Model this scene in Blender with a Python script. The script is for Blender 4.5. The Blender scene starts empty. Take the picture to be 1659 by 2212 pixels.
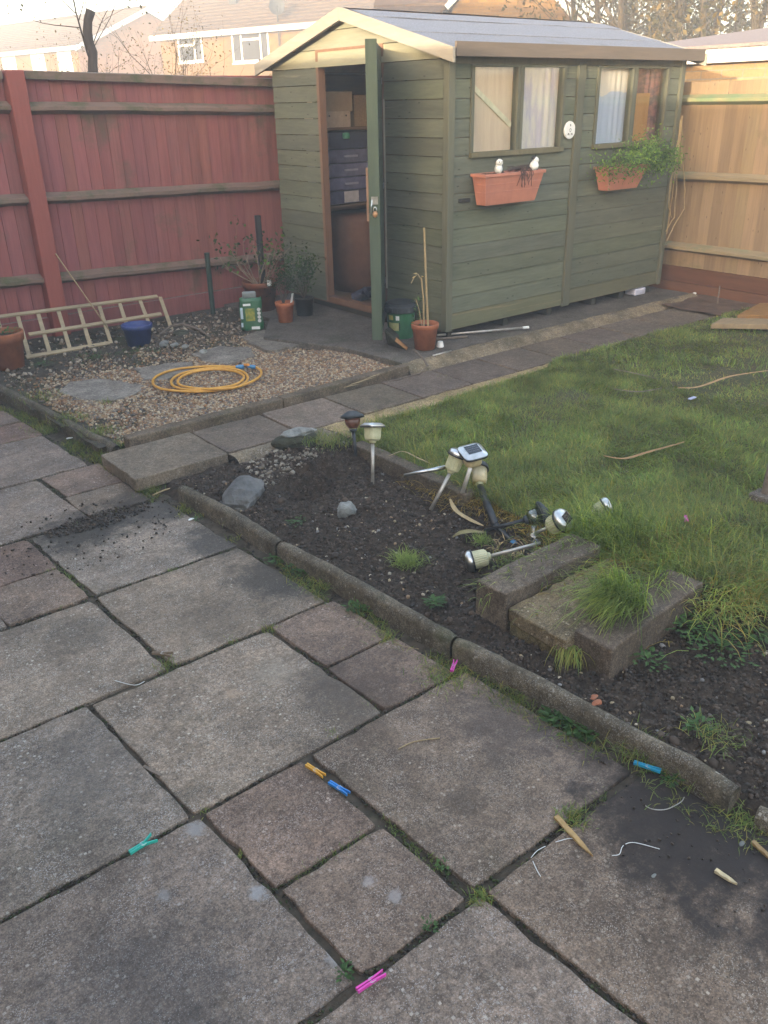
import bpy, math, random
import numpy as np
from mathutils import Vector, Matrix, noise
random.seed(7)
RNG = np.random.default_rng(7)
SC = bpy.context.scene
COL = SC.collection
R_ = math.radians

# ---------------------------------------------------------------- camera
PW, PH, FPX = 1659.0, 2212.0, 1830.0
CAM_H = 1.72
_dn = np.array([909 - PW/2, 4900 - PH/2, FPX]); _dn /= np.linalg.norm(_dn)
_up = -_dn
_vx = np.array([3375 - PW/2, 169.978 - PH/2, FPX]); _vx /= np.linalg.norm(_vx)
_vy = np.cross(_up, _vx)
RW = np.array([_vx, _vy, _up])              # camera (right, down, forward) -> world
cam_data = bpy.data.cameras.new('camera')
cam = bpy.data.objects.new('camera', cam_data); COL.objects.link(cam)
Mc = Matrix.Identity(4)
for i in range(3):
    Mc[i][0] = RW[i][0]; Mc[i][1] = -RW[i][1]; Mc[i][2] = -RW[i][2]
Mc[2][3] = CAM_H
cam.matrix_world = Mc
cam_data.sensor_fit = 'HORIZONTAL'; cam_data.sensor_width = 36.0
cam_data.lens = 36.0 * FPX / PW
cam_data.clip_start = 0.05; cam_data.clip_end = 2000
SC.camera = cam

# ---------------------------------------------------------------- sky, sun, exposure
SUN_EL, SUN_AZ = 7.0, 20.0                  # the light travels towards this azimuth (degrees from +X)
w = bpy.data.worlds.new('World'); SC.world = w; w.use_nodes = True
nt = w.node_tree; nt.nodes.clear()
sky = nt.nodes.new('ShaderNodeTexSky'); sky.sky_type = 'NISHITA'; sky.sun_disc = False
sky.sun_elevation = R_(SUN_EL)
sdx, sdy = -math.cos(R_(SUN_AZ)), -math.sin(R_(SUN_AZ))    # towards the sun
sky.sun_rotation = math.atan2(sdx, sdy)
sky.altitude = 50; sky.air_density = 0.8; sky.dust_density = 2.2; sky.ozone_density = 0.3
bg = nt.nodes.new('ShaderNodeBackground'); bg.inputs['Strength'].default_value = 0.15
out = nt.nodes.new('ShaderNodeOutputWorld')
nt.links.new(sky.outputs[0], bg.inputs[0]); nt.links.new(bg.outputs[0], out.inputs[0])
sl = bpy.data.lights.new('sun', 'SUN'); sl.energy = 2.1; sl.angle = R_(0.5); sl.color = (1.0, 0.85, 0.63)
so = bpy.data.objects.new('sun', sl); COL.objects.link(so)
so.rotation_euler = Vector((sdx*math.cos(R_(SUN_EL)), sdy*math.cos(R_(SUN_EL)), math.sin(R_(SUN_EL)))).to_track_quat('Z', 'Y').to_euler()
SC.view_settings.view_transform = 'Standard'; SC.view_settings.look = 'None'
SC.view_settings.gamma = 1.0; SC.view_settings.exposure = 3.3
SC.cycles.max_bounces = 6; SC.cycles.transparent_max_bounces = 12

# ---------------------------------------------------------------- photo pixel (1659 wide) -> world
def ray(px, py):
    return RW @ np.array([px - PW/2, py - PH/2, FPX])
def G(px, py, z=0.0):
    r = ray(px, py); t = (z - CAM_H) / r[2]; return Vector((r[0]*t, r[1]*t, z))
def PX(px, py, X):
    r = ray(px, py); t = X / r[0]; return Vector((X, r[1]*t, r[2]*t + CAM_H))
def PY(px, py, Y):
    r = ray(px, py); t = Y / r[1]; return Vector((r[0]*t, Y, r[2]*t + CAM_H))
def PD(px, py, P):
    """point on the pixel's ray nearest in plan to the distance of P"""
    r = ray(px, py); t = math.hypot(P[0], P[1]) / math.hypot(r[0], r[1]); return Vector((r[0]*t, r[1]*t, r[2]*t + CAM_H))
def PP(px, py, P0, n):
    r = Vector(ray(px, py)); o = Vector((0, 0, CAM_H)); t = (P0 - o).dot(n) / r.dot(n); return o + r*t

# ---------------------------------------------------------------- objects
def tag(o, label=None, cat=None, group=None, kind=None):
    if label: o['label'] = label
    if cat: o['category'] = cat
    if group: o['group'] = group
    if kind: o['kind'] = kind
    return o
def thing(name, label, cat, loc=(0, 0, 0), group=None, M=None):
    o = bpy.data.objects.new(name, None); COL.objects.link(o); o.empty_display_size = 0.05
    if M is not None: o.matrix_world = M
    else: o.location = loc
    return tag(o, label, cat, group)
ICO_V = None
def ico(sub):
    import bmesh
    bm = bmesh.new(); bmesh.ops.create_icosphere(bm, subdivisions=sub, radius=1.0)
    v = np.array([x.co[:] for x in bm.verts]); f = np.array([[q.index for q in x.verts] for x in bm.faces]); bm.free()
    return v, f
ICO1 = ico(1); ICO2 = ico(2); ICO3 = ico(3)
def frame(p0, p1, roll=0.0):
    """matrix whose +Z runs from p0 to p1, origin p0"""
    d = (Vector(p1) - Vector(p0)).normalized()
    q = d.to_track_quat('Z', 'Y')
    return Matrix.Translation(p0) @ q.to_matrix().to_4x4() @ Matrix.Rotation(roll, 4, 'Z')

class MB:
    def __init__(s): s.v = []; s.f = []; s.t = []; s.m = []
    def add(s, vs, fs, t=(1, 1, 1), m=0, M=None):
        if not isinstance(t, (tuple, list)): t = (t, t, t)
        b = len(s.v)
        for p in vs:
            p = Vector(p)
            if M is not None: p = M @ p
            s.v.append((p.x, p.y, p.z))
        for f in fs:
            s.f.append([b + i for i in f]); s.t.append(t); s.m.append(m)
        return s
    def box(s, x0, x1, y0, y1, z0, z1, t=1, m=0, M=None):
        vs = [(x0,y0,z0),(x1,y0,z0),(x1,y1,z0),(x0,y1,z0),(x0,y0,z1),(x1,y0,z1),(x1,y1,z1),(x0,y1,z1)]
        return s.add(vs, [(0,3,2,1),(4,5,6,7),(0,1,5,4),(1,2,6,5),(2,3,7,6),(3,0,4,7)], t, m, M)
    def bar(s, p0, p1, w, h, t=1, m=0, up=(0,0,1)):
        """rectangular bar from p0 to p1, w sideways, h along up"""
        p0 = Vector(p0); p1 = Vector(p1); d = (p1-p0); L = d.length; d.normalize()
        sd = d.cross(Vector(up)).normalized(); u = sd.cross(d)
        M = Matrix(((sd.x, d.x, u.x, p0.x), (sd.y, d.y, u.y, p0.y), (sd.z, d.z, u.z, p0.z), (0,0,0,1)))
        return s.box(-w/2, w/2, 0, L, -h/2, h/2, t, m, M)
    def prism(s, poly, z0, z1, t=1, m=0, M=None):
        n = len(poly)
        vs = [(p[0], p[1], z0) for p in poly] + [(p[0], p[1], z1) for p in poly]
        fs = [tuple(range(n-1, -1, -1)), tuple(range(n, 2*n))] + [(i, (i+1) % n, n+(i+1) % n, n+i) for i in range(n)]
        return s.add(vs, fs, t, m, M)
    def hexa(s, a, b, t=1, m=0):
        """a: 4 points, b: the 4 matching points"""
        return s.add(list(a)+list(b), [(0,3,2,1),(4,5,6,7),(0,1,5,4),(1,2,6,5),(2,3,7,6),(3,0,4,7)], t, m)
    def tube(s, pts, rad, n=8, t=1, m=0, caps=True, sq=None):
        pts = [Vector(p) for p in pts]; k = len(pts)
        if not isinstance(rad, (list, tuple)): rad = [rad]*k
        vs = []; prev = None
        for i, p in enumerate(pts):
            d = (pts[min(i+1, k-1)] - pts[max(i-1, 0)])
            if d.length < 1e-9: d = Vector((0,0,1))
            d.normalize()
            if prev is None:
                a = d.orthogonal().normalized()
            else:
                a = (prev - d*prev.dot(d))
                a = a.normalized() if a.length > 1e-6 else d.orthogonal().normalized()
            prev = a; b = d.cross(a)
            for j in range(n):
                an = 2*math.pi*j/n
                vs.append(p + (a*math.cos(an) + b*math.sin(an)*(sq or 1))*rad[i])
        fs = [(i*n+j, i*n+(j+1) % n, (i+1)*n+(j+1) % n, (i+1)*n+j) for i in range(k-1) for j in range(n)]
        if caps: fs += [tuple(range(n-1, -1, -1)), tuple(range((k-1)*n, k*n))]
        return s.add(vs, fs, t, m)
    def lathe(s, prof, n=24, t=1, m=0, M=None, square=0.0, fl=0.0):
        vs = []
        for r, z in prof:
            for j in range(n):
                a = 2*math.pi*(j+0.5*(square > 0))/n
                rr = r
                if square > 0:      # superellipse towards a rounded square
                    e = 2 + square
                    rr = r / ((abs(math.cos(a))**e + abs(math.sin(a))**e)**(1/e))
                if fl and j % 2: rr *= (1 - fl)
                vs.append((rr*math.cos(a), rr*math.sin(a), z))
        k = len(prof)
        fs = [(i*n+j, i*n+(j+1) % n, (i+1)*n+(j+1) % n, (i+1)*n+j) for i in range(k-1) for j in range(n)]
        if prof[0][0] > 1e-4: fs.append(tuple(range(n-1, -1, -1)))
        if prof[-1][0] > 1e-4: fs.append(tuple(range((k-1)*n, k*n)))
        return s.add(vs, fs, t, m, M)
    def stone(s, c, r, sub=1, amp=0.25, t=1, m=0, seed=None, fq=1.1, ang=0.0):
        V, F = (ICO1, ICO2, ICO3)[sub-1] if sub <= 3 else ICO3
        seed = random.random()*100 if seed is None else seed
        if not isinstance(r, (tuple, list)): r = (r, r, r)
        vs = []
        for p in V:
            q = Vector(p); nn = noise.noise(q*fq + Vector((seed, seed*1.7, -seed)))
            n2 = noise.noise(q*fq*3 + Vector((-seed, seed, seed)))*0.35
            d = 1 + amp*(nn + n2)*1.5
            x, y, z = q.x*d*r[0], q.y*d*r[1], q.z*d*r[2]
            ca, sa = math.cos(ang), math.sin(ang)
            vs.append((c[0]+x*ca-y*sa, c[1]+x*sa+y*ca, c[2]+z))
        return s.add(vs, [tuple(f) for f in F], t, m)
    def leaf(s, p, d, n, L, W, t=1, m=0, bend=0.15):
        p = Vector(p); d = Vector(d).normalized(); n = Vector(n)
        sd = d.cross(n)
        if sd.length < 1e-4: sd = d.orthogonal()
        sd.normalize(); nn = sd.cross(d)
        a = p; b = p + d*L*0.45 + sd*W/2 - nn*L*bend*0.2; c = p + d*L - nn*L*bend; e = p + d*L*0.45 - sd*W/2 - nn*L*bend*0.2
        return s.add([a, b, c, e], [(0,1,2), (0,2,3)], t, m)
    def build(s, name, mats, parent=None, local=False, smooth=False, bevel=0.0, segs=2):
        me = bpy.data.meshes.new(name)
        v = s.v
        if parent is not None and not local:
            o = parent.matrix_world.inverted() if False else Matrix.Translation(-Vector(parent.location))
            L = parent.location; v = [(x-L.x, y-L.y, z-L.z) for x, y, z in v]
        me.from_pydata(v, [], s.f)
        if not isinstance(mats, (list, tuple)): mats = [mats]
        for q in mats: me.materials.append(q)
        if len(mats) > 1: me.polygons.foreach_set('material_index', s.m)
        at = me.color_attributes.new('tint', 'FLOAT_COLOR', 'CORNER')
        arr = np.ones((len(me.loops), 4), dtype=np.float32)
        cnt = np.array([len(f) for f in s.f]); arr[:, :3] = np.repeat(np.array(s.t, dtype=np.float32), cnt, axis=0)
        at.data.foreach_set('color', arr.ravel())
        if smooth: me.polygons.foreach_set('use_smooth', [True]*len(me.polygons))
        me.validate(); me.update()
        o = bpy.data.objects.new(name, me); COL.objects.link(o)
        if parent is not None: o.parent = parent
        if bevel > 0:
            b = o.modifiers.new('bevel', 'BEVEL'); b.width = bevel; b.segments = segs; b.limit_method = 'ANGLE'; b.angle_limit = R_(40)
            b.harden_normals = False
        return o

def mass(name, V, F, T, mat, smooth=False, parent=None):
    """V (n,3) verts, F (m,3) triangles, T (m,3) colour per face - quick numpy mesh"""
    me = bpy.data.meshes.new(name)
    n, m = len(V), len(F)
    me.vertices.add(n); me.vertices.foreach_set('co', np.asarray(V, dtype=np.float32).ravel())
    me.loops.add(m*3); me.loops.foreach_set('vertex_index', np.asarray(F, dtype=np.int32).ravel())
    me.polygons.add(m); me.polygons.foreach_set('loop_start', np.arange(0, m*3, 3, dtype=np.int32))
    me.polygons.foreach_set('loop_total', np.full(m, 3, dtype=np.int32))
    me.materials.append(mat)
    me.update(calc_edges=True)
    at = me.color_attributes.new('tint', 'FLOAT_COLOR', 'CORNER')
    arr = np.ones((m*3, 4), dtype=np.float32); arr[:, :3] = np.repeat(np.asarray(T, dtype=np.float32), 3, axis=0)
    at.data.foreach_set('color', arr.ravel())
    if smooth: me.polygons.foreach_set('use_smooth', [True]*m)
    o = bpy.data.objects.new(name, me); COL.objects.link(o)
    if parent is not None: o.parent = parent
    return o

def scatter_stones(name, P, rad, T, mat, flat=0.6, smooth=False):
    """P (n,3), rad (n,), T (n,3)"""
    V, F = ICO1; n = len(P)
    ang = RNG.uniform(0, 6.28, n); ca, sa = np.cos(ang), np.sin(ang)
    sx = RNG.uniform(0.8, 1.35, n); sy = RNG.uniform(0.6, 1.0, n); sz = RNG.uniform(0.45, 1.0, n)*flat/0.6
    jit = 1 + RNG.uniform(-0.22, 0.22, (n, len(V), 1))
    X = V[None, :, :]*jit
    x = X[..., 0]*sx[:, None]; y = X[..., 1]*sy[:, None]; z = X[..., 2]*sz[:, None]
    tl = RNG.uniform(-0.5, 0.5, n); ct, st = np.cos(tl), np.sin(tl)
    x, z = x*ct[:, None] - z*st[:, None], x*st[:, None] + z*ct[:, None]
    Q = np.stack([x*ca[:, None]-y*sa[:, None], x*sa[:, None]+y*ca[:, None], z], -1)*rad[:, None, None] + P[:, None, :]
    FF = (F[None] + (np.arange(n)*len(V))[:, None, None]).reshape(-1, 3)
    return mass(name, Q.reshape(-1, 3), FF, np.repeat(T, len(F), axis=0), mat, smooth)

def blades(P, L, W, az, lean, T, curl=0.5):
    """grass blades: returns V, F, T arrays"""
    n = len(P)
    d = np.stack([np.cos(az), np.sin(az), np.zeros(n)], -1); s = np.stack([-np.sin(az), np.cos(az), np.zeros(n)], -1)
    up = np.array([0, 0, 1.0])
    l1 = lean[:, None]; l2 = (lean + curl)[:, None]; l3 = (lean + 2*curl)[:, None]
    a = P; b = a + (up*np.cos(l1)+d*np.sin(l1))*(L*0.38)[:, None]; c = b + (up*np.cos(l2)+d*np.sin(l2))*(L*0.34)[:, None]
    e = c + (up*np.cos(l3)+d*np.sin(l3))*(L*0.28)[:, None]
    w = W[:, None]
    V = np.stack([a-s*w/2, a+s*w/2, b-s*w*0.45, b+s*w*0.45, c-s*w*0.33, c+s*w*0.33, e], 1)
    F = np.array([[0,1,3],[0,3,2],[2,3,5],[2,5,4],[4,5,6]])
    FF = (F[None] + (np.arange(n)*7)[:, None, None]).reshape(-1, 3)
    return V.reshape(-1, 3), FF, np.repeat(T, 5, axis=0)

def inpoly(x, y, poly):
    r = np.zeros(len(x), bool); n = len(poly); j = n-1
    for i in range(n):
        xi, yi = poly[i][0], poly[i][1]; xj, yj = poly[j][0], poly[j][1]
        c = ((yi > y) != (yj > y)) & (x < (xj-xi)*(y-yi)/((yj-yi) if abs(yj-yi) > 1e-9 else 1e-9)+xi)
        r ^= c; j = i
    return r
def fnoise(x, y, s, seed=0.0, octv=3):
    """smooth value noise, vectorised"""
    out = np.zeros_like(x); amp = 1.0; tot = 0
    for o in range(octv):
        X = x*s+seed; Y = y*s-seed*0.7; xi = np.floor(X); yi = np.floor(Y); fx = X-xi; fy = Y-yi
        fx = fx*fx*(3-2*fx); fy = fy*fy*(3-2*fy)
        h = lambda a, b: (np.sin(a*127.1+b*311.7+o*17.3)*43758.5453) % 1.0
        v = (h(xi, yi)*(1-fx)+h(xi+1, yi)*fx)*(1-fy) + (h(xi, yi+1)*(1-fx)+h(xi+1, yi+1)*fx)*fy
        out += v*amp; tot += amp; amp *= 0.5; s *= 2.03
    return out/tot

# ---------------------------------------------------------------- materials
class NT:
    def __init__(s, name):
        s.mat = bpy.data.materials.new(name); s.mat.use_nodes = True
        s.t = s.mat.node_tree; s.b = s.t.nodes['Principled BSDF']
        s.geo = s.t.nodes.new('ShaderNodeNewGeometry').outputs['Position']
        s.obj = s.t.nodes.new('ShaderNodeTexCoord').outputs['Object']
    def n(s, ty, **kw):
        nd = s.t.nodes.new(ty)
        for k, v in kw.items(): setattr(nd, k, v)
        return nd
    def link(s, a, b): s.t.links.new(a, b)
    def mapv(s, src, sc):
        m = s.n('ShaderNodeMapping'); m.inputs['Scale'].default_value = sc; s.link(src, m.inputs[0]); return m.outputs[0]
    def noise(s, src, scale, detail=5, rough=0.6, dist=0):
        x = s.n('ShaderNodeTexNoise'); s.link(src, x.inputs['Vector']); x.inputs['Scale'].default_value = scale
        x.inputs['Detail'].default_value = detail; x.inputs['Roughness'].default_value = rough; x.inputs['Distortion'].default_value = dist
        return x.outputs['Fac']
    def ramp(s, fac, stops, interp='LINEAR'):
        r = s.n('ShaderNodeValToRGB'); r.color_ramp.interpolation = interp
        e = r.color_ramp.elements
        while len(e) < len(stops): e.new(0.5)
        for i, (p, c) in enumerate(stops):
            e[i].position = p
            if not isinstance(c, (tuple, list)): c = (c, c, c)
            e[i].color = (c[0], c[1], c[2], 1)
        s.link(fac, r.inputs[0]); return r.outputs[0]
    def mix(s, fac, a, b, mode='MIX'):
        x = s.n('ShaderNodeMix', data_type='RGBA', blend_type=mode)
        if isinstance(fac, (int, float)): x.inputs[0].default_value = fac
        else: s.link(fac, x.inputs[0])
        for k, q in ((6, a), (7, b)):
            if isinstance(q, (tuple, list)): x.inputs[k].default_value = (q[0], q[1], q[2], 1)
            else: s.link(q, x.inputs[k])
        return x.outputs[2]
    def math(s, op, a, b=0.0, clamp=False):
        x = s.n('ShaderNodeMath', operation=op); x.use_clamp = clamp
        for k, q in ((0, a), (1, b)):
            if isinstance(q, (int, float)): x.inputs[k].default_value = q
            else: s.link(q, x.inputs[k])
        return x.outputs[0]
    def tint(s):
        a = s.n('ShaderNodeAttribute'); a.attribute_name = 'tint'; return a.outputs['Color']
    def dist(s, P):
        x = s.n('ShaderNodeVectorMath', operation='DISTANCE'); s.link(s.geo, x.inputs[0]); x.inputs[1].default_value = P; return x.outputs['Value']
    def bump(s, h, strength=0.5, dist=0.005):
        b = s.n('ShaderNodeBump'); b.inputs['Strength'].default_value = strength; b.inputs['Distance'].default_value = dist
        s.link(h, b.inputs['Height']); s.link(b.outputs[0], s.b.inputs['Normal']); return b
    def done(s, col, rough=0.8, spec=0.3, metal=0.0):
        if isinstance(col, (tuple, list)): s.b.inputs['Base Color'].default_value = (*col, 1)
        else: s.link(col, s.b.inputs['Base Color'])
        if isinstance(rough, (int, float)): s.b.inputs['Roughness'].default_value = rough
        else: s.link(rough, s.b.inputs['Roughness'])
        s.b.inputs['Specular IOR Level'].default_value = spec; s.b.inputs['Metallic'].default_value = metal
        return s.mat

def m_plain(name, c0, c1=None, scale=20, rough=0.7, spec=0.3, metal=0.0, bump=0.2, bd=0.002, stretch=None, obj=True, dirt=None, lo=0.35, hi=0.65):
    s = NT(name); c1 = c1 or tuple(q*0.75 for q in c0)
    src = s.obj if obj else s.geo
    if stretch: src = s.mapv(src, stretch)
    f = s.noise(src, scale, 6, 0.65)
    col = s.ramp(f, [(lo, c1), (hi, c0)])
    if dirt:
        f2 = s.noise(s.geo, dirt[1], 5, 0.7); col = s.mix(s.ramp(f2, [(dirt[2], 0.0), (dirt[2]+0.15, 1.0)]), col, dirt[0])
    col = s.mix(1.0, col, s.tint(), 'MULTIPLY')
    if bump: s.bump(s.noise(src, scale*2.5, 6, 0.7), bump, bd)
    return s.done(col, rough, spec, metal)

def m_wood(name, c0, c1, grain=(1, 1, 1), scale=6, rough=0.8, moss=None, knots=None, wear=None, bump=0.35):
    """grain: mapping scale; small value runs along the board"""
    s = NT(name); src = s.mapv(s.geo, grain)
    f = s.noise(src, scale, 8, 0.7, 0.4); g = s.noise(src, scale*5, 4, 0.6)
    col = s.ramp(s.math('ADD', s.math('MULTIPLY', f, 0.7), s.math('MULTIPLY', g, 0.3)), [(0.32, c1), (0.66, c0)])
    if knots:
        v = s.n('ShaderNodeTexVoronoi'); s.link(s.mapv(s.geo, knots), v.inputs['Vector']); v.inputs['Scale'].default_value = 3.2
        col = s.mix(s.ramp(v.outputs['Distance'], [(0.05, 0.95), (0.11, 0.0)]), col, tuple(q*0.35 for q in c1))
    if moss:
        f2 = s.noise(s.geo, moss[1], 6, 0.7)
        col = s.mix(s.ramp(f2, [(moss[2], 0.0), (moss[2]+0.16, 0.85)]), col, moss[0])
    if wear:
        f3 = s.noise(s.mapv(s.geo, (grain[0]*0.6, grain[1]*0.6, grain[2]*1.6)), wear[1], 8, 0.75)
        col = s.mix(s.ramp(f3, [(wear[2], 0.0), (wear[2]+0.06, 0.8)]), col, wear[0])
    col = s.mix(1.0, col, s.tint(), 'MULTIPLY')
    s.bump(s.math('ADD', f, s.math('MULTIPLY', g, 0.6)), bump, 0.004)
    return s.done(col, rough, 0.25)

def m_slab(name, c0, c1, fleck=0.5, scale=1.0, moss=0.0, wet=(), pale=()):
    """exposed aggregate concrete"""
    s = NT(name)
    big = s.noise(s.geo, 2.2*scale, 6, 0.65); fine = s.noise(s.geo, 60, 6, 0.75); mid = s.noise(s.geo, 14, 6, 0.7)
    col = s.ramp(big, [(0.35, c1), (0.68, c0)])
    col = s.mix(0.8, col, s.ramp(fine, [(0.30, 0.28), (0.52, 0.95), (0.72, 1.5)]), 'MULTIPLY')
    col = s.mix(0.7, col, s.ramp(mid, [(0.3, 0.5), (0.68, 1.3)]), 'MULTIPLY')
    col = s.mix(0.75, col, s.ramp(s.noise(s.geo, 190, 4, 0.8), [(0.34, 0.35), (0.5, 0.95), (0.66, 1.9)]), 'MULTIPLY')
    st_ = s.noise(s.geo, 4.6, 8, 0.78, 0.6)
    col = s.mix(s.ramp(st_, [(0.54, 0.0), (0.66, 0.5)]), col, (0.055, 0.043, 0.034))
    st2 = s.noise(s.geo, 26, 6, 0.8, 0.3)
    col = s.mix(s.ramp(st2, [(0.60, 0.0), (0.70, 0.55)]), col, (0.06, 0.048, 0.04))
    h = fine
    for k, (vs, th, cc) in enumerate(((190, 0.34, (0.52, 0.48, 0.42)), (95, 0.10, (0.50, 0.45, 0.38)), (120, 0.16, (0.05, 0.045, 0.04)), (290, 0.42, (0.46, 0.43, 0.40)))):
        v = s.n('ShaderNodeTexVoronoi'); s.link(s.geo, v.inputs['Vector']); v.inputs['Scale'].default_value = vs; v.inputs['Randomness'].default_value = 1.0; v.distance = 'CHEBYCHEV' if k % 2 else 'MANHATTAN'
        sep = s.n('ShaderNodeSeparateColor'); s.link(v.outputs['Color'], sep.inputs[0])
        keep = s.math('LESS_THAN', sep.outputs[0], th); near = s.ramp(v.outputs['Distance'], [(0.25, 1.0), (0.42, 0.0)])
        msk = s.math('MULTIPLY', s.math('MULTIPLY', s.math('MULTIPLY', keep, near), fleck), s.ramp(s.noise(s.geo, 5.5+k, 5, 0.7), [(0.40, 0.05), (0.60, 1.0)]))
        cc2 = s.mix(sep.outputs[1], cc, tuple(q*0.55 for q in cc))
        col = s.mix(msk, col, cc2)
        if k == 0: h = s.math('ADD', h, s.math('MULTIPLY', msk, 0.5))
    if moss:
        f2 = s.noise(s.geo, 3.1, 7, 0.75); col = s.mix(s.ramp(f2, [(0.55, 0.0), (0.72, moss)]), col, (0.045, 0.05, 0.018))
    for (P, r, amt, c) in wet:          # damp or muddy stains with a ragged edge
        d = s.dist(P); nz = s.noise(s.geo, 11, 8, 0.72)
        dd = s.math('ADD', d, s.math('MULTIPLY', s.math('SUBTRACT', nz, 0.5), r*1.9))
        col = s.mix(s.math('MULTIPLY', s.ramp(s.math('DIVIDE', dd, r), [(0.50, 1.0), (1.0, 0.0)]), amt), col, c)
    for (P, r, amt, c) in pale:
        d = s.dist(P); nz = s.noise(s.geo, 42, 8, 0.8)
        dd = s.math('ADD', d, s.math('MULTIPLY', s.math('SUBTRACT', nz, 0.5), r*3.2))
        col = s.mix(s.math('MULTIPLY', s.ramp(s.math('DIVIDE', dd, r), [(0.45, 1.0), (1.0, 0.0)]), amt), col, c)
    col = s.mix(1.0, col, s.tint(), 'MULTIPLY')
    s.bump(h, 0.6, 0.004)
    return s.done(col, 0.85, 0.3)

def m_brick(name, c0, c1, mortar, scale=1.0, axes=(0, 2)):
    s = NT(name)
    sp = s.n('ShaderNodeSeparateXYZ'); s.link(s.obj, sp.inputs[0]); cb = s.n('ShaderNodeCombineXYZ')
    s.link(sp.outputs[axes[0]], cb.inputs[0]); s.link(sp.outputs[axes[1]], cb.inputs[1])
    b = s.n('ShaderNodeTexBrick'); s.link(cb.outputs[0], b.inputs['Vector'])
    b.inputs['Scale'].default_value = 1.0; b.inputs['Brick Width'].default_value = 0.225*scale; b.inputs['Row Height'].default_value = 0.075*scale
    b.inputs['Mortar Size'].default_value = 0.006*scale; b.inputs['Color1'].default_value = (*c0, 1); b.inputs['Color2'].default_value = (*c1, 1); b.inputs['Mortar'].default_value = (*mortar, 1)
    col = s.mix(0.6, b.outputs['Color'], s.ramp(s.noise(s.geo, 1.7, 6, 0.7), [(0.3, 0.7), (0.7, 1.25)]), 'MULTIPLY')
    col = s.mix(0.5, col, s.ramp(s.noise(s.geo, 45, 5, 0.7), [(0.3, 0.7), (0.7, 1.2)]), 'MULTIPLY')
    col = s.mix(1.0, col, s.tint(), 'MULTIPLY')
    s.bump(s.math('SUBTRACT', 1.0, b.outputs['Fac']), 0.6, 0.01)
    return s.done(col, 0.9, 0.2)

def m_leaf(name, c, var=0.4, trans=0.3, rough=0.55, obj=False):
    s = NT(name)
    col = s.mix(1.0, s.ramp(s.noise(s.geo, 5, 4, 0.6), [(0.3, tuple(q*(1-var) for q in c)), (0.7, tuple(min(1, q*(1+var)) for q in c))]), s.tint(), 'MULTIPLY')
    s.done(col, rough, 0.3)
    tr = s.n('ShaderNodeBsdfTranslucent'); s.link(col, tr.inputs[0])
    mx = s.n('ShaderNodeMixShader'); mx.inputs[0].default_value = trans
    s.link(s.b.outputs[0], mx.inputs[1]); s.link(tr.outputs[0], mx.inputs[2])
    s.link(mx.outputs[0], s.t.nodes['Material Output'].inputs['Surface'])
    return s.mat

def m_glass(name, tintc=(0.9, 0.92, 0.92), refl=0.16):
    s = NT(name); s.t.nodes.remove(s.b)
    tr = s.n('ShaderNodeBsdfTransparent'); tr.inputs[0].default_value = (*tintc, 1)
    gl = s.n('ShaderNodeBsdfGlossy'); gl.inputs['Roughness'].default_value = 0.06
    lw = s.n('ShaderNodeLayerWeight'); lw.inputs[0].default_value = 0.5
    ad = s.math('ADD', s.math('MULTIPLY', s.math('POWER', lw.outputs['Facing'], 4.0), 0.6), refl*0.4, True)
    mx = s.n('ShaderNodeMixShader'); s.link(ad, mx.inputs[0]); s.link(tr.outputs[0], mx.inputs[1]); s.link(gl.outputs[0], mx.inputs[2])
    s.link(mx.outputs[0], s.t.nodes['Material Output'].inputs['Surface'])
    return s.mat

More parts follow.
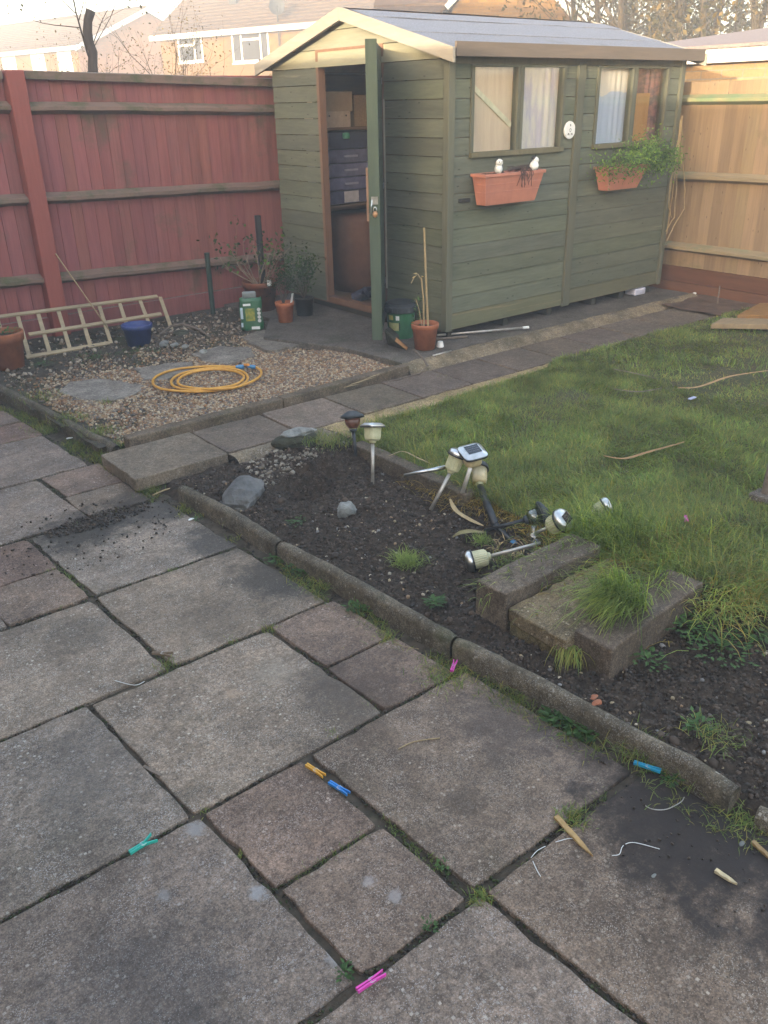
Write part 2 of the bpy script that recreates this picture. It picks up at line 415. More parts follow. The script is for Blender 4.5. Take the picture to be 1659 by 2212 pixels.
M = {}
mudc = (0.032, 0.026, 0.024)
M['slab'] = m_slab('patio_concrete', (0.29, 0.222, 0.168), (0.138, 0.106, 0.082), 0.95, moss=0.25,
    wet=[(tuple(G(770, 1520)), 0.19, 0.55, (0.085, 0.066, 0.052)), (tuple(G(690, 1470)), 0.10, 0.5, (0.085, 0.066, 0.052)), ((1.05, 3.55, 0), 0.26, 0.85, (0.03, 0.026, 0.022)), ((1.42, 3.60, 0), 0.28, 0.8, (0.035, 0.031, 0.028)),
         ((1.50, 3.05, 0), 0.22, 0.7, (0.04, 0.036, 0.033)), ((1.55, 2.62, 0), 0.26, 0.75, (0.04, 0.036, 0.033)),
         ((1.36, 1.92, 0), 0.26, 0.45, (0.06, 0.05, 0.045)), ((1.58, 1.40, 0), 0.22, 0.55, (0.06, 0.05, 0.048)), ((1.72, 1.12, 0), 0.25, 0.5, (0.06, 0.05, 0.048)),
         ((1.85, 0.72, 0), 0.56, 0.92, mudc), ((1.60, 0.80, 0), 0.30, 0.85, mudc), ((1.75, 0.30, 0), 0.45, 0.6, (0.04, 0.034, 0.034)),
         ((0.30, 1.25, 0), 0.28, 0.35, (0.06, 0.058, 0.06)), ((1.33, 1.22, 0), 0.16, 0.25, (0.06, 0.05, 0.04)), ((1.24, 1.24, 0), 0.07, 0.35, (0.045, 0.037, 0.03)), ((.50, 2.05, 0), .2, .35, (.10, .085, .075)), ((1.15, 2.5, 0), .17, .4, (.09, .07, .055)), ((.42, 1.9, 0), .16, .3, (.08, .07, .06)), ((.75, 2.75, 0), .14, .3, (.09, .075, .06))],
    pale=[(tuple(G(421, 1790)), 0.033, 0.75, (0.30, 0.29, 0.27)), (tuple(G(415, 2235-0)), 0.03, 0.3, (0.3, 0.29, 0.27)), (tuple(G(555, 1928)), 0.028, 0.7, (0.36, 0.36, 0.35)),
          (tuple(G(355, 1932)), 0.022, 0.45, (0.32, 0.32, 0.31)), (tuple(G(797, 1905)), 0.022, 0.6, (0.36, 0.35, 0.34)), (tuple(G(853, 1935)), 0.024, 0.65, (0.36, 0.35, 0.34)),
          (tuple(G(720, 2068)), 0.022, 0.5, (0.34, 0.34, 0.33)), (tuple(G(500, 1497)), 0.035, 0.4, (0.36, 0.26, 0.18)), (tuple(G(590, 1450)), 0.09, 0.35, (0.30, 0.26, 0.21))])
M['path'] = m_slab('path_concrete', (0.225, 0.17, 0.125), (0.13, 0.10, 0.076), 0.35, moss=0.3)
M['agg'] = m_slab('coarse_aggregate', (0.30, 0.24, 0.16), (0.13, 0.105, 0.07), 1.0, scale=2.5, moss=0.55)
M['kerb'] = m_slab('kerb_concrete', (0.15, 0.118, 0.08), (0.065, 0.05, 0.032), 0.55, scale=3, moss=0.85)
M['block'] = m_slab('block_concrete', (0.16, 0.128, 0.10), (0.078, 0.062, 0.048), 0.4, scale=2, moss=0.7)
M['pad'] = m_slab('pad_concrete', (0.14, 0.115, 0.095), (0.075, 0.065, 0.052), 0.25, scale=2, moss=0.5)
M['stonepave'] = m_slab('crazy_paving', (0.31, 0.265, 0.215), (0.18, 0.15, 0.12), 0.12, scale=3, moss=0.5)
M['joint'] = m_plain('joint_dirt', (0.095, 0.072, 0.050), (0.045, 0.036, 0.026), 25, 0.95, bump=0.8, bd=0.01, obj=False, dirt=((0.03, 0.045, 0.012), 4, 0.6))
M['soil'] = m_plain('dark_soil', (0.072, 0.052, 0.038), (0.026, 0.020, 0.016), 30, 0.95, spec=0.15, bump=0.9, bd=0.012, obj=False)
M['gravelbed'] = m_plain('gravel_bed', (0.085, 0.068, 0.048), (0.035, 0.029, 0.022), 25, 0.95, bump=0.8, bd=0.01, obj=False, dirt=((0.035, 0.045, 0.014), 2.2, 0.56))
M['pebble'] = m_plain('pebble', (1, 1, 1), (0.7, 0.7, 0.7), 60, 0.75, bump=0.2, obj=False)
M['lawnbase'] = m_plain('lawn_soil', (0.06, 0.07, 0.025), (0.075, 0.055, 0.032), 5, 0.95, bump=0.8, bd=0.02, obj=False)
M['grass'] = m_leaf('grass_blade', (0.185, 0.225, 0.065), 0.35, 0.45)
M['weed'] = m_leaf('weed_leaf', (0.07, 0.13, 0.035), 0.3, 0.25)
M['redwood'] = m_wood('red_stained_wood', (0.29, 0.10, 0.088), (0.175, 0.06, 0.055), (1, 1, 0.06), 18, 0.8, moss=((0.085, 0.075, 0.045), 1.6, 0.56))
M['redrail'] = m_wood('mossy_rail', (0.25, 0.155, 0.12), (0.14, 0.10, 0.075), (0.1, 1, 1), 16, 0.85, moss=((0.075, 0.085, 0.035), 4, 0.48))
M['redpost'] = m_wood('red_post', (0.30, 0.085, 0.065), (0.21, 0.062, 0.048), (1, 1, 0.1), 12, 0.75)
M['tanwood'] = m_wood('tan_fence_wood', (0.28, 0.20, 0.12), (0.18, 0.13, 0.08), (1, 1, 0.06), 16, 0.8, moss=((0.13, 0.12, 0.055), 2.0, 0.58), knots=(4, 9, 2.4))
M['tanrail'] = m_wood('tan_rail', (0.33, 0.26, 0.16), (0.20, 0.16, 0.10), (1, 0.1, 1), 14, 0.8, moss=((0.16, 0.20, 0.12), 3, 0.5))
M['brownboard'] = m_wood('brown_gravel_board', (0.17, 0.075, 0.04), (0.10, 0.045, 0.026), (1, 0.1, 1), 10, 0.85)
M['shed'] = m_wood('green_shed_boards', (0.14, 0.145, 0.10), (0.070, 0.077, 0.053), (0.12, 0.12, 1), 14, 0.75, wear=((0.21, 0.195, 0.135), 9, 0.60), knots=(2.2, 2.2, 6))
M['shedworn'] = m_wood('worn_shed_boards', (0.15, 0.145, 0.09), (0.09, 0.093, 0.058), (0.12, 0.12, 1), 14, 0.8, wear=((0.26, 0.19, 0.11), 6, 0.53))
M['shedtrim'] = m_wood('green_trim', (0.115, 0.112, 0.077), (0.075, 0.077, 0.053), (1, 1, 0.1), 14, 0.7)
M['doorwood'] = m_wood('green_door', (0.075, 0.092, 0.066), (0.05, 0.064, 0.047), (1, 1, 0.12), 12, 0.6)
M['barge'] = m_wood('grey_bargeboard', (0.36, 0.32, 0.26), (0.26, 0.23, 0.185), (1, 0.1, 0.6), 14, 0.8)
M['fascia'] = m_wood('brown_fascia', (0.15, 0.115, 0.09), (0.095, 0.078, 0.062), (0.1, 1, 1), 14, 0.8)
M['felt'] = m_plain('mineral_roof_felt', (0.23, 0.235, 0.27), (0.12, 0.122, 0.14), 90, 0.85, bump=0.8, bd=0.003, obj=False, dirt=((0.12, 0.12, 0.12), 1.2, 0.6))
M['rawwood'] = m_wood('raw_orange_wood', (0.21, 0.115, 0.07), (0.14, 0.075, 0.047), (1, 1, 0.1), 14, 0.7)
M['inside'] = m_wood('inside_boards', (0.17, 0.10, 0.055), (0.10, 0.06, 0.035), (0.1, 0.1, 1), 12, 0.8)
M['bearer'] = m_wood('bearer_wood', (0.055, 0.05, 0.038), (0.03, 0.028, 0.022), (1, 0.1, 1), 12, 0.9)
M['palewood'] = m_wood('pale_trellis_wood', (0.40, 0.31, 0.19), (0.25, 0.20, 0.13), (0.3, 1, 0.3), 14, 0.8)
M['straw'] = m_wood('dry_bamboo', (0.40, 0.30, 0.16), (0.24, 0.17, 0.09), (1, 1, 1), 30, 0.7)
M['deadwood'] = m_wood('grey_dead_wood', (0.20, 0.155, 0.12), (0.10, 0.08, 0.065), (1, 1, 1), 30, 0.85)
M['terracotta'] = m_plain('terracotta', (0.34, 0.125, 0.062), (0.23, 0.085, 0.045), 14, 0.8, bump=0.2, dirt=((0.17, 0.12, 0.09), 9, 0.6))
M['terraplastic'] = m_plain('terracotta_plastic', (0.44, 0.175, 0.115), (0.36, 0.14, 0.095), 10, 0.5, spec=0.4, bump=0.05)
M['bluepot'] = m_plain('blue_plastic', (0.045, 0.065, 0.20), (0.03, 0.045, 0.14), 14, 0.5, spec=0.4, bump=0.1, dirt=((0.06, 0.06, 0.07), 12, 0.6))
M['darkpot'] = m_plain('dark_pot', (0.035, 0.03, 0.028), (0.022, 0.02, 0.018), 10, 0.6, bump=0.1)
M['hose'] = m_plain('yellow_hose', (0.62, 0.33, 0.06), (0.50, 0.24, 0.045), 30, 0.5, spec=0.4, bump=0.05)
M['bluefit'] = m_plain('blue_fitting', (0.06, 0.22, 0.42), (0.04, 0.16, 0.33), 30, 0.45, spec=0.5, bump=0)
M['orangefit'] = m_plain('orange_fitting', (0.72, 0.28, 0.05), None, 30, 0.45, spec=0.5, bump=0)
M['metal'] = m_plain('brushed_steel', (0.62, 0.62, 0.62), (0.45, 0.45, 0.44), 20, 0.28, spec=0.5, metal=1.0, bump=0.05, dirt=((0.30, 0.28, 0.24), 25, 0.62))
M['stakem'] = m_plain('dull_stake_metal', (0.50, 0.47, 0.43), (0.32, 0.29, 0.25), 25, 0.42, spec=0.5, metal=0.6, bump=0.1)
M['cream'] = m_plain('yellowed_plastic', (0.50, 0.47, 0.29), (0.38, 0.37, 0.22), 30, 0.35, spec=0.5, bump=0.05)
M['creamwarm'] = m_plain('warm_yellowed_plastic', (0.52, 0.42, 0.24), (0.42, 0.34, 0.19), 25, 0.35, spec=0.5, bump=0.05)
M['black'] = m_plain('black_plastic', (0.02, 0.02, 0.024), (0.012, 0.012, 0.014), 20, 0.4, spec=0.5, bump=0.05)
M['greyblack'] = m_plain('faded_black_plastic', (0.045, 0.05, 0.055), (0.028, 0.03, 0.034), 20, 0.6, spec=0.3, bump=0.1)
M['panel'] = m_plain('solar_cell', (0.015, 0.018, 0.028), (0.01, 0.012, 0.018), 40, 0.15, spec=0.6, bump=0)
M['amber'] = m_plain('amber_lens', (0.16, 0.055, 0.03), (0.08, 0.04, 0.025), 40, 0.3, spec=0.5, bump=0)
M['clear'] = m_glass('clear_plastic', (0.82, 0.85, 0.84), 0.35)
M['glass'] = m_glass('window_glass')
M['white'] = m_plain('white_plastic', (0.72, 0.72, 0.70), (0.62, 0.62, 0.60), 20, 0.4, bump=0)
M['whitepaint'] = m_plain('white_trim', (0.80, 0.78, 0.74), (0.70, 0.68, 0.64), 5, 0.5, bump=0)
M['darkmark'] = m_plain('dark_print', (0.03, 0.03, 0.035), None, 20, 0.6, bump=0)
M['rock'] = m_plain('grey_rock', (0.17, 0.165, 0.16), (0.075, 0.072, 0.07), 12, 0.85, bump=0.8, bd=0.02, obj=False, dirt=((0.05, 0.045, 0.03), 6, 0.58))
M['rockpale'] = m_plain('pale_topped_rock', (0.30, 0.30, 0.28), (0.15, 0.15, 0.14), 18, 0.85, bump=0.8, bd=0.02, obj=False, dirt=((0.09, 0.11, 0.06), 7, 0.55))
M['mossrock'] = m_plain('mossy_rock', (0.07, 0.068, 0.048), (0.035, 0.035, 0.022), 14, 0.9, bump=0.8, bd=0.02, obj=False)
M['bark'] = m_plain('bark', (0.10, 0.072, 0.055), (0.05, 0.036, 0.03), 12, 0.9, bump=0.6, bd=0.02, obj=False, stretch=(1, 1, 0.3))
M['barkpale'] = m_plain('pale_bark', (0.16, 0.12, 0.07), (0.08, 0.06, 0.04), 12, 0.9, bump=0.4, bd=0.02, obj=False)
M['treeleaf'] = m_leaf('tree_leaf', (0.085, 0.068, 0.026), 0.35, 0.3)
M['darktreeleaf'] = m_leaf('dark_tree_leaf', (0.042, 0.042, 0.018), 0.35, 0.25)
M['shrubleaf'] = m_leaf('shrub_leaf', (0.05, 0.085, 0.025), 0.35, 0.25)
M['brightleaf'] = m_leaf('bright_leaf', (0.14, 0.24, 0.05), 0.35, 0.35)
M['brick_h'] = m_brick('orange_house_brick', (0.24, 0.125, 0.024), (0.165, 0.08, 0.016), (0.17, 0.12, 0.065))
M['brick_e'] = m_brick('lightened_end_brick', (0.55, 0.21, 0.08), (0.45, 0.165, 0.065), (0.27, 0.2, 0.12), axes=(1, 2))  # end wall brick, base colour lightened because these walls get no sun
M['brick_g'] = m_brick('garage_brick', (0.42, 0.28, 0.14), (0.36, 0.23, 0.12), (0.30, 0.25, 0.19), axes=(1, 2))
M['rooftile'] = m_plain('roof_tile', (0.11, 0.07, 0.045), (0.055, 0.036, 0.026), 6, 0.85, bump=0.3, bd=0.01, obj=False)
M['darkglass'] = m_plain('dark_window', (0.06, 0.055, 0.055), (0.03, 0.03, 0.03), 1.5, 0.25, spec=0.4, bump=0)
M['curtain'] = m_plain('net_curtain', (0.60, 0.58, 0.55), (0.45, 0.44, 0.42), 6, 0.8, bump=0)
M['hungtile'] = m_plain('hung_tile', (0.26, 0.10, 0.06), (0.2, 0.075, 0.045), 6, 0.85, bump=0)  # dull red for the strips between window heads and eaves
M['terrain'] = m_plain('terrain_ground', (0.06, 0.065, 0.03), (0.045, 0.04, 0.025), 0.8, 0.95, bump=0.4, bd=0.05, obj=False)
def flat(name, c, rough=0.6, spec=0.35, c1=None, sc=20): 
    if name not in M: M[name] = m_plain(name, c, c1, sc, rough, spec, bump=0)
    return M[name]

# ================================================================ SETTING
def struct(o, kind='structure'): o['kind'] = kind; return o
b = MB(); b.box(-140, 140, -140, 140, -0.5, -0.13); struct(b.build('ground', M['terrain']))

# patio: slabs with worn edges over a bed of dirt
def slab_poly(x0, x1, y0, y1, j=0.003, step=0.05):
    P = []
    for (ax, ay), (bx, by) in (((x0,y0),(x1,y0)), ((x1,y0),(x1,y1)), ((x1,y1),(x0,y1)), ((x0,y1),(x0,y0))):
        n = max(2, int(math.hypot(bx-ax, by-ay)/step))
        for i in range(n):
            t = i/n; cx, cy = ax+(bx-ax)*t, ay+(by-ay)*t
            nx, ny = (by-ay), -(bx-ax); L = math.hypot(nx, ny)
            e = random.uniform(-j, j) - (0.002 if i == 0 else 0)
            if random.random() < 0.06: e -= 0.006
            if i == 0: cx += (0.002 if cx == x0 else -0.002); cy += (0.002 if cy == y0 else -0.002)
            P.append((cx+nx/L*e, cy+ny/L*e))
    return P
gy, rd, dk = (1.0, 1.0, 1.0), (0.84, 0.74, 0.70), (0.80, 0.79, 0.81)
slabs = [(.875,1.50,2.965,3.62,gy),(.90,1.53,2.335,2.935,(.98,.95,.9)),(1.305,1.58,1.99,2.31,rd),(1.315,1.60,1.68,1.965,rd),
 (.635,1.285,1.68,2.305,(1.05,1.02,.98)),(1.045,1.66,1.02,1.655,(.9,.83,.78)),(.683,.99,1.33,1.65,(.86,.75,.72)),(.708,1.015,1.015,1.308,(.88,.80,.77)),
 (1.097,1.74,.36,.985,(.86,.78,.72)),(.44,1.072,.36,.985,(.92,.88,.88)),(0,.612,1.675,2.305,(.92,.93,.95)),(.06,.668,1.015,1.65,(.80,.78,.80)),
 (.24,.868,2.335,2.93,(1.05,1.03,1.0)),(.55,.842,3.29,3.63,(.9,.75,.72)),(.55,.85,2.965,3.265,(.95,.85,.8)),(-.1,.525,2.965,3.6,gy),(-.4,.21,2.335,2.93,gy),
 (.5,1.115,3.66,4.275,(.95,.92,.92)),(1.14,1.44,3.975,4.28,(.88,.77,.74)),(1.14,1.435,3.665,3.95,(.9,.84,.78)),(.755,1.36,4.305,4.92,(.9,.87,.88)),(.1,.73,4.305,4.92,gy),
 (-.13,.475,3.66,4.275,gy),(1.06,1.35,4.945,5.25,(.85,.7,.68)),(1.06,1.33,5.28,5.56,(.8,.74,.74)),(.42,1.035,4.945,5.56,gy),(.62,1.24,5.59,6.2,(.8,.74,.76)),(-.02,.595,5.59,6.2,gy),
 (-.65,-.025,1.675,2.305,gy),(-.6,.035,1.015,1.65,gy),(-.2,.415,.36,.985,gy),(.8,1.42,-.3,.335,gy),(1.45,2.05,-.3,.335,dk),(.15,.775,-.3,.335,gy),(-.9,-.24,.36,.985,gy),(-.5,.12,-.3,.335,gy)]
b = MB()
for (x0, x1, y0, y1, t) in slabs:
    x0 -= .005; x1 += .005; y0 -= .005; y1 += .005; z = random.uniform(-0.003, 0.003)
    tl = (random.uniform(-.004, .004), random.uniform(-.004, .004))
    yc_ = (y0+y1)/2; P = [(px_-(py_-yc_)*0.06, py_) for px_, py_ in slab_poly(x0, x1, y0, y1)]; n = len(P)
    cx, cy = (x0+x1)/2, (y0+y1)/2
    vs = [(p[0], p[1], -0.04) for p in P] + [(p[0], p[1], z+(p[0]-cx)*tl[0]+(p[1]-cy)*tl[1]) for p in P]
    b.add(vs, [tuple(range(n-1, -1, -1)), tuple(range(n, 2*n))] + [(i, (i+1) % n, n+(i+1) % n, n+i) for i in range(n)], t)
pat = b.build('patio', M['slab'], bevel=0.004); struct(pat)
b = MB(); nx, ny = 60, 90
xs = np.linspace(-1.5, 1.72, nx); ys = np.linspace(-0.8, 6.6, ny); XX, YY = np.meshgrid(xs, ys)
ZZ = -0.013 + (fnoise(XX, YY, 14)-0.5)*0.012
b.add([(x, y, z) for x, y, z in zip(XX.ravel(), YY.ravel(), ZZ.ravel())], [(j*nx+i, j*nx+i+1, (j+1)*nx+i+1, (j+1)*nx+i) for j in range(ny-1) for i in range(nx-1)])
struct(b.build('patio_joint_bed', M['joint'], smooth=True))

jx_, jy_ = [], []
for (x0, x1, y0, y1, t) in slabs[:28]:
    for (a, c, horiz) in (((x0, y0), (x1, y0), 1), ((x0, y1), (x1, y1), 1), ((x0, y0), (x0, y1), 0), ((x1, y0), (x1, y1), 0)):
        L = math.hypot(c[0]-a[0], c[1]-a[1]); n = int(L*330); tt = RNG.random(n)
        o_ = RNG.normal(0.006 if (c == (x1, y1)) else -0.006, 0.006, n)
        jx_.append(a[0]+(c[0]-a[0])*tt+(0 if horiz else o_)); jy_.append(a[1]+(c[1]-a[1])*tt+(o_ if horiz else 0))
jx_, jy_ = np.concatenate(jx_), np.concatenate(jy_); kk = (fnoise(jx_, jy_, 6, 3.0) > 0.40); jx_, jy_ = jx_[kk], jy_[kk]; n = len(jx_)
Cj = np.array([(.05, .045, .02), (.045, .055, .018), (.07, .05, .035), (.035, .028, .022)])[RNG.choice(4, n)]*RNG.uniform(.7, 1.3, (n, 1))
struct(scatter_stones('joint_moss', np.stack([jx_, jy_, np.full(n, -0.008)], -1), 0.0018+0.0045*RNG.random(n)**2.2, Cj, M['pebble'], 0.6), 'stuff')
kk = (fnoise(jx_, jy_, 2.6, 12.0) > 0.60); gx, gy_ = jx_[kk], jy_[kk]; n = len(gx)
V, F, T = blades(np.stack([gx, gy_, np.full(n, -.01)], -1), RNG.uniform(.010, .026, n), np.full(n, .0016), RNG.uniform(0, 6.28, n), np.abs(RNG.normal(.5, .3, n)), np.array([(1, 1.1, .8)])*RNG.uniform(.6, 1.2, (n, 1)), .5)
struct(mass('joint_grass', V, F, T, M['grass']), 'stuff')

# path of paving slabs along the shed
b = MB()
jx = [1.42, 1.955, 2.415, 2.875, 3.33, 3.765, 4.2, 4.65, 5.1, 5.56, 6.0, 6.45, 6.9]
for i in range(len(jx)-1):
    y0 = 3.775 + (0.02 if i else -0.005); y1 = 4.215
    if i: y0 -= 0.0
    x0, x1 = jx[i]+0.006, jx[i+1]-0.006
    P = slab_poly(x0, x1, y0, y1, 0.002); n = len(P)
    t = random.uniform(0.85, 1.1); t = (t, t*random.uniform(.96, 1), t*random.uniform(.92, 1))
    if i >= 3: t = tuple(q*0.8 for q in t)
    zz = 0.07 + random.uniform(-.003, .003) + (0.004 if i == 0 else 0)
    vs = [(p[0], p[1], (0.005 if i == 0 else 0.02)) for p in P] + [(p[0], p[1], zz) for p in P]
    b.add(vs, [tuple(range(n-1, -1, -1)), tuple(range(n, 2*n))] + [(k, (k+1) % n, n+(k+1) % n, n+k) for k in range(n)], t)
struct(b.build('garden_path', M['path'], bevel=0.005))

def grid(name, mat, x0, x1, y0, y1, nx, ny, hf, keep=None, smooth=True):
    xs = np.linspace(x0, x1, nx); ys = np.linspace(y0, y1, ny); XX, YY = np.meshgrid(xs, ys); ZZ = hf(XX, YY)
    V = np.stack([XX.ravel(), YY.ravel(), ZZ.ravel()], -1)
    i, j = np.meshgrid(np.arange(nx-1), np.arange(ny-1)); a = (j*nx+i).ravel()
    if keep is not None:
        kc = keep((XX[:-1, :-1]+XX[1:, 1:]).ravel()/2, (YY[:-1, :-1]+YY[1:, 1:]).ravel()/2); a = a[kc]
    F = np.concatenate([np.stack([a, a+1, a+nx+1], -1), np.stack([a, a+nx+1, a+nx], -1)])
    return mass(name, V, F, np.ones((len(F), 3)), mat, smooth)

kpix = [(391, 1047), (508, 1106), (605, 1168), (730, 1231), (985, 1375), (1121, 1443), (1249, 1511), (1374, 1578), (1487, 1634), (1592, 1701)]
lpix = [(250, 961), (195, 934), (137, 902), (16, 840), (-40, 812)]
KP = [G(x, y, .075) for x, y in kpix]; LP_ = [G(x, y, .075) for x, y in lpix]
kx_pts = sorted([(-1.0, 2.15), (0.0, 2.0)] + [(p.y, p.x) for p in KP+LP_] + [(7.2, 1.3)])
ky = np.array([p[0] for p in kx_pts]); kv = np.array([p[1] for p in kx_pts])
def kerbx(y): return np.interp(y, ky, kv)
def soil_h(x, y):
    n = fnoise(x, y, 9, 3.1, 4) - 0.5; n2 = fnoise(x, y, 38, 7.7, 3) - 0.5; n3 = fnoise(x, y, 90, 1.7, 2)-0.5
    bed = 0.030 + n*0.045 + n2*0.028 + n3*0.012
    hole = np.exp(-(((x-2.10)/0.15)**2 + ((y-3.27)/0.14)**2)); bed -= hole*0.13
    heap = np.exp(-(((x-2.30)/0.13)**2 + ((y-3.38)/0.20)**2)); bed += heap*(0.055 + n2*0.05)
    heap2 = np.exp(-(((x-2.25)/0.25)**2 + ((y-3.66)/0.07)**2)); bed += heap2*0.03
    bank = 1/(1+np.exp(-(x-2.46)/0.02)); bed += bank*0.045*(y < 3.4)*(y > 1.85)
    strip = -0.016 + n2*0.012
    k = 1/(1+np.exp(-(x-kerbx(y)-0.0)/0.012))
    far = (y > 0.3)
    return np.where(y > 0.2, strip*(1-k) + bed*k, strip*(1-k)+bed*k)
SO = grid('soil', M['soil'], 1.32, 3.05, -1.2, 3.80, 175, 500, soil_h, keep=lambda x, y: (x > kerbx(y)-0.20) & ~((y > 3.74) & (x < 1.95)) )
struct(SO)

# soil crumbs and little stones
def scatter(n, x0, x1, y0, y1, cond, hf, r0, r1, cols, name, mat, pw=2.5, dz=0.3, cw=None, flat=0.6):
    x = RNG.uniform(x0, x1, n); y = RNG.uniform(y0, y1, n); k = cond(x, y); x, y = x[k], y[k]; n = len(x)
    r = r0 + (r1-r0)*RNG.random(n)**pw
    z = hf(x, y) + r*dz
    C = np.array(cols); T = C[RNG.choice(len(C), n, p=cw)]*RNG.uniform(0.75, 1.25, (n, 1))
    o = scatter_stones(name, np.stack([x, y, z], -1), r, T, mat, flat); struct(o, 'stuff'); return o
inbed = lambda x, y: (x > kerbx(y)+0.035) & (x < 2.55) & (y < 3.72)
soilc = [(.074, .053, .039), (.052, .038, .029), (.10, .072, .052), (.036, .028, .022)]
scatter(42000, 1.55, 2.6, -0.4, 3.72, inbed, soil_h, 0.002, 0.0085, soilc, 'soil_crumbs', M['pebble'], 2.2)
scatter(600, 1.55, 2.6, -0.4, 3.72, lambda x, y: inbed(x, y) & (fnoise(x, y, 5, 8.0) > 0.46), soil_h, 0.008, 0.020, soilc, 'soil_clods', M['pebble'], 2.0, 0.15)
pebc = [(.42, .36, .27), (.30, .20, .12), (.24, .23, .22), (.36, .29, .18), (.14, .12, .11)]
scatter(1500, 1.6, 2.6, 0.1, 3.74, lambda x, y: inbed(x, y) & (fnoise(x, y, 3.0) > 0.36), soil_h, 0.0025, 0.010, pebc, 'scattered_gravel', M['pebble'], 2.6)
scatter(900, 1.95, 2.6, 3.42, 3.76, lambda x, y: (fnoise(x, y, 7.0) > 0.35), soil_h, 0.004, 0.014, [(.20, .165, .125), (.12, .09, .07), (.28, .25, .2)], 'rubble_by_path', M['pebble'], 2.0)
# mud and crumbs thrown over the patio near the step
crumbh = lambda x, y: np.full_like(x, 0.003)
def mudc_cond(x, y):
    d = ((x-1.16)/0.26)**2 + ((y-3.60)/0.085)**2; d2 = ((x-1.05)/0.45)**2 + ((y-3.5)/0.33)**2
    q = RNG.random(len(x)); return (d < 1.0) & (q < 1.25-d) | (d2 < 1) & (q < 0.035)
scatter(36000, 0.6, 1.6, 3.1, 3.95, mudc_cond, crumbh, 0.0014, 0.0085, [tuple(v*.85 for v in c) for c in soilc], 'mud_crumbs', M['pebble'], 6)
strip_cond = lambda x, y: (x > kerbx(y)-0.17) & (x < kerbx(y)-0.03)
scatter(5200, 1.2, 2.0, 0.2, 5.9, strip_cond, lambda x, y: np.full_like(x, -0.016), 0.003, 0.011, [(.03, .026, .022), (.05, .04, .03), (.10, .08, .06), (.018, .016, .014)], 'gap_debris', M['pebble'], 2.4)
def mudflat(x, y):
    d = ((x-1.72)/0.42)**2 + ((y-0.72)/0.42)**2; return (d < 1) & (RNG.random(len(x)) < 0.5*(1.1-d)) & (x < kerbx(y)-0.05)
scatter(1500, 1.2, 2.1, 0.2, 1.15, mudflat, crumbh, 0.0015, 0.006, soilc, 'mud_specks', M['pebble'], 3)

n = 9000; y = RNG.uniform(.25, 5.9, n); x = kerbx(y)-RNG.uniform(.032, .13, n); k = fnoise(x, y, 5.5, 21.0) > .55; x, y = x[k], y[k]; n = len(x)
V, F, T = blades(np.stack([x, y, np.full(n, -.012)], -1), RNG.uniform(.018, .055, n), RNG.uniform(.0016, .003, n), RNG.uniform(0, 6.28, n), np.abs(RNG.normal(.7, .4, n)), np.array([(.8, .85, .7), (1.1, 1.0, .8), (.6, .7, .5), (1.6, 1.1, .9)])[RNG.choice(4, n)]*RNG.uniform(.6, 1.2, (n, 1)), .5)
struct(mass('gap_grass', V, F, T, M['grass']), 'stuff')
# gravel patch
gpoly = [(1.47, 4.36), (1.62, 4.33), (3.66, 4.36), (3.66, 4.95), (3.30, 5.62), (3.45, 5.95), (4.3, 6.3), (4.4, 7.0), (1.2, 7.0), (1.36, 6.1), (1.45, 5.0)]
def grav_h(x, y):
    far = np.clip((y-5.6)/0.9, 0, 1)
    return 0.055 + (fnoise(x, y, 6, 2.0)-0.5)*0.022 + far*0.02 + np.exp(-(((x-3.0)/0.30)**2+((y-6.15)/0.2)**2))*0.075 + np.exp(-(((x-2.3)/0.35)**2+((y-5.95)/0.2)**2))*0.03
struct(grid('gravel_bed', M['gravelbed'], 1.2, 4.4, 4.3, 7.0, 120, 110, grav_h, keep=lambda x, y: inpoly(x, y, gpoly)))
# crazy paving stones set in it
cps = [[(1.66,5.50),(1.80,5.66),(1.98,5.60),(2.14,5.24),(2.02,5.10),(1.85,5.05),(1.72,5.22)],
       [(2.20,5.36),(2.26,5.66),(2.5,5.62),(2.66,5.52),(2.5,5.26),(2.3,5.26)],
       [(2.72,5.50),(2.76,5.74),(3.02,5.80),(3.17,5.62),(3.08,5.36),(2.80,5.32)],
       [(3.22,5.70),(3.26,5.88),(3.48,5.98),(3.64,5.82),(3.66,5.42),(3.38,5.36),(3.2,5.38)]]
for i, P in enumerate(cps):
    b = MB(); n = len(P); c = (sum(p[0] for p in P)/n, sum(p[1] for p in P)/n)
    Q = []
    for k in range(n):
        a, d = P[k], P[(k+1) % n]
        for s_ in range(4):
            t = s_/4; Q.append((a[0]+(d[0]-a[0])*t+random.uniform(-.014, .014), a[1]+(d[1]-a[1])*t+random.uniform(-.014, .014)))
    zt = 0.070 if i < 3 else 0.082
    b.prism(Q, 0.03, zt, (0.95, 0.97, 1.0) if i != 3 else (0.8, 0.8, 0.8))
    o = b.build('paving_stone', M['stonepave'], bevel=0.004)
    tag(o, ['flat grey paving stone in the gravel left of the hose, nearest the patio', 'flat grey paving stone set behind the left loop of the yellow hose',
            'flat grey paving stone behind the hose, between two others', 'flat grey paving stone next to the shed step, right of the others'][i], 'paving stone', 'flat stones set in the gravel')
instone = lambda x, y: np.any([inpoly(x, y, P) for P in cps], axis=0)
gcol = [(.34, .23, .13), (.27, .14, .07), (.40, .33, .23), (.19, .14, .105), (.28, .18, .10), (.17, .10, .065), (.44, .35, .24), (.13, .115, .105)]
def gcond(x, y):
    k = inpoly(x, y, gpoly) & ~instone(x, y) & (x > kerbx(y)+0.05)
    dens = np.clip(1.25 - (y-5.25)/0.5, 0.16, 1); dens *= np.clip((x-1.5)/0.22, 0.12, 1)
    dens *= np.where(fnoise(x, y, 3.5, 5.0) < 0.36, 0.35, 1)
    return k & (RNG.random(len(x)) < dens)
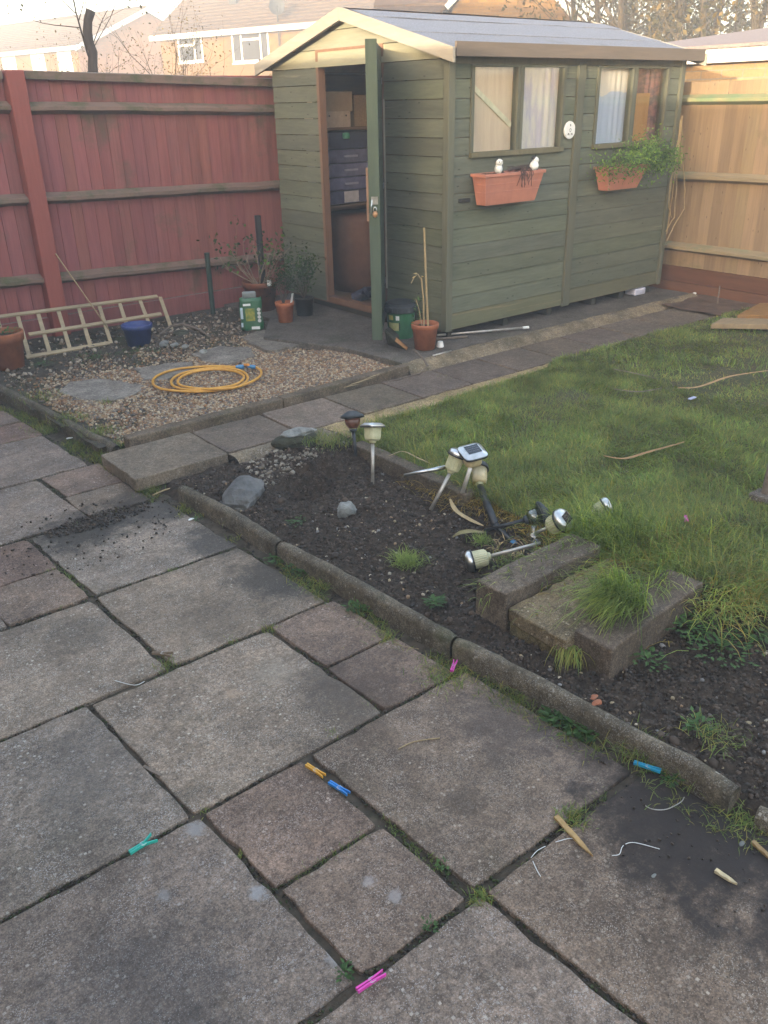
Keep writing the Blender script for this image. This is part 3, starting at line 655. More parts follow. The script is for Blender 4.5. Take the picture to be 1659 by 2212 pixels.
scatter(60000, 1.4, 3.7, 4.33, 5.95, gcond, grav_h, 0.0045, 0.0125, gcol, 'gravel', M['pebble'], 1.4, 0.5)
def gcond2(x, y):
    d = ((x-2.98)/0.42)**2 + ((y-6.15)/0.26)**2; q = RNG.random(len(x))
    return inpoly(x, y, gpoly) & ((d < 1) & (q < 0.55) | (q < 0.09+.25*(fnoise(x, y, 7.0, 3.0) > .6)))
scatter(14000, 1.45, 3.7, 5.75, 6.9, gcond2, grav_h, 0.004, 0.019, [(.26, .19, .13), (.16, .11, .075), (.08, .06, .045), (.36, .30, .23), (.11, .085, .065)], 'rubble_gravel', M['pebble'], 3.0, 0.5)

# concrete base of the shed with its crumbling aggregate edge
b = MB()
b.prism([(3.67, 4.36), (7.10, 4.34), (7.10, 6.98), (3.72, 6.98), (3.72, 6.2), (3.34, 5.68), (3.62, 5.0)], 0.0, 0.102)
base = b.build('concrete_base', M['pad'], bevel=0.006); struct(base)
def haunch(name, pts_top, pts_bot, mat, t):
    """irregular sloping strip; pts: (x, y, z) pairs densified"""
    b = MB(); n = 90; vs = []
    def lerp(P, s):
        s *= len(P)-1; i = min(int(s), len(P)-2); f = s-i; return Vector(P[i]).lerp(Vector(P[i+1]), f)
    K = 5
    for i in range(n+1):
        s = i/n; a, c = lerp(pts_top, s), lerp(pts_bot, s)
        for k in range(K+1):
            f = k/K; p = a.lerp(c, f); j = 0.012 if 0 < k < K else 0.006
            p += Vector((0, noise.noise(p*14)*j*1.6, (noise.noise(p*22+Vector((5, 1, 2))))*j + 0.02*math.sin(math.pi*f)*0.6))
            vs.append(p)
    fs = [(i*(K+1)+k, (i+1)*(K+1)+k, (i+1)*(K+1)+k+1, i*(K+1)+k+1) for i in range(n) for k in range(K)]
    return struct(b.add(vs, fs, t).build(name, mat, smooth=True))
haunch('base_edge', [(3.66, 4.385, 0.106), (5.0, 4.375, 0.106), (7.1, 4.36, 0.106)], [(3.62, 4.215, 0.045), (5.0, 4.235, 0.045), (7.1, 4.26, 0.05)], M['agg'], (.85, .8, .72))
haunch('path_edge', [(2.55, 3.79, 0.064), (3.6, 3.79, 0.066), (4.5, 3.785, 0.066)], [(2.6, 3.60, 0.045), (3.6, 3.58, 0.045), (4.42, 3.74, 0.05)], M['agg'], (1.35, 1.2, 0.85))
haunch('path_edge_by_bed', [(1.96, 3.79, 0.062), (2.2, 3.79, 0.062), (2.56, 3.79, 0.062)], [(1.97, 3.66, 0.02), (2.2, 3.62, 0.035), (2.56, 3.60, 0.05)], M['agg'], (.9, .85, .8))

# lawn
lawn_poly = [(2.5, 3.40), (2.62, 3.58), (3.3, 3.60), (4.30, 3.63), (4.50, 3.74), (6.95, 3.74), (7.12, 3.6), (7.12, -2.0), (2.95, -2.0), (2.80, 0.95), (2.66, 1.24), (2.60, 1.50), (2.48, 1.60), (2.44, 1.73), (2.5, 1.86)]
def lawn_h(x, y): 
    return 0.095 + (fnoise(x, y, 2.5, 9.0)-0.5)*0.03 - np.clip((x-4.6)/2.5, 0, 1)*0.02
struct(grid('lawn', M['lawnbase'], 2.36, 7.12, -2.0, 3.76, 130, 150, lawn_h, keep=lambda x, y: inpoly(x, y, lawn_poly)))
def barec(x, y):        # worn, thin patches
    v = np.exp(-(((x-5.2)/0.9)**2+((y-2.75)/0.45)**2)) + 0.9*np.exp(-(((x-3.9)/0.35)**2+((y-3.15)/0.14)**2)) + 0.8*np.exp(-(((x-6.3)/0.5)**2+((y-3.3)/0.4)**2))
    return np.clip(v + (fnoise(x, y, 6, 4.0)-0.5)*0.9, 0, 1)
def grass_mass(name, n, x0, x1, y0, y1, cond, L0, L1, W0, W1, lean, cols, hf=lawn_h, curl=0.5, cs=4.0):
    x = RNG.uniform(x0, x1, n); y = RNG.uniform(y0, y1, n); k = cond(x, y); x, y = x[k], y[k]; n = len(x)
    P = np.stack([x, y, hf(x, y)-0.004], -1)
    cl = fnoise(x, y, cs, 11.0)
    L = RNG.uniform(L0, L1, n)*(0.55+0.9*cl); W = RNG.uniform(W0, W1, n)
    az = RNG.uniform(0, 6.28, n)*0.6 + fnoise(x, y, 3.3, 2.2)*12
    ln = np.abs(RNG.normal(lean, 0.3, n)); C = np.array(cols)
    T = C[RNG.choice(len(C), n)]*RNG.uniform(0.75, 1.2, (n, 1))*(0.8+0.45*fnoise(x, y, 5.0, 31.0))[:, None]
    V, F, TT = blades(P, L, W, az, ln, T, curl)
    return struct(mass(name, V, F, TT, M['grass']), 'stuff')
gc = [(1, 1, 1), (0.85, 1.0, 0.8), (1.2, 1.1, 0.9), (0.8, 0.95, 0.75), (1.7, 1.25, 1.0)]
def vis(x, y):      # in (a generous) view
    cxm = RW[0][0]*x+RW[1][0]*y; fwd = RW[0][2]*x+RW[1][2]*y + 0.0
    return cxm < 0.80*(fwd) + 1.3
inl = lambda x, y: inpoly(x, y, lawn_poly) & vis(x, y)
grass_mass('lawn_grass', 260000, 2.38, 4.6, -0.9, 3.76, lambda x, y: inl(x, y) & (RNG.random(len(x)) > barec(x, y)*0.9), 0.028, 0.055, 0.0018, 0.0032, 0.55, gc)
grass_mass('lawn_grass', 100000, 4.6, 7.1, 0.1, 3.76, lambda x, y: inl(x, y) & (RNG.random(len(x)) > barec(x, y)*1.05), 0.028, 0.048, 0.003, 0.005, 0.6, gc)
grass_mass('lawn_thatch', 32000, 2.38, 7.0, 0.2, 3.76, inl, 0.02, 0.05, 0.0016, 0.003, 1.25, [(1.7, 1.15, .9), (1.2, .85, .7), (2.1, 1.6, 1.1)], curl=.15)
grass_mass('lawn_coarse_blades', 16000, 2.4, 6.5, 0.3, 3.74, lambda x, y: inl(x, y) & (fnoise(x, y, 2.2, 41.0) > .5), 0.05, 0.085, 0.0035, 0.006, 0.6, [(.9, 1.1, .8), (1.3, 1.4, .9), (.7, .85, .7)], curl=.45)
def coarse(x, y): return inl(x, y) & (np.exp(-(((x-2.75)/0.3)**2+((y-1.65)/0.5)**2)) + 0.5*np.exp(-((x-2.62)/0.15)**2) > RNG.random(len(x)))
grass_mass('long_grass', 26000, 2.38, 3.4, 0.5, 3.6, coarse, 0.07, 0.13, 0.0016, 0.003, 0.5, gc + [(1.9, 1.5, 1.1)], curl=0.45, cs=8)
# straw at the foot of the bank
grass_mass('dry_grass', 5200, 2.40, 2.68, 1.7, 2.9, lambda x, y: (RNG.random(len(x)) < np.exp(-((x-2.53)/0.08)**2)), 0.04, 0.10, 0.0018, 0.003, 0.9, [(3.4, 1.9, 1.6), (2.6, 1.4, 1.2), (1.6, 1.1, 0.9)], hf=soil_h, curl=0.5, cs=9)
def tuft(name, label, c, n, L, spread, lean, az0=None, azs=6.28, cols=gc, curl=0.4, W=0.0022, z=None, cat='grass tuft', group=None, kind=None, base=None):
    """one clump of grass"""
    n = int(n); P = np.zeros((n, 3)); bs = base or (spread, spread)
    P[:, 0] = c[0]+RNG.normal(0, bs[0], n); P[:, 1] = c[1]+RNG.normal(0, bs[1], n); P[:, 2] = c[2]
    az = RNG.uniform(0, 6.28, n) if az0 is None else RNG.normal(az0, azs, n)
    T = np.array(cols)[RNG.choice(len(cols), n)]*RNG.uniform(.75, 1.25, (n, 1))
    V, F, TT = blades(P, RNG.uniform(L*0.5, L, n), np.full(n, W), az, np.abs(RNG.normal(lean, 0.3, n)), T, curl)
    o = mass(name, V - np.array(c), F, TT, M['grass']); o.location = c
    if kind: struct(o, kind)
    else: tag(o, label, cat, group)
    return o

# ================================================================ KERBS AND BLOCKS
def kerb(pts, label, r=0.0265, top=0.076, name='roll_top_kerb', mat='kerb', group='round topped edging kerbs'):
    pts = [Vector((p[0], p[1], 0)) for p in pts]
    D = []      # densify
    for i in range(len(pts)-1):
        n = max(1, int((pts[i+1]-pts[i]).length/0.04))
        for k in range(n): D.append(pts[i].lerp(pts[i+1], k/n))
    D.append(pts[-1])
    prof = [(-r*1.02, -0.06), (-r, top-r)] + [(-r*math.cos(a), top-r+r*math.sin(a)) for a in [R_(x) for x in (20, 45, 70, 90, 110, 135, 160)]] + [(r, top-r), (r*1.02, -0.06)]
    vs = []; K = len(prof)
    for i, p in enumerate(D):
        d = (D[min(i+1, len(D)-1)]-D[max(i-1, 0)]).normalized(); sd = Vector((-d.y, d.x, 0))
        e = 0.93 if i in (0, len(D)-1) else 1
        for (o_, z) in prof:
            q = p + sd*o_*e; q.z = (z if z < 0 else z*e)
            nn = noise.noise(q*9)*0.0012 + noise.noise(q*25)*0.0022 + noise.noise(q*70)*0.0025 - (0.006 if noise.noise(q*16+Vector((9, 2, 4))) > .5 else 0); q += sd*nn; q.z += nn
            vs.append(q)
    fs = [(i*K+k, i*K+k+1, (i+1)*K+k+1, (i+1)*K+k) for i in range(len(D)-1) for k in range(K-1)] + [tuple(range(K)), tuple(range((len(D)-1)*K+K-1, (len(D)-1)*K-1, -1))]
    b = MB(); b.add(vs, fs)
    o = b.build(name, M[mat], smooth=True)
    return tag(o, label, 'kerb', group)
def kpart(P): return [(p.x, p.y) for p in P]
def kend(a, c, d=.006): 
    v = (c-a).normalized()*d; return a+v
def split_at(P, i, gap=.005):
    d = (P[i+1]-P[i-1]).normalized()*gap; return P[:i]+[P[i]-d], [P[i]+d]+P[i+1:]
ka, kr = split_at(KP, 2); kb, kc = split_at(kr, 2)
kerb(kpart(ka), 'round topped concrete kerb starting by the step beside the grey rocks')
kerb(kpart(kb), 'middle round topped concrete kerb between patio and soil bed')
kerb(kpart(kc), 'round topped concrete kerb nearest the camera with a rounded broken end')
la, lb = split_at(LP_, 2)
kerb(kpart(la), 'round topped concrete kerb at the corner of the gravel, ending at the path step')
kerb(kpart(lb+[LP_[-1]+(LP_[-1]-LP_[-2]).normalized()*.5]), 'round topped concrete kerb at the left edge, in front of the big terracotta pot')
q = KP[-1]+(KP[-1]-KP[-2]).normalized()*.06; kerb([(q.x+.015, q.y), (q.x+.12, q.y-.5)], 'sunken stub of kerb at the right edge of the picture', r=0.026, top=0.045)
def flatkerb(p0, p1, wd, z0, z1, label, t=1, group='straight concrete edging strips', mat='kerb', nm='edging_kerb'):
    b = MB(); p0, p1 = Vector((*p0, 0)), Vector((*p1, 0)); d = (p1-p0); L = d.length; d.normalize(); sd = Vector((-d.y, d.x, 0)); n = max(2, int(L/0.05))
    rows = []
    for i in range(n+1):
        c = p0+d*(L*i/n); row = []
        for (o_, z) in ((-wd/2, z0), (-wd/2, z1), (wd/2, z1), (wd/2, z0)):
            q = c+sd*o_; q.z = z; q += Vector((0, 0, 1))*noise.noise(q*18)*0.006 + sd*noise.noise(q*24+Vector((3, 3, 3)))*0.005; row.append(q)
        rows.append(row)
    vs = [q for r in rows for q in r]
    fs = [(i*4+k, i*4+k+1, (i+1)*4+k+1, (i+1)*4+k) for i in range(n) for k in range(3)] + [(3, 2, 1, 0), (n*4, n*4+1, n*4+2, n*4+3)]
    b.add(vs, fs, t); o = b.build(nm, M[mat], bevel=0.008)
    return tag(o, label, 'kerb', group)
flatkerb((1.60, 4.275), (2.60, 4.285), 0.075, 0.0, 0.112, 'pebbly concrete edging strip between gravel and path, end nearest the patio', mat='block', t=(1.15, 1.05, .9))
flatkerb((2.605, 4.285), (3.64, 4.32), 0.075, 0.0, 0.114, 'pebbly concrete edging strip between gravel and path, next to the canes pot', mat='block', t=(1.1, 1.02, .88))
flatkerb((2.49, 3.36), (2.49, 2.50), 0.075, -0.05, 0.118, 'sunken concrete edging between lawn and soil, behind the solar lights', mat='block', t=(.85, .8, .72), group=None)
# the three heavy blocks at the bed's corner
bl = flatkerb((1.888, 1.785), (2.43, 1.80), 0.145, -0.04, 0.178, 'long square-edged concrete block lying beside the fallen solar light', mat='block', nm='concrete_block', group=None, t=(1.05, .98, .9)); bl['category'] = 'block'
bl = flatkerb((1.93, 1.368), (2.52, 1.415), 0.145, -0.05, 0.152, 'concrete block nearest the camera under a drooping clump of grass', mat='block', nm='concrete_block', group=None, t=(.88, .8, .72)); bl['category'] = 'block'
b = MB()
P = slab_poly(1.885, 2.46, 1.435, 1.705, 0.006, 0.04); n = len(P)
b.prism([(x, y) for x, y in P], 0.075, 0.130, (.85, .76, .62)); P2 = slab_poly(1.895, 2.44, 1.44, 1.70, 0.012, 0.04)
b.prism(P2, -0.02, 0.069, (.62, .58, .4))
tag(b.build('broken_slab', M['agg'], bevel=0.006), 'broken pebbly slab in two layers lying between the two concrete blocks', 'slab')

# rocks
def rock(c, r, label, mat, ang=0, amp=0.3, seed=1, fq=0.9):
    b = MB(); b.stone((0, 0, 0), r, 3, amp, seed=seed, fq=fq, ang=ang)
    o = b.build('rock', M[mat]); o.location = c; return tag(o, label, 'rock')
rock(tuple(G(527, 1072, .04)), (0.125, 0.085, 0.062), 'dark grey angular rock in the soil behind the round kerb', 'rock', 0.7, 0.35, 3.1)
rock((2.02, 2.83, 0.060), (0.045, 0.035, 0.045), 'small pale grey rock standing on the soil', 'rockpale', 0.3, 0.35, 8.3)
rock(tuple(G(640, 955, .08)), (0.135, 0.06, 0.05), 'flat mossy rock with a pale crusted top leaning against the path', 'mossrock', -0.25, 0.25, 5.2)
b = MB(); b.stone((0, 0, 0), (0.098, 0.042, 0.022), 3, 0.3, seed=2.4, ang=-0.2)
o = b.build('stone_flake', M['rockpale']); o.location = tuple(G(640, 955, .08)+Vector((.02, .0, .05))); tag(o, 'white crusted flake lying on top of the mossy rock', 'stone')

# ================================================================ RED FENCE
FY = 7.0; FT = 1.985
f = thing('red_fence', 'red stained close-board fence with mossy grey rails behind the gravel', 'fence', (2.2, FY, 0.1))
def vboards(mb, x0, x1, z0, z1, axis, plane, sign, w=0.1, tr=(0.82, 1.15), zj=0.0):
    x = x0
    while x < x1 - 0.01:
        ww = min(w*random.uniform(.92, 1.06), x1-x); t = random.uniform(*tr); t = (t, t*random.uniform(.94, 1.05), t*random.uniform(.92, 1.06))
        zt = z1 + random.uniform(-zj, zj)
        a, c = x+0.0025, x+ww-0.0025; p0, p1 = plane, plane+sign*0.006; q0, q1 = plane-sign*0.004, plane+sign*0.013
        def V(u, v, z): return (u, v, z) if axis == 'x' else (v, u, z)
        mb.hexa([V(a, p0-sign*0.004, z0), V(c, q0, z0), V(c, q1+sign*0.002, z0), V(a, p1, z0)], [V(a, p0-sign*0.004, zt), V(c, q0, zt), V(c, q1+sign*0.002, zt), V(a, p1, zt)], t)
        x += ww
b = MB(); vboards(b, 2.29, 5.2, 0.22, FT-0.03, 'x', FY+0.06, -1, tr=(.9, 1.1)); b.box(2.29, 5.2, FY+0.0665, FY+0.074, 0.22, FT-0.04, .25); b.build('board_panel', M['redwood'], f)  # dark backing sheet paints the shade lines between boards, both bays
b = MB(); vboards(b, 0.6, 2.20, 0.22, FT-0.03, 'x', FY+0.06, -1, tr=(.9, 1.1)); b.box(.6, 2.2, FY+0.0665, FY+0.074, 0.22, FT-0.04, .25); b.build('board_panel', M['redwood'], f)
for (z0, z1) in ((1.745, 1.69), (1.115, 1.065), (0.52, 0.44)):
    for (xa, xb) in ((0.6, 2.18), (2.30, 5.2)):
        b = MB(); n = 14
        vs = []
        for i in range(n+1):
            x = xa+(xb-xa)*i/n; z = z0+(z1-z0)*(x-2.2)/2.2 + random.uniform(-.004, .004)
            vs += [(x, FY+0.045, z-0.045), (x, FY-0.028, z-0.018), (x, FY-0.030, z+0.008), (x, FY+0.045, z+0.040)]
        b.add(vs, [(i*4+k, i*4+(k+1) % 4, (i+1)*4+(k+1) % 4, (i+1)*4+k) for i in range(n) for k in range(4)] + [(3, 2, 1, 0), (n*4, n*4+1, n*4+2, n*4+3)])
        b.build('rail', M['redrail'], f)
b = MB(); b.box(2.165, 2.295, FY-0.055, FY+0.075, 0.0, FT+0.0); pst = b.build('fence_post', M['redpost'], f, bevel=0.008)
b = MB(); b.add([(2.15, FY-0.07, FT+0.001), (2.31, FY-0.07, FT+0.001), (2.31, FY+0.09, FT+0.001), (2.15, FY+0.09, FT+0.001), (2.23, FY+0.01, FT+0.035)], [(0,3,2,1),(0,1,4),(1,2,4),(2,3,4),(3,0,4)]); b.build('post_cap', M['redrail'], pst).parent = f
b = MB(); b.hexa([(2.31, FY-0.012, FT-0.055), (5.2, FY-0.012, FT-0.14), (5.2, FY+0.085, FT-0.14), (2.31, FY+0.085, FT-0.055)], [(2.31, FY-0.02, FT-0.005), (5.2, FY-0.02, FT-0.075), (5.2, FY+0.095, FT-0.065), (2.31, FY+0.095, FT+0.005)])
b.build('capping', M['redrail'], f)
b = MB(); b.box(0.6, 2.15, FY-0.018, FY+0.09, FT-0.055, FT-0.005); b.build('capping', M['redrail'], f)
b = MB(); b.box(2.30, 5.2, FY+0.02, FY+0.05, 0.03, 0.215); b.box(0.6, 2.16, FY+0.02, FY+0.05, 0.03, 0.215); b.build('gravel_board', M['redwood'], f)

# ================================================================ TAN FENCE
TX = 7.18
f = thing('tan_fence', 'tan close-board fence with pale rails beyond the shed', 'fence', (TX, 4.0, 0.0))
b = MB(); vboards(b, 0.6, 5.6, 0.30, 1.835, 'y', TX+0.05, -1, w=0.108, tr=(.85, 1.2), zj=0.004); b.box(TX+.0565, TX+.064, .6, 5.6, .3, 1.82, .3); b.build('board_panel', M['tanwood'], f)  # dark sheet behind the boards stands in for shade in the gaps
for z, nm in ((1.70, 1), (1.085, 0), (0.475, 0)):
    b = MB(); n = 16; vs = []
    for i in range(n+1):
        y = 0.6+5.0*i/n; zz = z+random.uniform(-.003, .003)
        vs += [(TX+0.04, y, zz-0.045), (TX-0.03, y, zz-0.018), (TX-0.032, y, zz+0.008), (TX+0.04, y, zz+0.038)]
    b.add(vs, [(i*4+k, (i+1)*4+k, (i+1)*4+(k+1) % 4, i*4+(k+1) % 4) for i in range(n) for k in range(4)] + [(0, 1, 2, 3), (n*4+3, n*4+2, n*4+1, n*4)], (0.85, 1.0, 0.85) if nm else 1)
    b.build('rail', M['tanrail'], f)
b = MB(); b.box(TX+0.0, TX+0.035, 0.6, 5.6, 0.02, 0.165); b.box(TX+0.005, TX+0.04, 0.6, 5.6, 0.17, 0.30, (.9, .85, .8)); b.build('gravel_board', M['brownboard'], f)
# beds at its foot
struct(grid('bare_earth', m_plain('reddish_earth', (0.15, 0.09, 0.058), (0.08, 0.052, 0.036), 8, 0.95, bump=0.8, bd=0.02, obj=False), 6.55, 7.2, 0.5, 4.4, 20, 90, lambda x, y: 0.085+(fnoise(x, y, 8)-0.5)*0.03))

# ================================================================ SHED
SX0, SX1, SY0, SY1, SZ0, SZE, SYC = 4.30, 6.95, 4.65, 6.80, 0.175, 2.00, 5.72
SL = 0.262; RZ = 2.035
sh = thing('garden_shed', 'green timber garden shed with an open door and grey felt roof', 'shed', (SX0, SY0, SZ0))
def roofz(y): return RZ + SL*(1.07-abs(y-SYC))
PITCH = 0.1205
def hboards(mb, axis, plane, out_, spans, z0, nrow, top=None, th=0.014, tr=(.88, 1.1)):
    """shiplap rows; spans(zmid) -> list of (a, b)"""
    for r in range(nrow):
        za, zb = z0+r*PITCH, z0+(r+1)*PITCH-0.004
        for (a, c) in spans((za+zb)/2, za, zb):
            segs = [(a, c)]
            if c-a > 0.9 and random.random() < 0.0: segs = []
            for (a_, c_) in segs:
                t = random.uniform(*tr); t = (t, t*random.uniform(.97, 1.03), t*random.uniform(.95, 1.04))
                zt = zb
                def V(u, o, z): return (u, plane+out_*o, z) if axis == 'x' else (plane+out_*o, u, z)
                if top:        # clipped under the roof slope
                    la, lc = min(zt, top(a_)), min(zt, top(c_))
                    
                    if la <= za or lc <= za:
                        # trim horizontally to where the roof meets the board
                        k = 40; us = [a_+(c_-a_)*i/k for i in range(k+1)]; us = [u for u in us if top(u) > za+0.004]; 
                        if len(us) < 2: continue
                        a2, c2 = us[0], us[-1]
                    else: a2, c2 = a_, c_
                    k = 24; us = [a2+(c2-a2)*i/k for i in range(k+1)]
                    lo = [V(u, 0.014, za) for u in us]; hi = [V(u, 0.008, max(za+0.003, min(zt, top(u)))) for u in us]
                    lob = [V(u, 0.0, za) for u in us]; hib = [V(u, 0.0, max(za+0.003, min(zt, top(u)))) for u in us]
                    n = k+1; vs = lo+hi+lob+hib
                    fs = [(i, i+1, n+i+1, n+i) for i in range(k)] + [(2*n+i, 3*n+i, 3*n+i+1, 2*n+i+1) for i in range(k)] + [(n+i, n+i+1, 3*n+i+1, 3*n+i) for i in range(k)] + [(i, 2*n+i, 2*n+i+1, i+1) for i in range(k)]
                    mb.add(vs, fs, t)
                else:
                    zm = zb-0.012
                    A = [V(a_, 0, za), V(c_, 0, za), V(c_, 0.014, za), V(a_, 0.014, za)]
                    B = [V(a_, 0, zm), V(c_, 0, zm), V(c_, 0.011, zm), V(a_, 0.011, zm)]
                    C = [V(a_, 0, zb), V(c_, 0, zb), V(c_, 0.006, zb), V(a_, 0.006, zb)]
                    mb.hexa(A, B, t); mb.hexa(B, C, t)
W1, W2, W3, W4 = (4.53, 4.955), (5.02, 5.445), (5.87, 6.28), (6.34, 6.745)
WZ0, WZ1 = 1.385, 1.945
def long_spans(a, c, wa, wc):
    def sp(zm, za, zb):
        return [(a, wa), (wc, c)] if za > WZ0-0.03 else [(a, c)]
    return sp
for (a, c, wa, wc) in ((4.335, 5.622, 4.50, 5.475), (5.662, 6.925, 5.84, 6.775)):
    b = MB(); hboards(b, 'x', SY0, -1, long_spans(a, c, wa, wc), SZ0+0.121, 14)
    b.build('side_wall', M['shed'], sh)
    b = MB(); hboards(b, 'x', SY0, -1, lambda *q: [(a, c)], SZ0, 1); b.build('bottom_board', M['shedworn'], sh)
b = MB(); b.box(5.60, 5.684, SY0-0.034, SY0-0.012, SZ0-0.01, SZE-0.03); b.build('cover_strip', M['shedtrim'], sh, bevel=0.002)
b = MB(); b.box(SX0-0.02, SX0+0.04, SY0-0.036, SY0+0.02, SZ0-0.005, SZE, 1.15); b.build('corner_trim', M['shedtrim'], sh, bevel=0.003)
b = MB(); b.box(SX1-0.03, SX1+0.02, SY0-0.034, SY0+0.02, SZ0-0.005, SZE, 1.1); b.build('corner_trim', M['shedtrim'], sh, bevel=0.003)
b = MB(); b.box(SX0+0.04, SX1-0.03, SY0-0.028, SY0, WZ1+0.003, SZE+0.03, (1.25, 1.12, .95)); b.build('header_rail', M['shedtrim'], sh, bevel=0.002)
# windows
for k, (a, c) in enumerate((W1, W2, W3, W4)):
    b = MB(); la = 0.028; 
    b.box(a-0.03, a, SY0-0.026, SY0+0.03, WZ0, WZ1); b.box(c, c+0.03, SY0-0.026, SY0+0.03, WZ0, WZ1)
    b.box(a-0.03, c+0.03, SY0-0.027, SY0+0.03, WZ1-0.012, WZ1+0.001, 1.1); b.box(a-0.031, c+0.031, SY0-0.04, SY0+0.03, WZ0-0.022, WZ0+0.012, (1.3, 1.15, .95))
    w_ = b.build('window', M['shedtrim'], sh, bevel=0.002)
    b = MB(); b.box(a, c, -0.004+SY0, SY0, WZ0+0.012, WZ1-0.012)
    p_ = b.build('pane', M['glass'], sh); p_.parent = w_
# gable wall with the doorway
DY0, DY1, DZ = 5.345, 6.125, 2.085
def gsp(zm, za, zb):
    return [(SY0+0.03, DY0-0.03), (DY1+0.03, SY1)] if zm < DZ-0.02 else [(SY0+0.03, SY1)]
for (ga, gb) in ((SY0+0.03, DY0-0.03), (DY1+0.03, SY1)):
    b = MB(); hboards(b, 'y', SX0, -1, lambda *q: [(ga, gb)], SZ0, 15, top=lambda y: roofz(y)-0.01)
    b.build('gable_wall', M['shed'], sh)
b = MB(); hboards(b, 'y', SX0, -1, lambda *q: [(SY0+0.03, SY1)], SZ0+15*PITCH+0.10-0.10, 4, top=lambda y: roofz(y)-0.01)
b.build('gable_top', M['shedtrim'], sh).data.materials[0] = m_wood('sunlit_gable_boards', (0.30, 0.29, 0.21), (0.22, 0.215, 0.155), (0.12, 0.12, 1), 14, 0.75)  # same shed paint, colour lightened so the boards read as sunlit
b = MB(); b.box(SX0-0.012, SX0+0.05, DY1, DY1+0.032, SZ0, DZ); b.box(SX0-0.012, SX0+0.05, DY0-0.032, DY0, SZ0, DZ, .8); b.box(SX0-0.013, SX0+0.05, DY0-0.03, DY1+0.03, DZ-0.0, DZ+0.022, (1.2, 1.25, 1.3))
b.box(SX0-0.014, SX0+0.05, DY0, DY1, SZ0-0.004, SZ0+0.045, (.75, .7, .65))
b.build('door_frame', M['rawwood'], sh)
# back, far walls, floor, bearers
b = MB(); b.box(SX0+0.02, SX1-0.01, SY1-0.014, SY1-0.002, SZ0, SZE+0.03); b.box(SX1-0.012, SX1, SY0+0.001, SY1-0.002, SZ0, SZE+0.03)
b.add([(SX1, SY0, SZE+0.02), (SX1, SYC, roofz(SYC)-0.01), (SX1, SY1, SZE+0.02), (SX1-0.012, SY0, SZE+0.02), (SX1-0.012, SYC, roofz(SYC)-0.01), (SX1-0.012, SY1, SZE+0.02)], [(0, 2, 1), (3, 4, 5), (0, 1, 4, 3), (1, 2, 5, 4)])
b.build('rear_wall', M['inside'], sh)
b = MB(); b.box(SX0+0.002, SX1-0.015, SY0+0.03, SY1-0.016, SZ0-0.016, SZ0-0.002); b.build('floor', M['inside'], sh)
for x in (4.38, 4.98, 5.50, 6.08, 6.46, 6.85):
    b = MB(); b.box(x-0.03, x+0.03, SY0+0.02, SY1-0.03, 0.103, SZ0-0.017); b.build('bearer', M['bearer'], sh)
# roof: boards, felt strips, fascia, barge boards
rf = MB(); X0, X1 = 4.235, 7.06; YE0, YE1 = 4.53, 6.91
def slope_pt(x, y, dz): return (x, y, RZ + SL*(1.07-abs(y-SYC)) + 0.018 + dz)
for (ya, yb) in ((YE0, SYC), (SYC, YE1)):
    rf.hexa([slope_pt(X0, ya, 0), slope_pt(X1, ya, 0), slope_pt(X1, yb, 0), slope_pt(X0, yb, 0)], [slope_pt(X0, ya, .014), slope_pt(X1, ya, .014), slope_pt(X1, yb, .014), slope_pt(X0, yb, .014)])
roof = rf.build('roof', M['inside'], sh)
for s_, ys in ((1, [(4.522, 5.02, 0), (4.95, 5.46, .005), (5.39, 5.76, .010)]), (-1, [(6.918, 6.3, 0), (6.4, 5.70, .005)])):
    for (ya, yb, dz) in ys:
        b = MB(); n = 40; vs = []
        for i in range(n+1):
            x = X0-0.012+(X1-X0+0.024)*i/n
            for k, yy in enumerate((ya, (ya+yb)/2, yb)):
                q = list(slope_pt(x, yy, 0.018+dz + 0.004*noise.noise(Vector((x*3, yy*5, dz*99)))))
                if k == 0: q[1] += 0.012*noise.noise(Vector((x*2.1, dz*50, 1)))
                vs.append(tuple(q))
        top_n = len(vs); vs += [(v[0], v[1], v[2]-0.004) for v in vs]
        fs = []
        for i in range(n):
            for k in range(2):
                q = (i*3+k, (i+1)*3+k, (i+1)*3+k+1, i*3+k+1); fs.append(q); fs.append(tuple(top_n+z for z in reversed(q)))
            fs.append((i*3, top_n+i*3, top_n+(i+1)*3, (i+1)*3))
        fl_ = b.add(vs, fs, 1.0 if dz else .95).build('felt_strip', M['felt'], sh, smooth=False); fl_.parent = roof
        fl_.location = Vector((0, 0, 0))
b = MB(); b.box(X0+0.01, X1, YE0-0.020, YE0-0.001, 1.985, 2.072); b.build('fascia', M['fascia'], sh, bevel=0.003)
b = MB(); b.box(X0+0.01, X1, YE1+0.001, YE1+0.02, 1.985, 2.072); b.build('fascia', M['fascia'], sh, bevel=0.003)
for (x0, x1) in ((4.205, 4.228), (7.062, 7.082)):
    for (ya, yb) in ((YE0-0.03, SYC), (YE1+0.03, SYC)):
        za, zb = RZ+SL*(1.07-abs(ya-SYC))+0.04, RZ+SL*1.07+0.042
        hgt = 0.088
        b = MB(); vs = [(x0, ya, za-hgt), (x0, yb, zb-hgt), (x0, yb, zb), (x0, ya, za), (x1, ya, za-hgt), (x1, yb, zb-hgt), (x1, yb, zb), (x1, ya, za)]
        b.add(vs, [(0,1,2,3),(7,6,5,4),(0,4,5,1),(1,5,6,2),(2,6,7,3),(3,7,4,0)]); b.build('barge_board', M['barge'], sh, bevel=0.003)
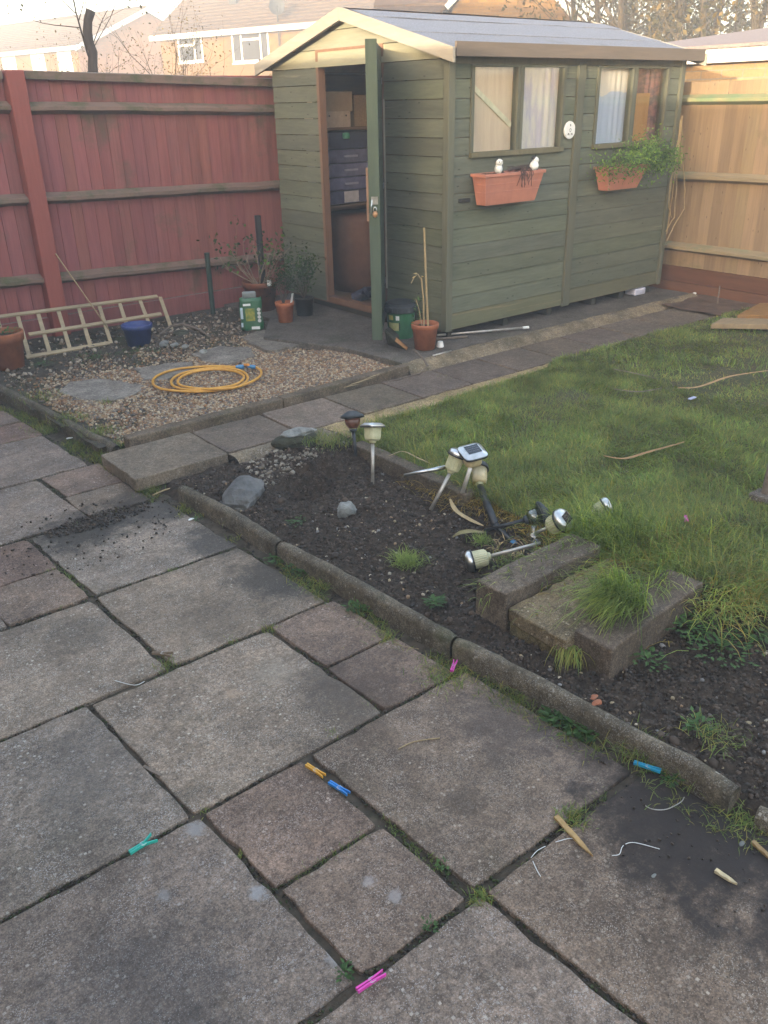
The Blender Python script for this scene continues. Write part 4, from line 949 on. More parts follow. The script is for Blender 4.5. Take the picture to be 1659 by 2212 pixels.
# the open door, swung out about 135 degrees
h0 = Vector((SX0-0.03, DY0-0.01, 0)); h1 = Vector((3.775, 4.775, 0)); dd = (h1-h0).normalized(); dn_ = Vector((-dd.y, dd.x, 0))   # dn_: towards the outer face?
dlen = (h1-h0).length
MD = Matrix(((dd.x, dn_.x, 0, h0.x), (dd.y, dn_.y, 0, h0.y), (0, 0, 1, SZ0), (0, 0, 0, 1)))
b = MB(); DH = DZ-SZ0-0.01
r = 0; z = 0.005
while z < DH-0.02:
    z2 = min(z+PITCH-0.004, DH); t = random.uniform(.9, 1.08); b.box(0, dlen, -0.002, 0.014, z, z2, t, 0, MD); z += PITCH
b.box(0, dlen, -0.0021, 0.004, 0.0, DH, 0.8, 0, MD)
door = b.build('door', M['doorwood'], sh)
b = MB()
for z in (0.08, 0.92, DH-0.16): b.box(0.05, dlen-0.05, -0.026, -0.003, z, z+0.085, 1, 0, MD)
b.build('door_ledge', M['rawwood'], sh).parent = door
b = MB(); b.box(dlen-0.004, dlen+0.016, -0.052, 0.022, 0.0, DH+0.012, (.95, 1.02, .95), 0, MD); b.build('door_edge', M['doorwood'], sh, bevel=0.003).parent = door
b = MB(); b.box(dlen-0.012, dlen+0.006, -0.068, -0.053, 0.82, 1.16, (1.3, 1.4, 1.4), 0, MD); b.build('door_stop', M['rawwood'], sh).parent = door
for z in (0.25, 0.95, 1.65):
    b = MB(); b.tube([MD @ Vector((-0.014, 0.012, z)), MD @ Vector((-0.014, 0.012, z+0.09))], 0.007, 8); b.box(0.0, 0.16, 0.0145, 0.0175, z+0.02, z+0.06, 1, 0, MD); b.build('hinge', M['black'], sh).parent = door
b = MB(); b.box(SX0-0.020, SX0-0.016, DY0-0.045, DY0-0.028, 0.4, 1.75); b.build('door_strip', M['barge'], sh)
# hasp and padlock hang on the door's edge
hz_ = 0.93
b = MB(); b.box(dlen+0.0165, dlen+0.0205, -0.035, 0.01, hz_, hz_+0.05, 1, 0, MD); b.tube([MD @ Vector((dlen+0.021, -0.03, hz_+0.03)), MD @ Vector((dlen+0.034, -0.035, hz_-0.01)), MD @ Vector((dlen+0.03, -0.04, hz_-0.06))], 0.0055, 6); b.build('hasp', M['metal'], sh).parent = door
lk = thing('padlock', 'small brass padlock with silver shackle hanging on the shed door edge', 'padlock', MD @ Vector((dlen+0.03, -0.01, hz_-0.05)))
L_ = Vector(lk.location)
b = MB(); b.stone(L_+Vector((0, 0, -0.012)), (0.019, 0.019, 0.022), 2, 0.02, seed=1); b.build('lock_body', flat('brass', (0.35, 0.19, 0.09), 0.4, 0.5), lk, smooth=True)
b = MB(); b.tube([L_+Vector((math.cos(a)*0.012*0.7, -math.cos(a)*0.012*0.7, 0.008+math.sin(a)*0.026)) for a in [R_(x) for x in range(0, 181, 20)]], 0.0035, 6); b.build('shackle', M['metal'], lk, smooth=True)

# --- what hangs behind the panes
def sheet(name, k, label, cat, mat, y, x0=None, x1=None, z0=None, z1=None, wav=0.008, extra=None, grp=None):
    a, c = (W1, W2, W3, W4)[k]; x0 = a-0.01 if x0 is None else x0; x1 = c+0.01 if x1 is None else x1
    z0 = WZ0-0.01 if z0 is None else z0; z1 = WZ1 if z1 is None else z1
    b = MB(); n = 30; vs = []
    for i in range(n+1):
        x = x0+(x1-x0)*i/n; yy = y+wav*math.sin(i*1.3)*(0.6+0.4*math.sin(i*.37))
        vs += [(x, yy, z0), (x, yy, z1), (x, yy+0.004, z1), (x, yy+0.004, z0)]
    b.add(vs, [(i*4+k2, i*4+(k2+1) % 4, (i+1)*4+(k2+1) % 4, (i+1)*4+k2) for i in range(n) for k2 in range(4)])
    return tag(b.build(name, mat), label, cat, grp)
def ms(name, c0, c1, sc=4, rough=0.6, bump=0.0, stretch=None): 
    return m_plain(name, c0, c1, sc, rough, 0.3, bump=bump, stretch=stretch, obj=False, lo=0.42, hi=0.58)
sheet('window_board', 0, 'pale peach board behind the leftmost shed window', 'board', ms('peach_board', (0.80, 0.62, 0.46), (0.72, 0.54, 0.40), 6, stretch=(4, 1, .3)), SY0+0.035, wav=0)
b = MB(); b.bar((4.54, SY0+0.028, 1.825), (4.955, SY0+0.028, 1.56), 0.006, 0.035); tag(b.build('diagonal_brace', flat('pale_brace', (0.88, 0.82, 0.60), .6)), 'cream diagonal batten behind the leftmost shed window', 'batten')
sheet('curtain', 1, 'lilac and cream cloth behind the second shed window', 'curtain', ms('lilac_cloth', (0.80, 0.72, 0.64), (0.60, 0.53, 0.62), 5, stretch=(3, 1, .8)), SY0+0.035, wav=0.006)
def wrapmat():
    s = NT('bubble_wrap'); v = s.n('ShaderNodeTexVoronoi'); v.inputs['Randomness'].default_value = 0; s.link(s.geo, v.inputs['Vector']); v.inputs['Scale'].default_value = 45
    sp = s.n('ShaderNodeSeparateXYZ'); s.link(s.geo, sp.inputs[0]); nz = s.noise(s.geo, 6, 3, .6)
    f_ = s.math('GREATER_THAN', s.math('ADD', sp.outputs[2], s.math('MULTIPLY', nz, 0.14)), 1.83)
    col = s.mix(f_, (0.48, 0.54, 0.70), (0.82, 0.72, 0.62)); col = s.mix(s.math('MULTIPLY', s.ramp(v.outputs['Distance'], [(0.2, 0.6), (0.5, 0.0)]), 0.6), col, (0.66, 0.68, 0.75)); return s.done(col, 0.4, 0.5)
sheet('bubble_wrap', 2, 'blue tinted bubble wrap behind the third shed window', 'plastic sheet', wrapmat(), SY0+0.035, wav=0.004)
sheet('window_board', 3, 'orange board behind the rightmost shed window', 'board', ms('orange_board', (0.50, 0.24, 0.07), (0.42, 0.19, 0.055), 3, stretch=(3, 1, .3)), SY0+0.04, W4[0]-0.01, W4[0]+0.27, WZ0-0.01, 1.755, wav=0)
sheet('cloth', 3, 'maroon cloth bundled above the orange board in the rightmost shed window', 'cloth', ms('maroon_cloth', (0.28, 0.12, 0.11), (0.10, 0.055, 0.06), 11, stretch=(1, 1, 2.5)), SY0+0.055, z0=1.40, wav=0.012)

# --- contents of the shed seen through the doorway
def ybox(name, label, cat, mat, p0, p1, Y, dep, t=1, bev=0.004, grp=None, wob=0):
    """a box whose front face spans two photo points in the plane y = Y"""
    a, c = PY(*p0, Y), PY(*p1, Y); x0, x1 = min(a.x, c.x), max(a.x, c.x); z0, z1 = min(a.z, c.z), max(a.z, c.z)
    b = MB(); b.box(x0, x1, Y, Y+dep, z0, z1, t); return tag(b.build(name, mat, bevel=bev), label, cat, grp), (x0, x1, z0, z1)
SHY = 6.30
shf = thing('shelf_unit', 'dark shelving inside the shed doorway', 'shelving', (4.5, SHY, SZ0))
zs = [PY(735, 275, SHY).z, PY(735, 443, SHY).z]
for z in zs:
    b = MB(); b.box(4.36, 5.35, SHY-0.03, 6.74, z-0.02, z); b.build('shelf', M['inside'], shf)
for x, y in ((4.37, SHY+.01), (5.33, SHY+.01), (4.37, 6.70), (5.33, 6.70)):
    b = MB(); b.box(x-0.015, x+0.015, y-0.015, y+0.015, SZ0, 2.02); b.build('upright', M['bearer'], shf)
card = flat('cardboard', (0.42, 0.30, 0.19), 0.85, 0.1, (0.34, 0.24, 0.155), 8)
ybox('cardboard_box', 'closed cardboard box on the upper shed shelf, topmost', 'box', card, (703, 198), (762, 240), SHY+0.02, 0.28)
o, q = ybox('wooden_box', 'pale wooden box with metal studs under the cardboard box in the shed', 'box', flat('pale_box', (0.52, 0.38, 0.27), 0.7, .2), (700, 241), (758, 274), SHY+0.0, 0.3)
b = MB()
for u in (0.18, 0.82): b.stone((q[0]+(q[1]-q[0])*u, SHY-0.004, q[2]+(q[3]-q[2])*0.72), 0.008, 1, 0)
st = b.build('studs', M['darkmark']); st.parent = o
o, q = ybox('wicker_basket', 'brown basket beside the boxes on the upper shed shelf', 'basket', flat('wicker', (0.30, 0.20, 0.11), .9, .1, (.2, .13, .07), 60), (764, 205), (808, 274), SHY+0.05, 0.25)
b = MB(); b.box(4.40, 5.2, 6.3, 6.5, PY(735, 160, 6.4).z, PY(735, 118, 6.4).z); 
tag(b.build('plastic_bag', flat('brown_bag', (0.20, 0.13, 0.115), .35, .5, (.11, .075, .07), 5), bevel=0.03, segs=3), 'brown plastic sacking stuffed under the shed roof', 'bag')
tote = flat('tote_plastic', (0.16, 0.15, 0.24), 0.35, 0.5, (0.09, 0.085, 0.15), 9)
tt = thing('drawer_tower', 'translucent purple-blue plastic drawer tower on the shed shelf', 'drawers', (4.7, SHY, zs[1]))
za, zb = PY(735, 441, SHY).z, PY(735, 322, SHY).z; xa, xb = PY(712, 400, SHY).x, PY(806, 400, SHY).x
for i in range(4):
    z0 = za+(zb-za)*i/4; z1 = za+(zb-za)*(i+1)/4-0.008
    b = MB(); b.box(xa, xb, SHY+.005, SHY+0.33, z0, z1, random.uniform(.8, 1.2)); d_ = b.build('drawer', tote, tt, bevel=0.006)
    b = MB(); b.box(xa+(xb-xa)*.35, xa+(xb-xa)*.65, SHY-0.008, SHY+.004, (z0+z1)/2-.008, (z0+z1)/2+.008, 1); h_ = b.build('handle', flat('tote_handle', (.35, .33, .42), .4), tt); h_.parent = d_
b = MB(); b.box(xa+.15, xa+.30, SHY-0.012, SHY+0.0, za+.01, za+.10); tag(b.build('paper_label', flat('paper', (.55, .5, .52), .7)), 'white paper sheet stuck on the lowest plastic drawer', 'paper')
ybox('storage_box', 'dark blue storage box lid above the drawer tower', 'box', flat('navy_box', (0.05, 0.055, 0.10), 0.4, .5), (708, 285), (808, 318), SHY+0.02, 0.3, bev=0.01)
b = MB(); b.lathe([(0.0, 0), (0.028, 0.002), (0.034, 0.02), (0.03, 0.045), (0.0, 0.05)], 14, M=Matrix.Translation(PY(748, 300, SHY)))
tag(b.build('flare_ball', flat('flare_green', (0.10, 0.30, 0.20), .4), smooth=True), 'small green ball standing in for a lens flare spot in the shed', 'ball')  # lens flare spot modelled as a small green ball
b = MB(); P0, P1 = PY(716, 640, 6.45), PY(820, 452, 6.45)
b.lathe([(0.26, 0.0), (0.31, 0.12), (0.33, 0.35), (0.31, 0.62), (0.29, 0.66), (0.0, 0.67)], 28, M=Matrix.Translation((4.88, 6.42, SZ0)))
tag(b.build('barrel', flat('brown_barrel', (0.12, 0.06, 0.04), .75, .2, (.08, .04, .028), 7), smooth=True), 'brown rounded tub under the shelf in the shed', 'tub')
b = MB()
for i in range(9): b.stone((4.45+.09*i, 5.9+.05*(i % 3), SZ0+.05), (0.07, 0.06, 0.05), 2, 0.3)
tag(b.build('rag_heap', flat('dark_rags', (0.05, 0.05, 0.075), .9, .1, (.025, .025, .035), 12)), 'dark crumpled rags on the shed floor just inside the door', 'rags')

# round white thermometer on the wall
t_ = thing('wall_thermometer', 'round white plastic dial with small dark marks on the shed wall', 'thermometer', (5.545, SY0-0.02, 1.51))
c_ = Vector(t_.location); MT = Matrix.Translation(c_) @ Matrix.Rotation(R_(90), 4, 'X')
b = MB(); b.lathe([(0.0, -0.004), (0.060, -0.004), (0.0635, 0.004), (0.060, 0.012), (0.052, 0.013), (0.0, 0.013)], 40, M=MT); b.build('dial', M['white'], t_, smooth=False)
b = MB()
def mk(u, v, w_, h_, a=0): 
    Mq = MT @ Matrix.Translation((u, v, 0.0145)) @ Matrix.Rotation(a, 4, 'Z'); b.box(-w_/2, w_/2, -h_/2, h_/2, -0.001, 0.001, 1, 0, Mq)
mk(0, 0.034, .006, .014); mk(-0.004, 0.036, .004, .006, .5)
for s_ in (-1, 1): mk(s_*0.018, -0.024, .012, .005, .4*s_); mk(s_*0.024, -0.030, .005, .010, .2*s_); mk(s_*.012, -.032, .004, .006)
for a in range(0, 360, 30): mk(math.cos(R_(a))*.010, math.sin(R_(a))*.010, .0025, .0045, R_(a)+1.57)
b.build('dial_marks', M['darkmark'], t_)

# ================================================================ HOUSES BEYOND
def zray(px, py, z):
    r_ = ray(px, py); t = (z-CAM_H)/r_[2]; return Vector((r_[0]*t, r_[1]*t, z))
def facade(pl, pr, z):
    """left and right eave pixels -> matrix: x along the facade (to the right), y into the house, z up; origin on the ground below the left eave"""
    A, B = zray(*pl, z), zray(*pr, z); u = (B-A); u.z = 0; u.normalize(); n = Vector((-u.y, u.x, 0))
    Mx = Matrix(((u.x, n.x, 0, A.x), (u.y, n.y, 0, A.y), (0, 0, 1, 0), (0, 0, 0, 1))); return Mx, (B-A).length, u, n
def loc(Mx, px, py, y=0.0):
    """pixel -> house local coordinates on the plane local y = y"""
    P0 = Mx @ Vector((0, y, 0)); n = (Mx.to_3x3() @ Vector((0, 1, 0))); return Mx.inverted() @ PP(px, py, P0, n)
def tiles(mb, x0, x1, y0, z0, y1, z1, rows, t0=1):
    for i in range(rows):
        f0, f1 = i/rows, (i+1.15)/rows; ya, za = y0+(y1-y0)*f0, z0+(z1-z0)*f0; yb, zb = y0+(y1-y0)*f1, z0+(z1-z0)*f1
        nseg = max(1, int((x1-x0)/2.2))
        for k in range(nseg):
            t = t0*random.uniform(.88, 1.12); a, c = x0+(x1-x0)*k/nseg, x0+(x1-x0)*(k+1)/nseg
            mb.hexa([(a, ya, za), (c, ya, za), (c, yb, zb-.03), (a, yb, zb-.03)], [(a, ya, za+.06), (c, ya, za+.06), (c, yb, zb+.0), (a, yb, zb+.0)], (t, t*.97, t*.95))
def window(mb_parent, Mx, pa, pb, mull, trans, gl='darkglass', inset=0.06):
    a, c = loc(Mx, *pa), loc(Mx, *pb); x0, x1, z0, z1 = min(a.x, c.x), max(a.x, c.x), min(a.z, c.z), max(a.z, c.z); w_ = 0.09
    b = MB(); b.box(x0, x1, -0.03, 0.04, z0, z0+w_); b.box(x0, x1, -0.03, 0.04, z1-w_, z1); b.box(x0-.03, x1+.03, -.08, -.031, z0-.06, z0+.0)
    b.box(x0, x0+w_, -0.028, 0.04, z0+w_, z1-w_); b.box(x1-w_, x1, -0.028, 0.04, z0+w_, z1-w_)
    for m_ in mull: xm = x0+(x1-x0)*m_; b.box(xm-w_/2, xm+w_/2, -0.027, 0.04, z0+w_, z1-w_)
    for (ma, mc, mz) in trans: zz = z0+(z1-z0)*mz; b.box(x0+(x1-x0)*ma, x0+(x1-x0)*mc, -0.026, 0.04, zz-w_/2, zz+w_/2)
    f_ = b.build('window', M['whitepaint'], mb_parent, local=True)
    b = MB(); b.box(x0+.02, x1-.02, -0.018, -0.010, z0+.02, z1-.02); g_ = b.build('pane', M[gl], mb_parent, local=True); g_.parent = f_
    return (x0, x1, z0, z1)
# house 2 (behind the middle of the fence)
Mx, Lf, u_, n_ = facade((338, 80), (605, 57), 5.0)
h2 = thing('brick_house', 'sunlit orange brick house with two white windows and a satellite dish', 'house', M=Mx)
LF = Lf + 9
b = MB(); b.box(0.25, LF, 0.0, 7.2, -0.05, 4.93); b.build('wall', M['brick_h'], h2, local=True)
b = MB(); b.add([(0.25, 0.01, 4.93), (0.25, 7.2, 4.93), (0.25, 3.6, 7.3), (0.5, 0.01, 4.93), (0.5, 7.2, 4.93), (0.5, 3.6, 7.3)], [(0, 2, 1), (3, 4, 5), (0, 3, 5, 2), (2, 5, 4, 1)]); b.build('end_wall', M['brick_e'], h2, local=True)
b = MB(); tiles(b, -0.1, LF, -0.35, 5.02, 3.6, 7.75, 17); tiles(b, -0.1, LF, 7.5, 5.02, 3.6, 7.75, 6); r2 = b.build('roof', M['rooftile'], h2, local=True)
b = MB(); b.box(-0.1, LF, -0.42, -0.30, 4.80, 5.02); b.box(-0.1, LF, -0.29, -0.002, 4.80, 4.83, .8); b.build('fascia_gutter', M['whitepaint'], h2, local=True)
wa = window(h2, Mx, (382, 77), (441, 133), (0.68,), ((0, .68, .62),)); wb = window(h2, Mx, (499, 67), (584, 132), (0.26, 0.78), ((.26, .78, .70),))
for q in (wa, wb):
    b = MB(); b.box(q[0]-.1, q[1]+.1, -0.02, -0.001, q[3]+.02, 4.79); b.build('tile_panel', M['hungtile'], h2, local=True)
b = MB(); q = loc(Mx, 598, 14, -0.1)
D0 = thing('satellite_dish', 'grey satellite dish on the roof edge of the orange brick house', 'satellite dish', (0, 0, 0)); 
q0 = PD(598, 14, Mx @ Vector((q.x, -0.6, 0))); D0.location = q0
dr = (Vector((0, 0, CAM_H))-q0).normalized(); dr.z += .2
b.lathe([(0.0, 0.0), (0.2, 0.03), (0.36, 0.10), (0.35, 0.12), (0.2, 0.05), (0.0, 0.02)], 24, M=frame(q0, q0+dr)); b.build('dish', M['greyblack'], D0)
b = MB(); b.tube([q0-dr*.05, q0+Vector((0, 0, -0.5))-dr*.3, q0+Vector((0, 0, -1.5))-dr*.35], 0.035, 8); b.build('mast', M['greyblack'], D0)
b = MB(); b.tube([q0+dr*.05+Vector((0, 0, -.3)), q0+dr*.55+Vector((0, 0, -.15))], 0.02, 6); b.stone(q0+dr*.6+Vector((0, 0, -.12)), .06, 1, .05); b.build('feed_arm', M['greyblack'], D0)
b = MB(); q = loc(Mx, 507, 6, 1.5); b.box(q.x-.25, q.x+.25, 1.35, 2.1, q.z-1.0, q.z+.15); b.build('roof_vent', M['greyblack'], h2, local=True)
# house 1 (left, long front and a gable end)
Mx, Lf, u_, n_ = facade((-60, 121), (172, 98), 5.0)
h1 = thing('brick_house', 'hazy brick house at the left edge with a pointed end gable', 'house', M=Mx)
gp = loc(Mx, 0, 0)
ridge = Mx.inverted() @ PP(318, 14, Mx @ Vector((Lf, 0, 0)), Mx.to_3x3() @ Vector((1, 0, 0)))
dy, rz = ridge.y, ridge.z
b = MB(); b.box(-8, Lf-.25, 0, 2*dy, -.05, 4.93); b.build('wall', M['brick_h'], h1, local=True)
b = MB(); b.add([(Lf-.249, 0.0, -.05), (Lf-.249, 2*dy, -.05), (Lf-.249, 2*dy, 4.93), (Lf-.249, dy, rz-.25), (Lf-.249, 0, 4.93)], [(0, 1, 2, 3, 4)]); b.build('gable_end', M['brick_e'], h1, local=True)
b = MB(); tiles(b, -8, Lf, -.3, 5.0, dy, rz, 15, 1.1); tiles(b, -8, Lf, 2*dy+.3, 5.0, dy, rz, 6); b.build('roof', M['rooftile'], h1, local=True)
b = MB(); b.box(-8, Lf, -.38, -.28, 4.78, 4.98); b.build('fascia_gutter', M['whitepaint'], h1, local=True)
b = MB()
for ya, yb in ((-.3, dy), (2*dy+.3, dy)):
    b.hexa([(Lf-.02, ya, 4.72), (Lf+.06, ya, 4.72), (Lf+.06, yb, rz-.30), (Lf-.02, yb, rz-.30)], [(Lf-.02, ya, 4.98), (Lf+.06, ya, 4.98), (Lf+.06, yb, rz-.02), (Lf-.02, yb, rz-.02)])
b.build('verge_boards', M['whitepaint'], h1, local=True)
for pa, pb in (((3, 120), (42, 175)), ((66, 117), (104, 170)), ((123, 112), (162, 168))): window(h1, Mx, pa, pb, (.6,), (), 'curtain')
# house 3 (gable wall seen over the shed roof)
pm = Vector(ray(1090, 231)); pm.z = 0; pm.normalize(); P3 = pm*26
n3 = -pm; u3 = Vector((pm.y, -pm.x, 0)); M3 = Matrix(((u3.x, pm.x, 0, P3.x), (u3.y, pm.y, 0, P3.y), (0, 0, 1, 0), (0, 0, 0, 1)))
h3 = thing('brick_house', 'brick gable wall with white verge board rising over the shed roof', 'house', M=M3)
A_, T_, C_ = loc(M3, 977, 17), loc(M3, 1092, -118), loc(M3, 1252, 62)
zb_ = A_.z; 
b = MB(); poly = [(A_.x, -.05), (C_.x, -.05), (C_.x, C_.z), (T_.x, T_.z), (A_.x, A_.z)]
vs = [(x, 0, z) for x, z in poly] + [(x, 8, z) for x, z in poly]; b.add(vs, [(0, 1, 2, 3, 4), (9, 8, 7, 6, 5)] + [(i, i+5, (i+1) % 5+5, (i+1) % 5) for i in range(5)]); b.build('wall', M['brick_h'], h3, local=True)
b = MB(); b.bar((T_.x, -.06, T_.z+.1), (C_.x+.25, -.06, C_.z-.12), .14, .2, up=(0, -1, 0)); b.bar((T_.x, -.06, T_.z+.1), (A_.x-.15, -.06, A_.z), .14, .2, up=(0, -1, 0)); b.build('verge_boards', M['whitepaint'], h3, local=True)
b = MB()
for (p, q) in ((T_, C_), (T_, A_)):
    dx = .35 if q is C_ else -.3; dz = -.3
    b.hexa([(p.x, -.15, p.z+.12), (q.x+dx, -.15, q.z+dz+.15), (q.x+dx, 8.1, q.z+dz+.15), (p.x, 8.1, p.z+.12)], [(p.x, -.15, p.z+.24), (q.x+dx, -.15, q.z+dz+.27), (q.x+dx, 8.1, q.z+dz+.27), (p.x, 8.1, p.z+.24)])
b.build('roof', M['rooftile'], h3, local=True)
b = MB(); a, c = loc(M3, 1030, 26), loc(M3, 1150, 26); 
b.box(A_.x-2.1, A_.x-.02, .6, 7, -.05, A_.z-.35); b.build('side_wall', M['brick_h'], h3, local=True)
b = MB(); b.box(A_.x-2.2, A_.x+.05, .35, .58, A_.z-.36, A_.z-.14); b.build('fascia_gutter', M['whitepaint'], h3, local=True)
b = MB(); tiles(b, A_.x-2.2, A_.x, .4, A_.z-.1, 4, A_.z+2.2, 10); b.build('side_roof', M['rooftile'], h3, local=True)

# garage behind the tan fence
GX = 8.3
g_ = thing('brick_garage', 'yellow brick garage with white fascia behind the tan fence', 'garage', (GX, 4.5, 0))
zf0, zf1 = PX(1580, 134, GX).z, PX(1580, 103, GX).z
b = MB(); b.box(GX+.12, GX+5, -1, 6.6, -.05, zf1-.02); b.build('wall', M['brick_g'], g_)
b = MB(); b.box(GX, GX+.115, -1.1, 6.7, zf0, zf1); b.build('fascia', M['whitepaint'], g_, bevel=.004)
b = MB(); b.add([(GX-.04, -1.15, zf1+.002), (GX-.04, 6.75, zf1+.002), (GX+5.1, 6.75, zf1+.5), (GX+5.1, -1.15, zf1+.5), (GX-.04, -1.15, zf1+.03), (GX-.04, 6.75, zf1+.03), (GX+5.1, 6.75, zf1+.53), (GX+5.1, -1.15, zf1+.53)], [(0, 1, 2, 3), (7, 6, 5, 4), (0, 4, 5, 1), (1, 5, 6, 2), (2, 6, 7, 3), (3, 7, 4, 0)])
b.build('roof', flat('pink_felt', (0.30, 0.235, 0.215), .9, .2, (.22, .17, .155), 40), g_)

# unseen flat-roofed extension added behind the camera, sized to shade the garden
ex = thing('added_extension', 'unseen flat roofed brick extension added behind the camera to shade the garden', 'extension', (-3, 0, 0))
EXH = 2.04 + math.tan(R_(SUN_EL))*(4.25+2.2)/math.cos(R_(SUN_AZ))
b = MB(); b.box(-9, -2.3, -14, 4.5, -.05, EXH-.12); b.build('wall', M['brick_g'], ex)
b = MB(); b.box(-9.1, -2.2, -14.1, 4.55, EXH-.12, EXH); b.build('roof', M['felt'], ex)

own = thing('brick_house', 'unseen two storey brick house added left of the camera to block sky light', 'house', (-4, 6, 0))  # unseen house, placed to cut sky light on the shed's door end
b = MB(); b.box(-9.5, -2.35, 4.6, 13.5, -.05, 5.0); b.build('wall', M['brick_g'], own)
b = MB(); b.add([(-9.8, 4.3+.3, 4.9), (-2.05, 4.6, 4.9), (-2.05, 13.8, 4.9), (-9.8, 13.8, 4.9), (-5.9, 4.6, 7.2), (-5.9, 13.8, 7.2)], [(0, 3, 2, 1), (0, 1, 4), (1, 2, 5, 4), (2, 3, 5), (3, 0, 4, 5)]); b.build('roof', M['rooftile'], own)

# ================================================================ TREES AND SHRUBS
def branches(mb, p, d, L, r, lv, tips, spread=0.55, n=3, up=0.15, seg=4, wob=0.25, sides=5):
    pts = [Vector(p)]; rad = [r]; d = Vector(d).normalized()
    for i in range(seg):
        d = (d + Vector((random.gauss(0, wob), random.gauss(0, wob), random.gauss(0, wob)+up))*0.5).normalized()
        pts.append(pts[-1]+d*L/seg); rad.append(r*(1-0.5*(i+1)/seg))
    mb.tube(pts, rad, sides if lv > 1 else 3, random.uniform(.8, 1.2), caps=False)
    if lv <= 0: tips.append((pts[-1], d)); tips.append((pts[len(pts)//2], d)); return
    for k in range(n):
        i = random.randint(max(1, seg//2), seg); q = pts[i]
        nd = (d + Vector((random.gauss(0, spread), random.gauss(0, spread), random.gauss(0, spread)*.8))).normalized()
        branches(mb, q, nd, L*random.uniform(.55, .8), max(rad[i]*.7, r*.32), lv-1, tips, spread, n, up, seg, wob, sides)
def leafcloud(name, P, mat, L, W, parent, cols, nper=6, sig=0.15):
    P = np.array([tuple(p) for p in P]); n = len(P)*nper; C = np.repeat(P, nper, axis=0) + RNG.normal(0, sig, (n, 3))
    a = RNG.normal(0, 1, (n, 3)); a /= np.linalg.norm(a, axis=1)[:, None]; c = np.cross(a, RNG.normal(0, 1, (n, 3))); c /= np.linalg.norm(c, axis=1)[:, None]
    l = RNG.uniform(.6, 1.2, (n, 1))*L; w_ = RNG.uniform(.6, 1.2, (n, 1))*W
    V = np.stack([C, C+a*l*.5+c*w_*.5, C+a*l, C+a*l*.5-c*w_*.5], 1)
    F = np.array([[0, 1, 2], [0, 2, 3]]); FF = (F[None]+(np.arange(n)*4)[:, None, None]).reshape(-1, 3)
    T = np.array(cols)[RNG.choice(len(cols), n)]*RNG.uniform(.6, 1.3, (n, 1))
    V = V.reshape(-1, 3)
    if parent is not None: V = V - np.array(parent.location)
    return mass(name, V, FF, np.repeat(T, 2, axis=0), mat, parent=parent)
def dirp(px, D):
    r_ = Vector(ray(px, 231)); r_.z = 0; r_.normalize(); return r_*D
def tree(px, D, H, label, bark, leafm, cols, tr=.12, lv=4, n=3, nper=8, sig=.35, LL=.14, trunks=1, spread=.5, group='trees beyond the garage'):
    p = dirp(px, D); t = thing('tree', label, 'tree', p, group)
    b = MB(); tips = []; tb = MB()
    for k in range(trunks):
        q = p + Vector((random.uniform(-.5, .5), random.uniform(-.5, .5), 0))*(trunks > 1)
        pts = [q]; d = Vector((random.gauss(0, .08), random.gauss(0, .08), 1)); 
        for i in range(7): d = (d+Vector((random.gauss(0, .08), random.gauss(0, .08), 0))).normalized(); pts.append(pts[-1]+d*H/7)
        tb.tube(pts, [tr*(1-.11*i) for i in range(8)], 8, caps=False)
        for i in range(1, 8):
            for _ in range(2 if i > 1 else 1):
                a = random.uniform(0, 6.28); branches(b, pts[i], (math.cos(a), math.sin(a), .45), H*.22*random.uniform(.7, 1.1), tr*.33*(1-.08*i), lv-2, tips, spread, n)
    tb.build('trunk', bark, t); b.build('branches', bark, t)
    leafcloud('crown', [x[0] for x in tips], leafm, LL, LL*.45, t, cols, nper, sig)
    return t
gold = [(1.5, 1.25, .7), (1.0, 1.0, .8), (1.9, 1.5, .9), (.7, .8, .5)]
spec = [(1262, 23, 7.5, 'pale bare tree nearest the white gable edge, with thin upright stems', 'barkpale', 'treeleaf', 2, 1, 3),
        (1335, 21, 7.5, 'golden twiggy tree over the far end of the shed roof', 'barkpale', 'treeleaf', 4, 2, 2),
        (1405, 19, 7.0, 'pale stemmed tree with olive leaves left of the garage roof', 'barkpale', 'treeleaf', 5, 2, 2),
        (1470, 22, 8.0, 'olive leaved tree behind the left end of the garage roof', 'bark', 'darktreeleaf', 7, 1, 2),
        (1530, 20, 7.5, 'golden brown tangled tree behind the middle of the garage roof', 'barkpale', 'treeleaf', 6, 2, 2),
        (1600, 21, 8.0, 'dark olive tree behind the garage roof towards the right edge', 'bark', 'darktreeleaf', 8, 1, 2),
        (1668, 19, 8.0, 'golden olive tree at the top right corner', 'barkpale', 'treeleaf', 7, 2, 2),
        (1310, 34, 9.0, 'distant hazy twiggy tree between the gable and the nearer trees', 'barkpale', 'treeleaf', 6, 2, 2),
        (1440, 32, 9.0, 'distant hazy tree filling the gap above the shed corner', 'barkpale', 'treeleaf', 7, 2, 2),
        (1570, 32, 9.5, 'distant hazy tree filling the gap above the garage', 'barkpale', 'darktreeleaf', 8, 2, 2)]
for (px, D, H, lab, bk, lm, nper, trk, n) in spec:
    tree(px, D, H, lab, M[bk], M[lm], gold, .09 if D < 30 else .12, 4, n+1, nper*2, .28, .13 if D < 30 else .2, trk)
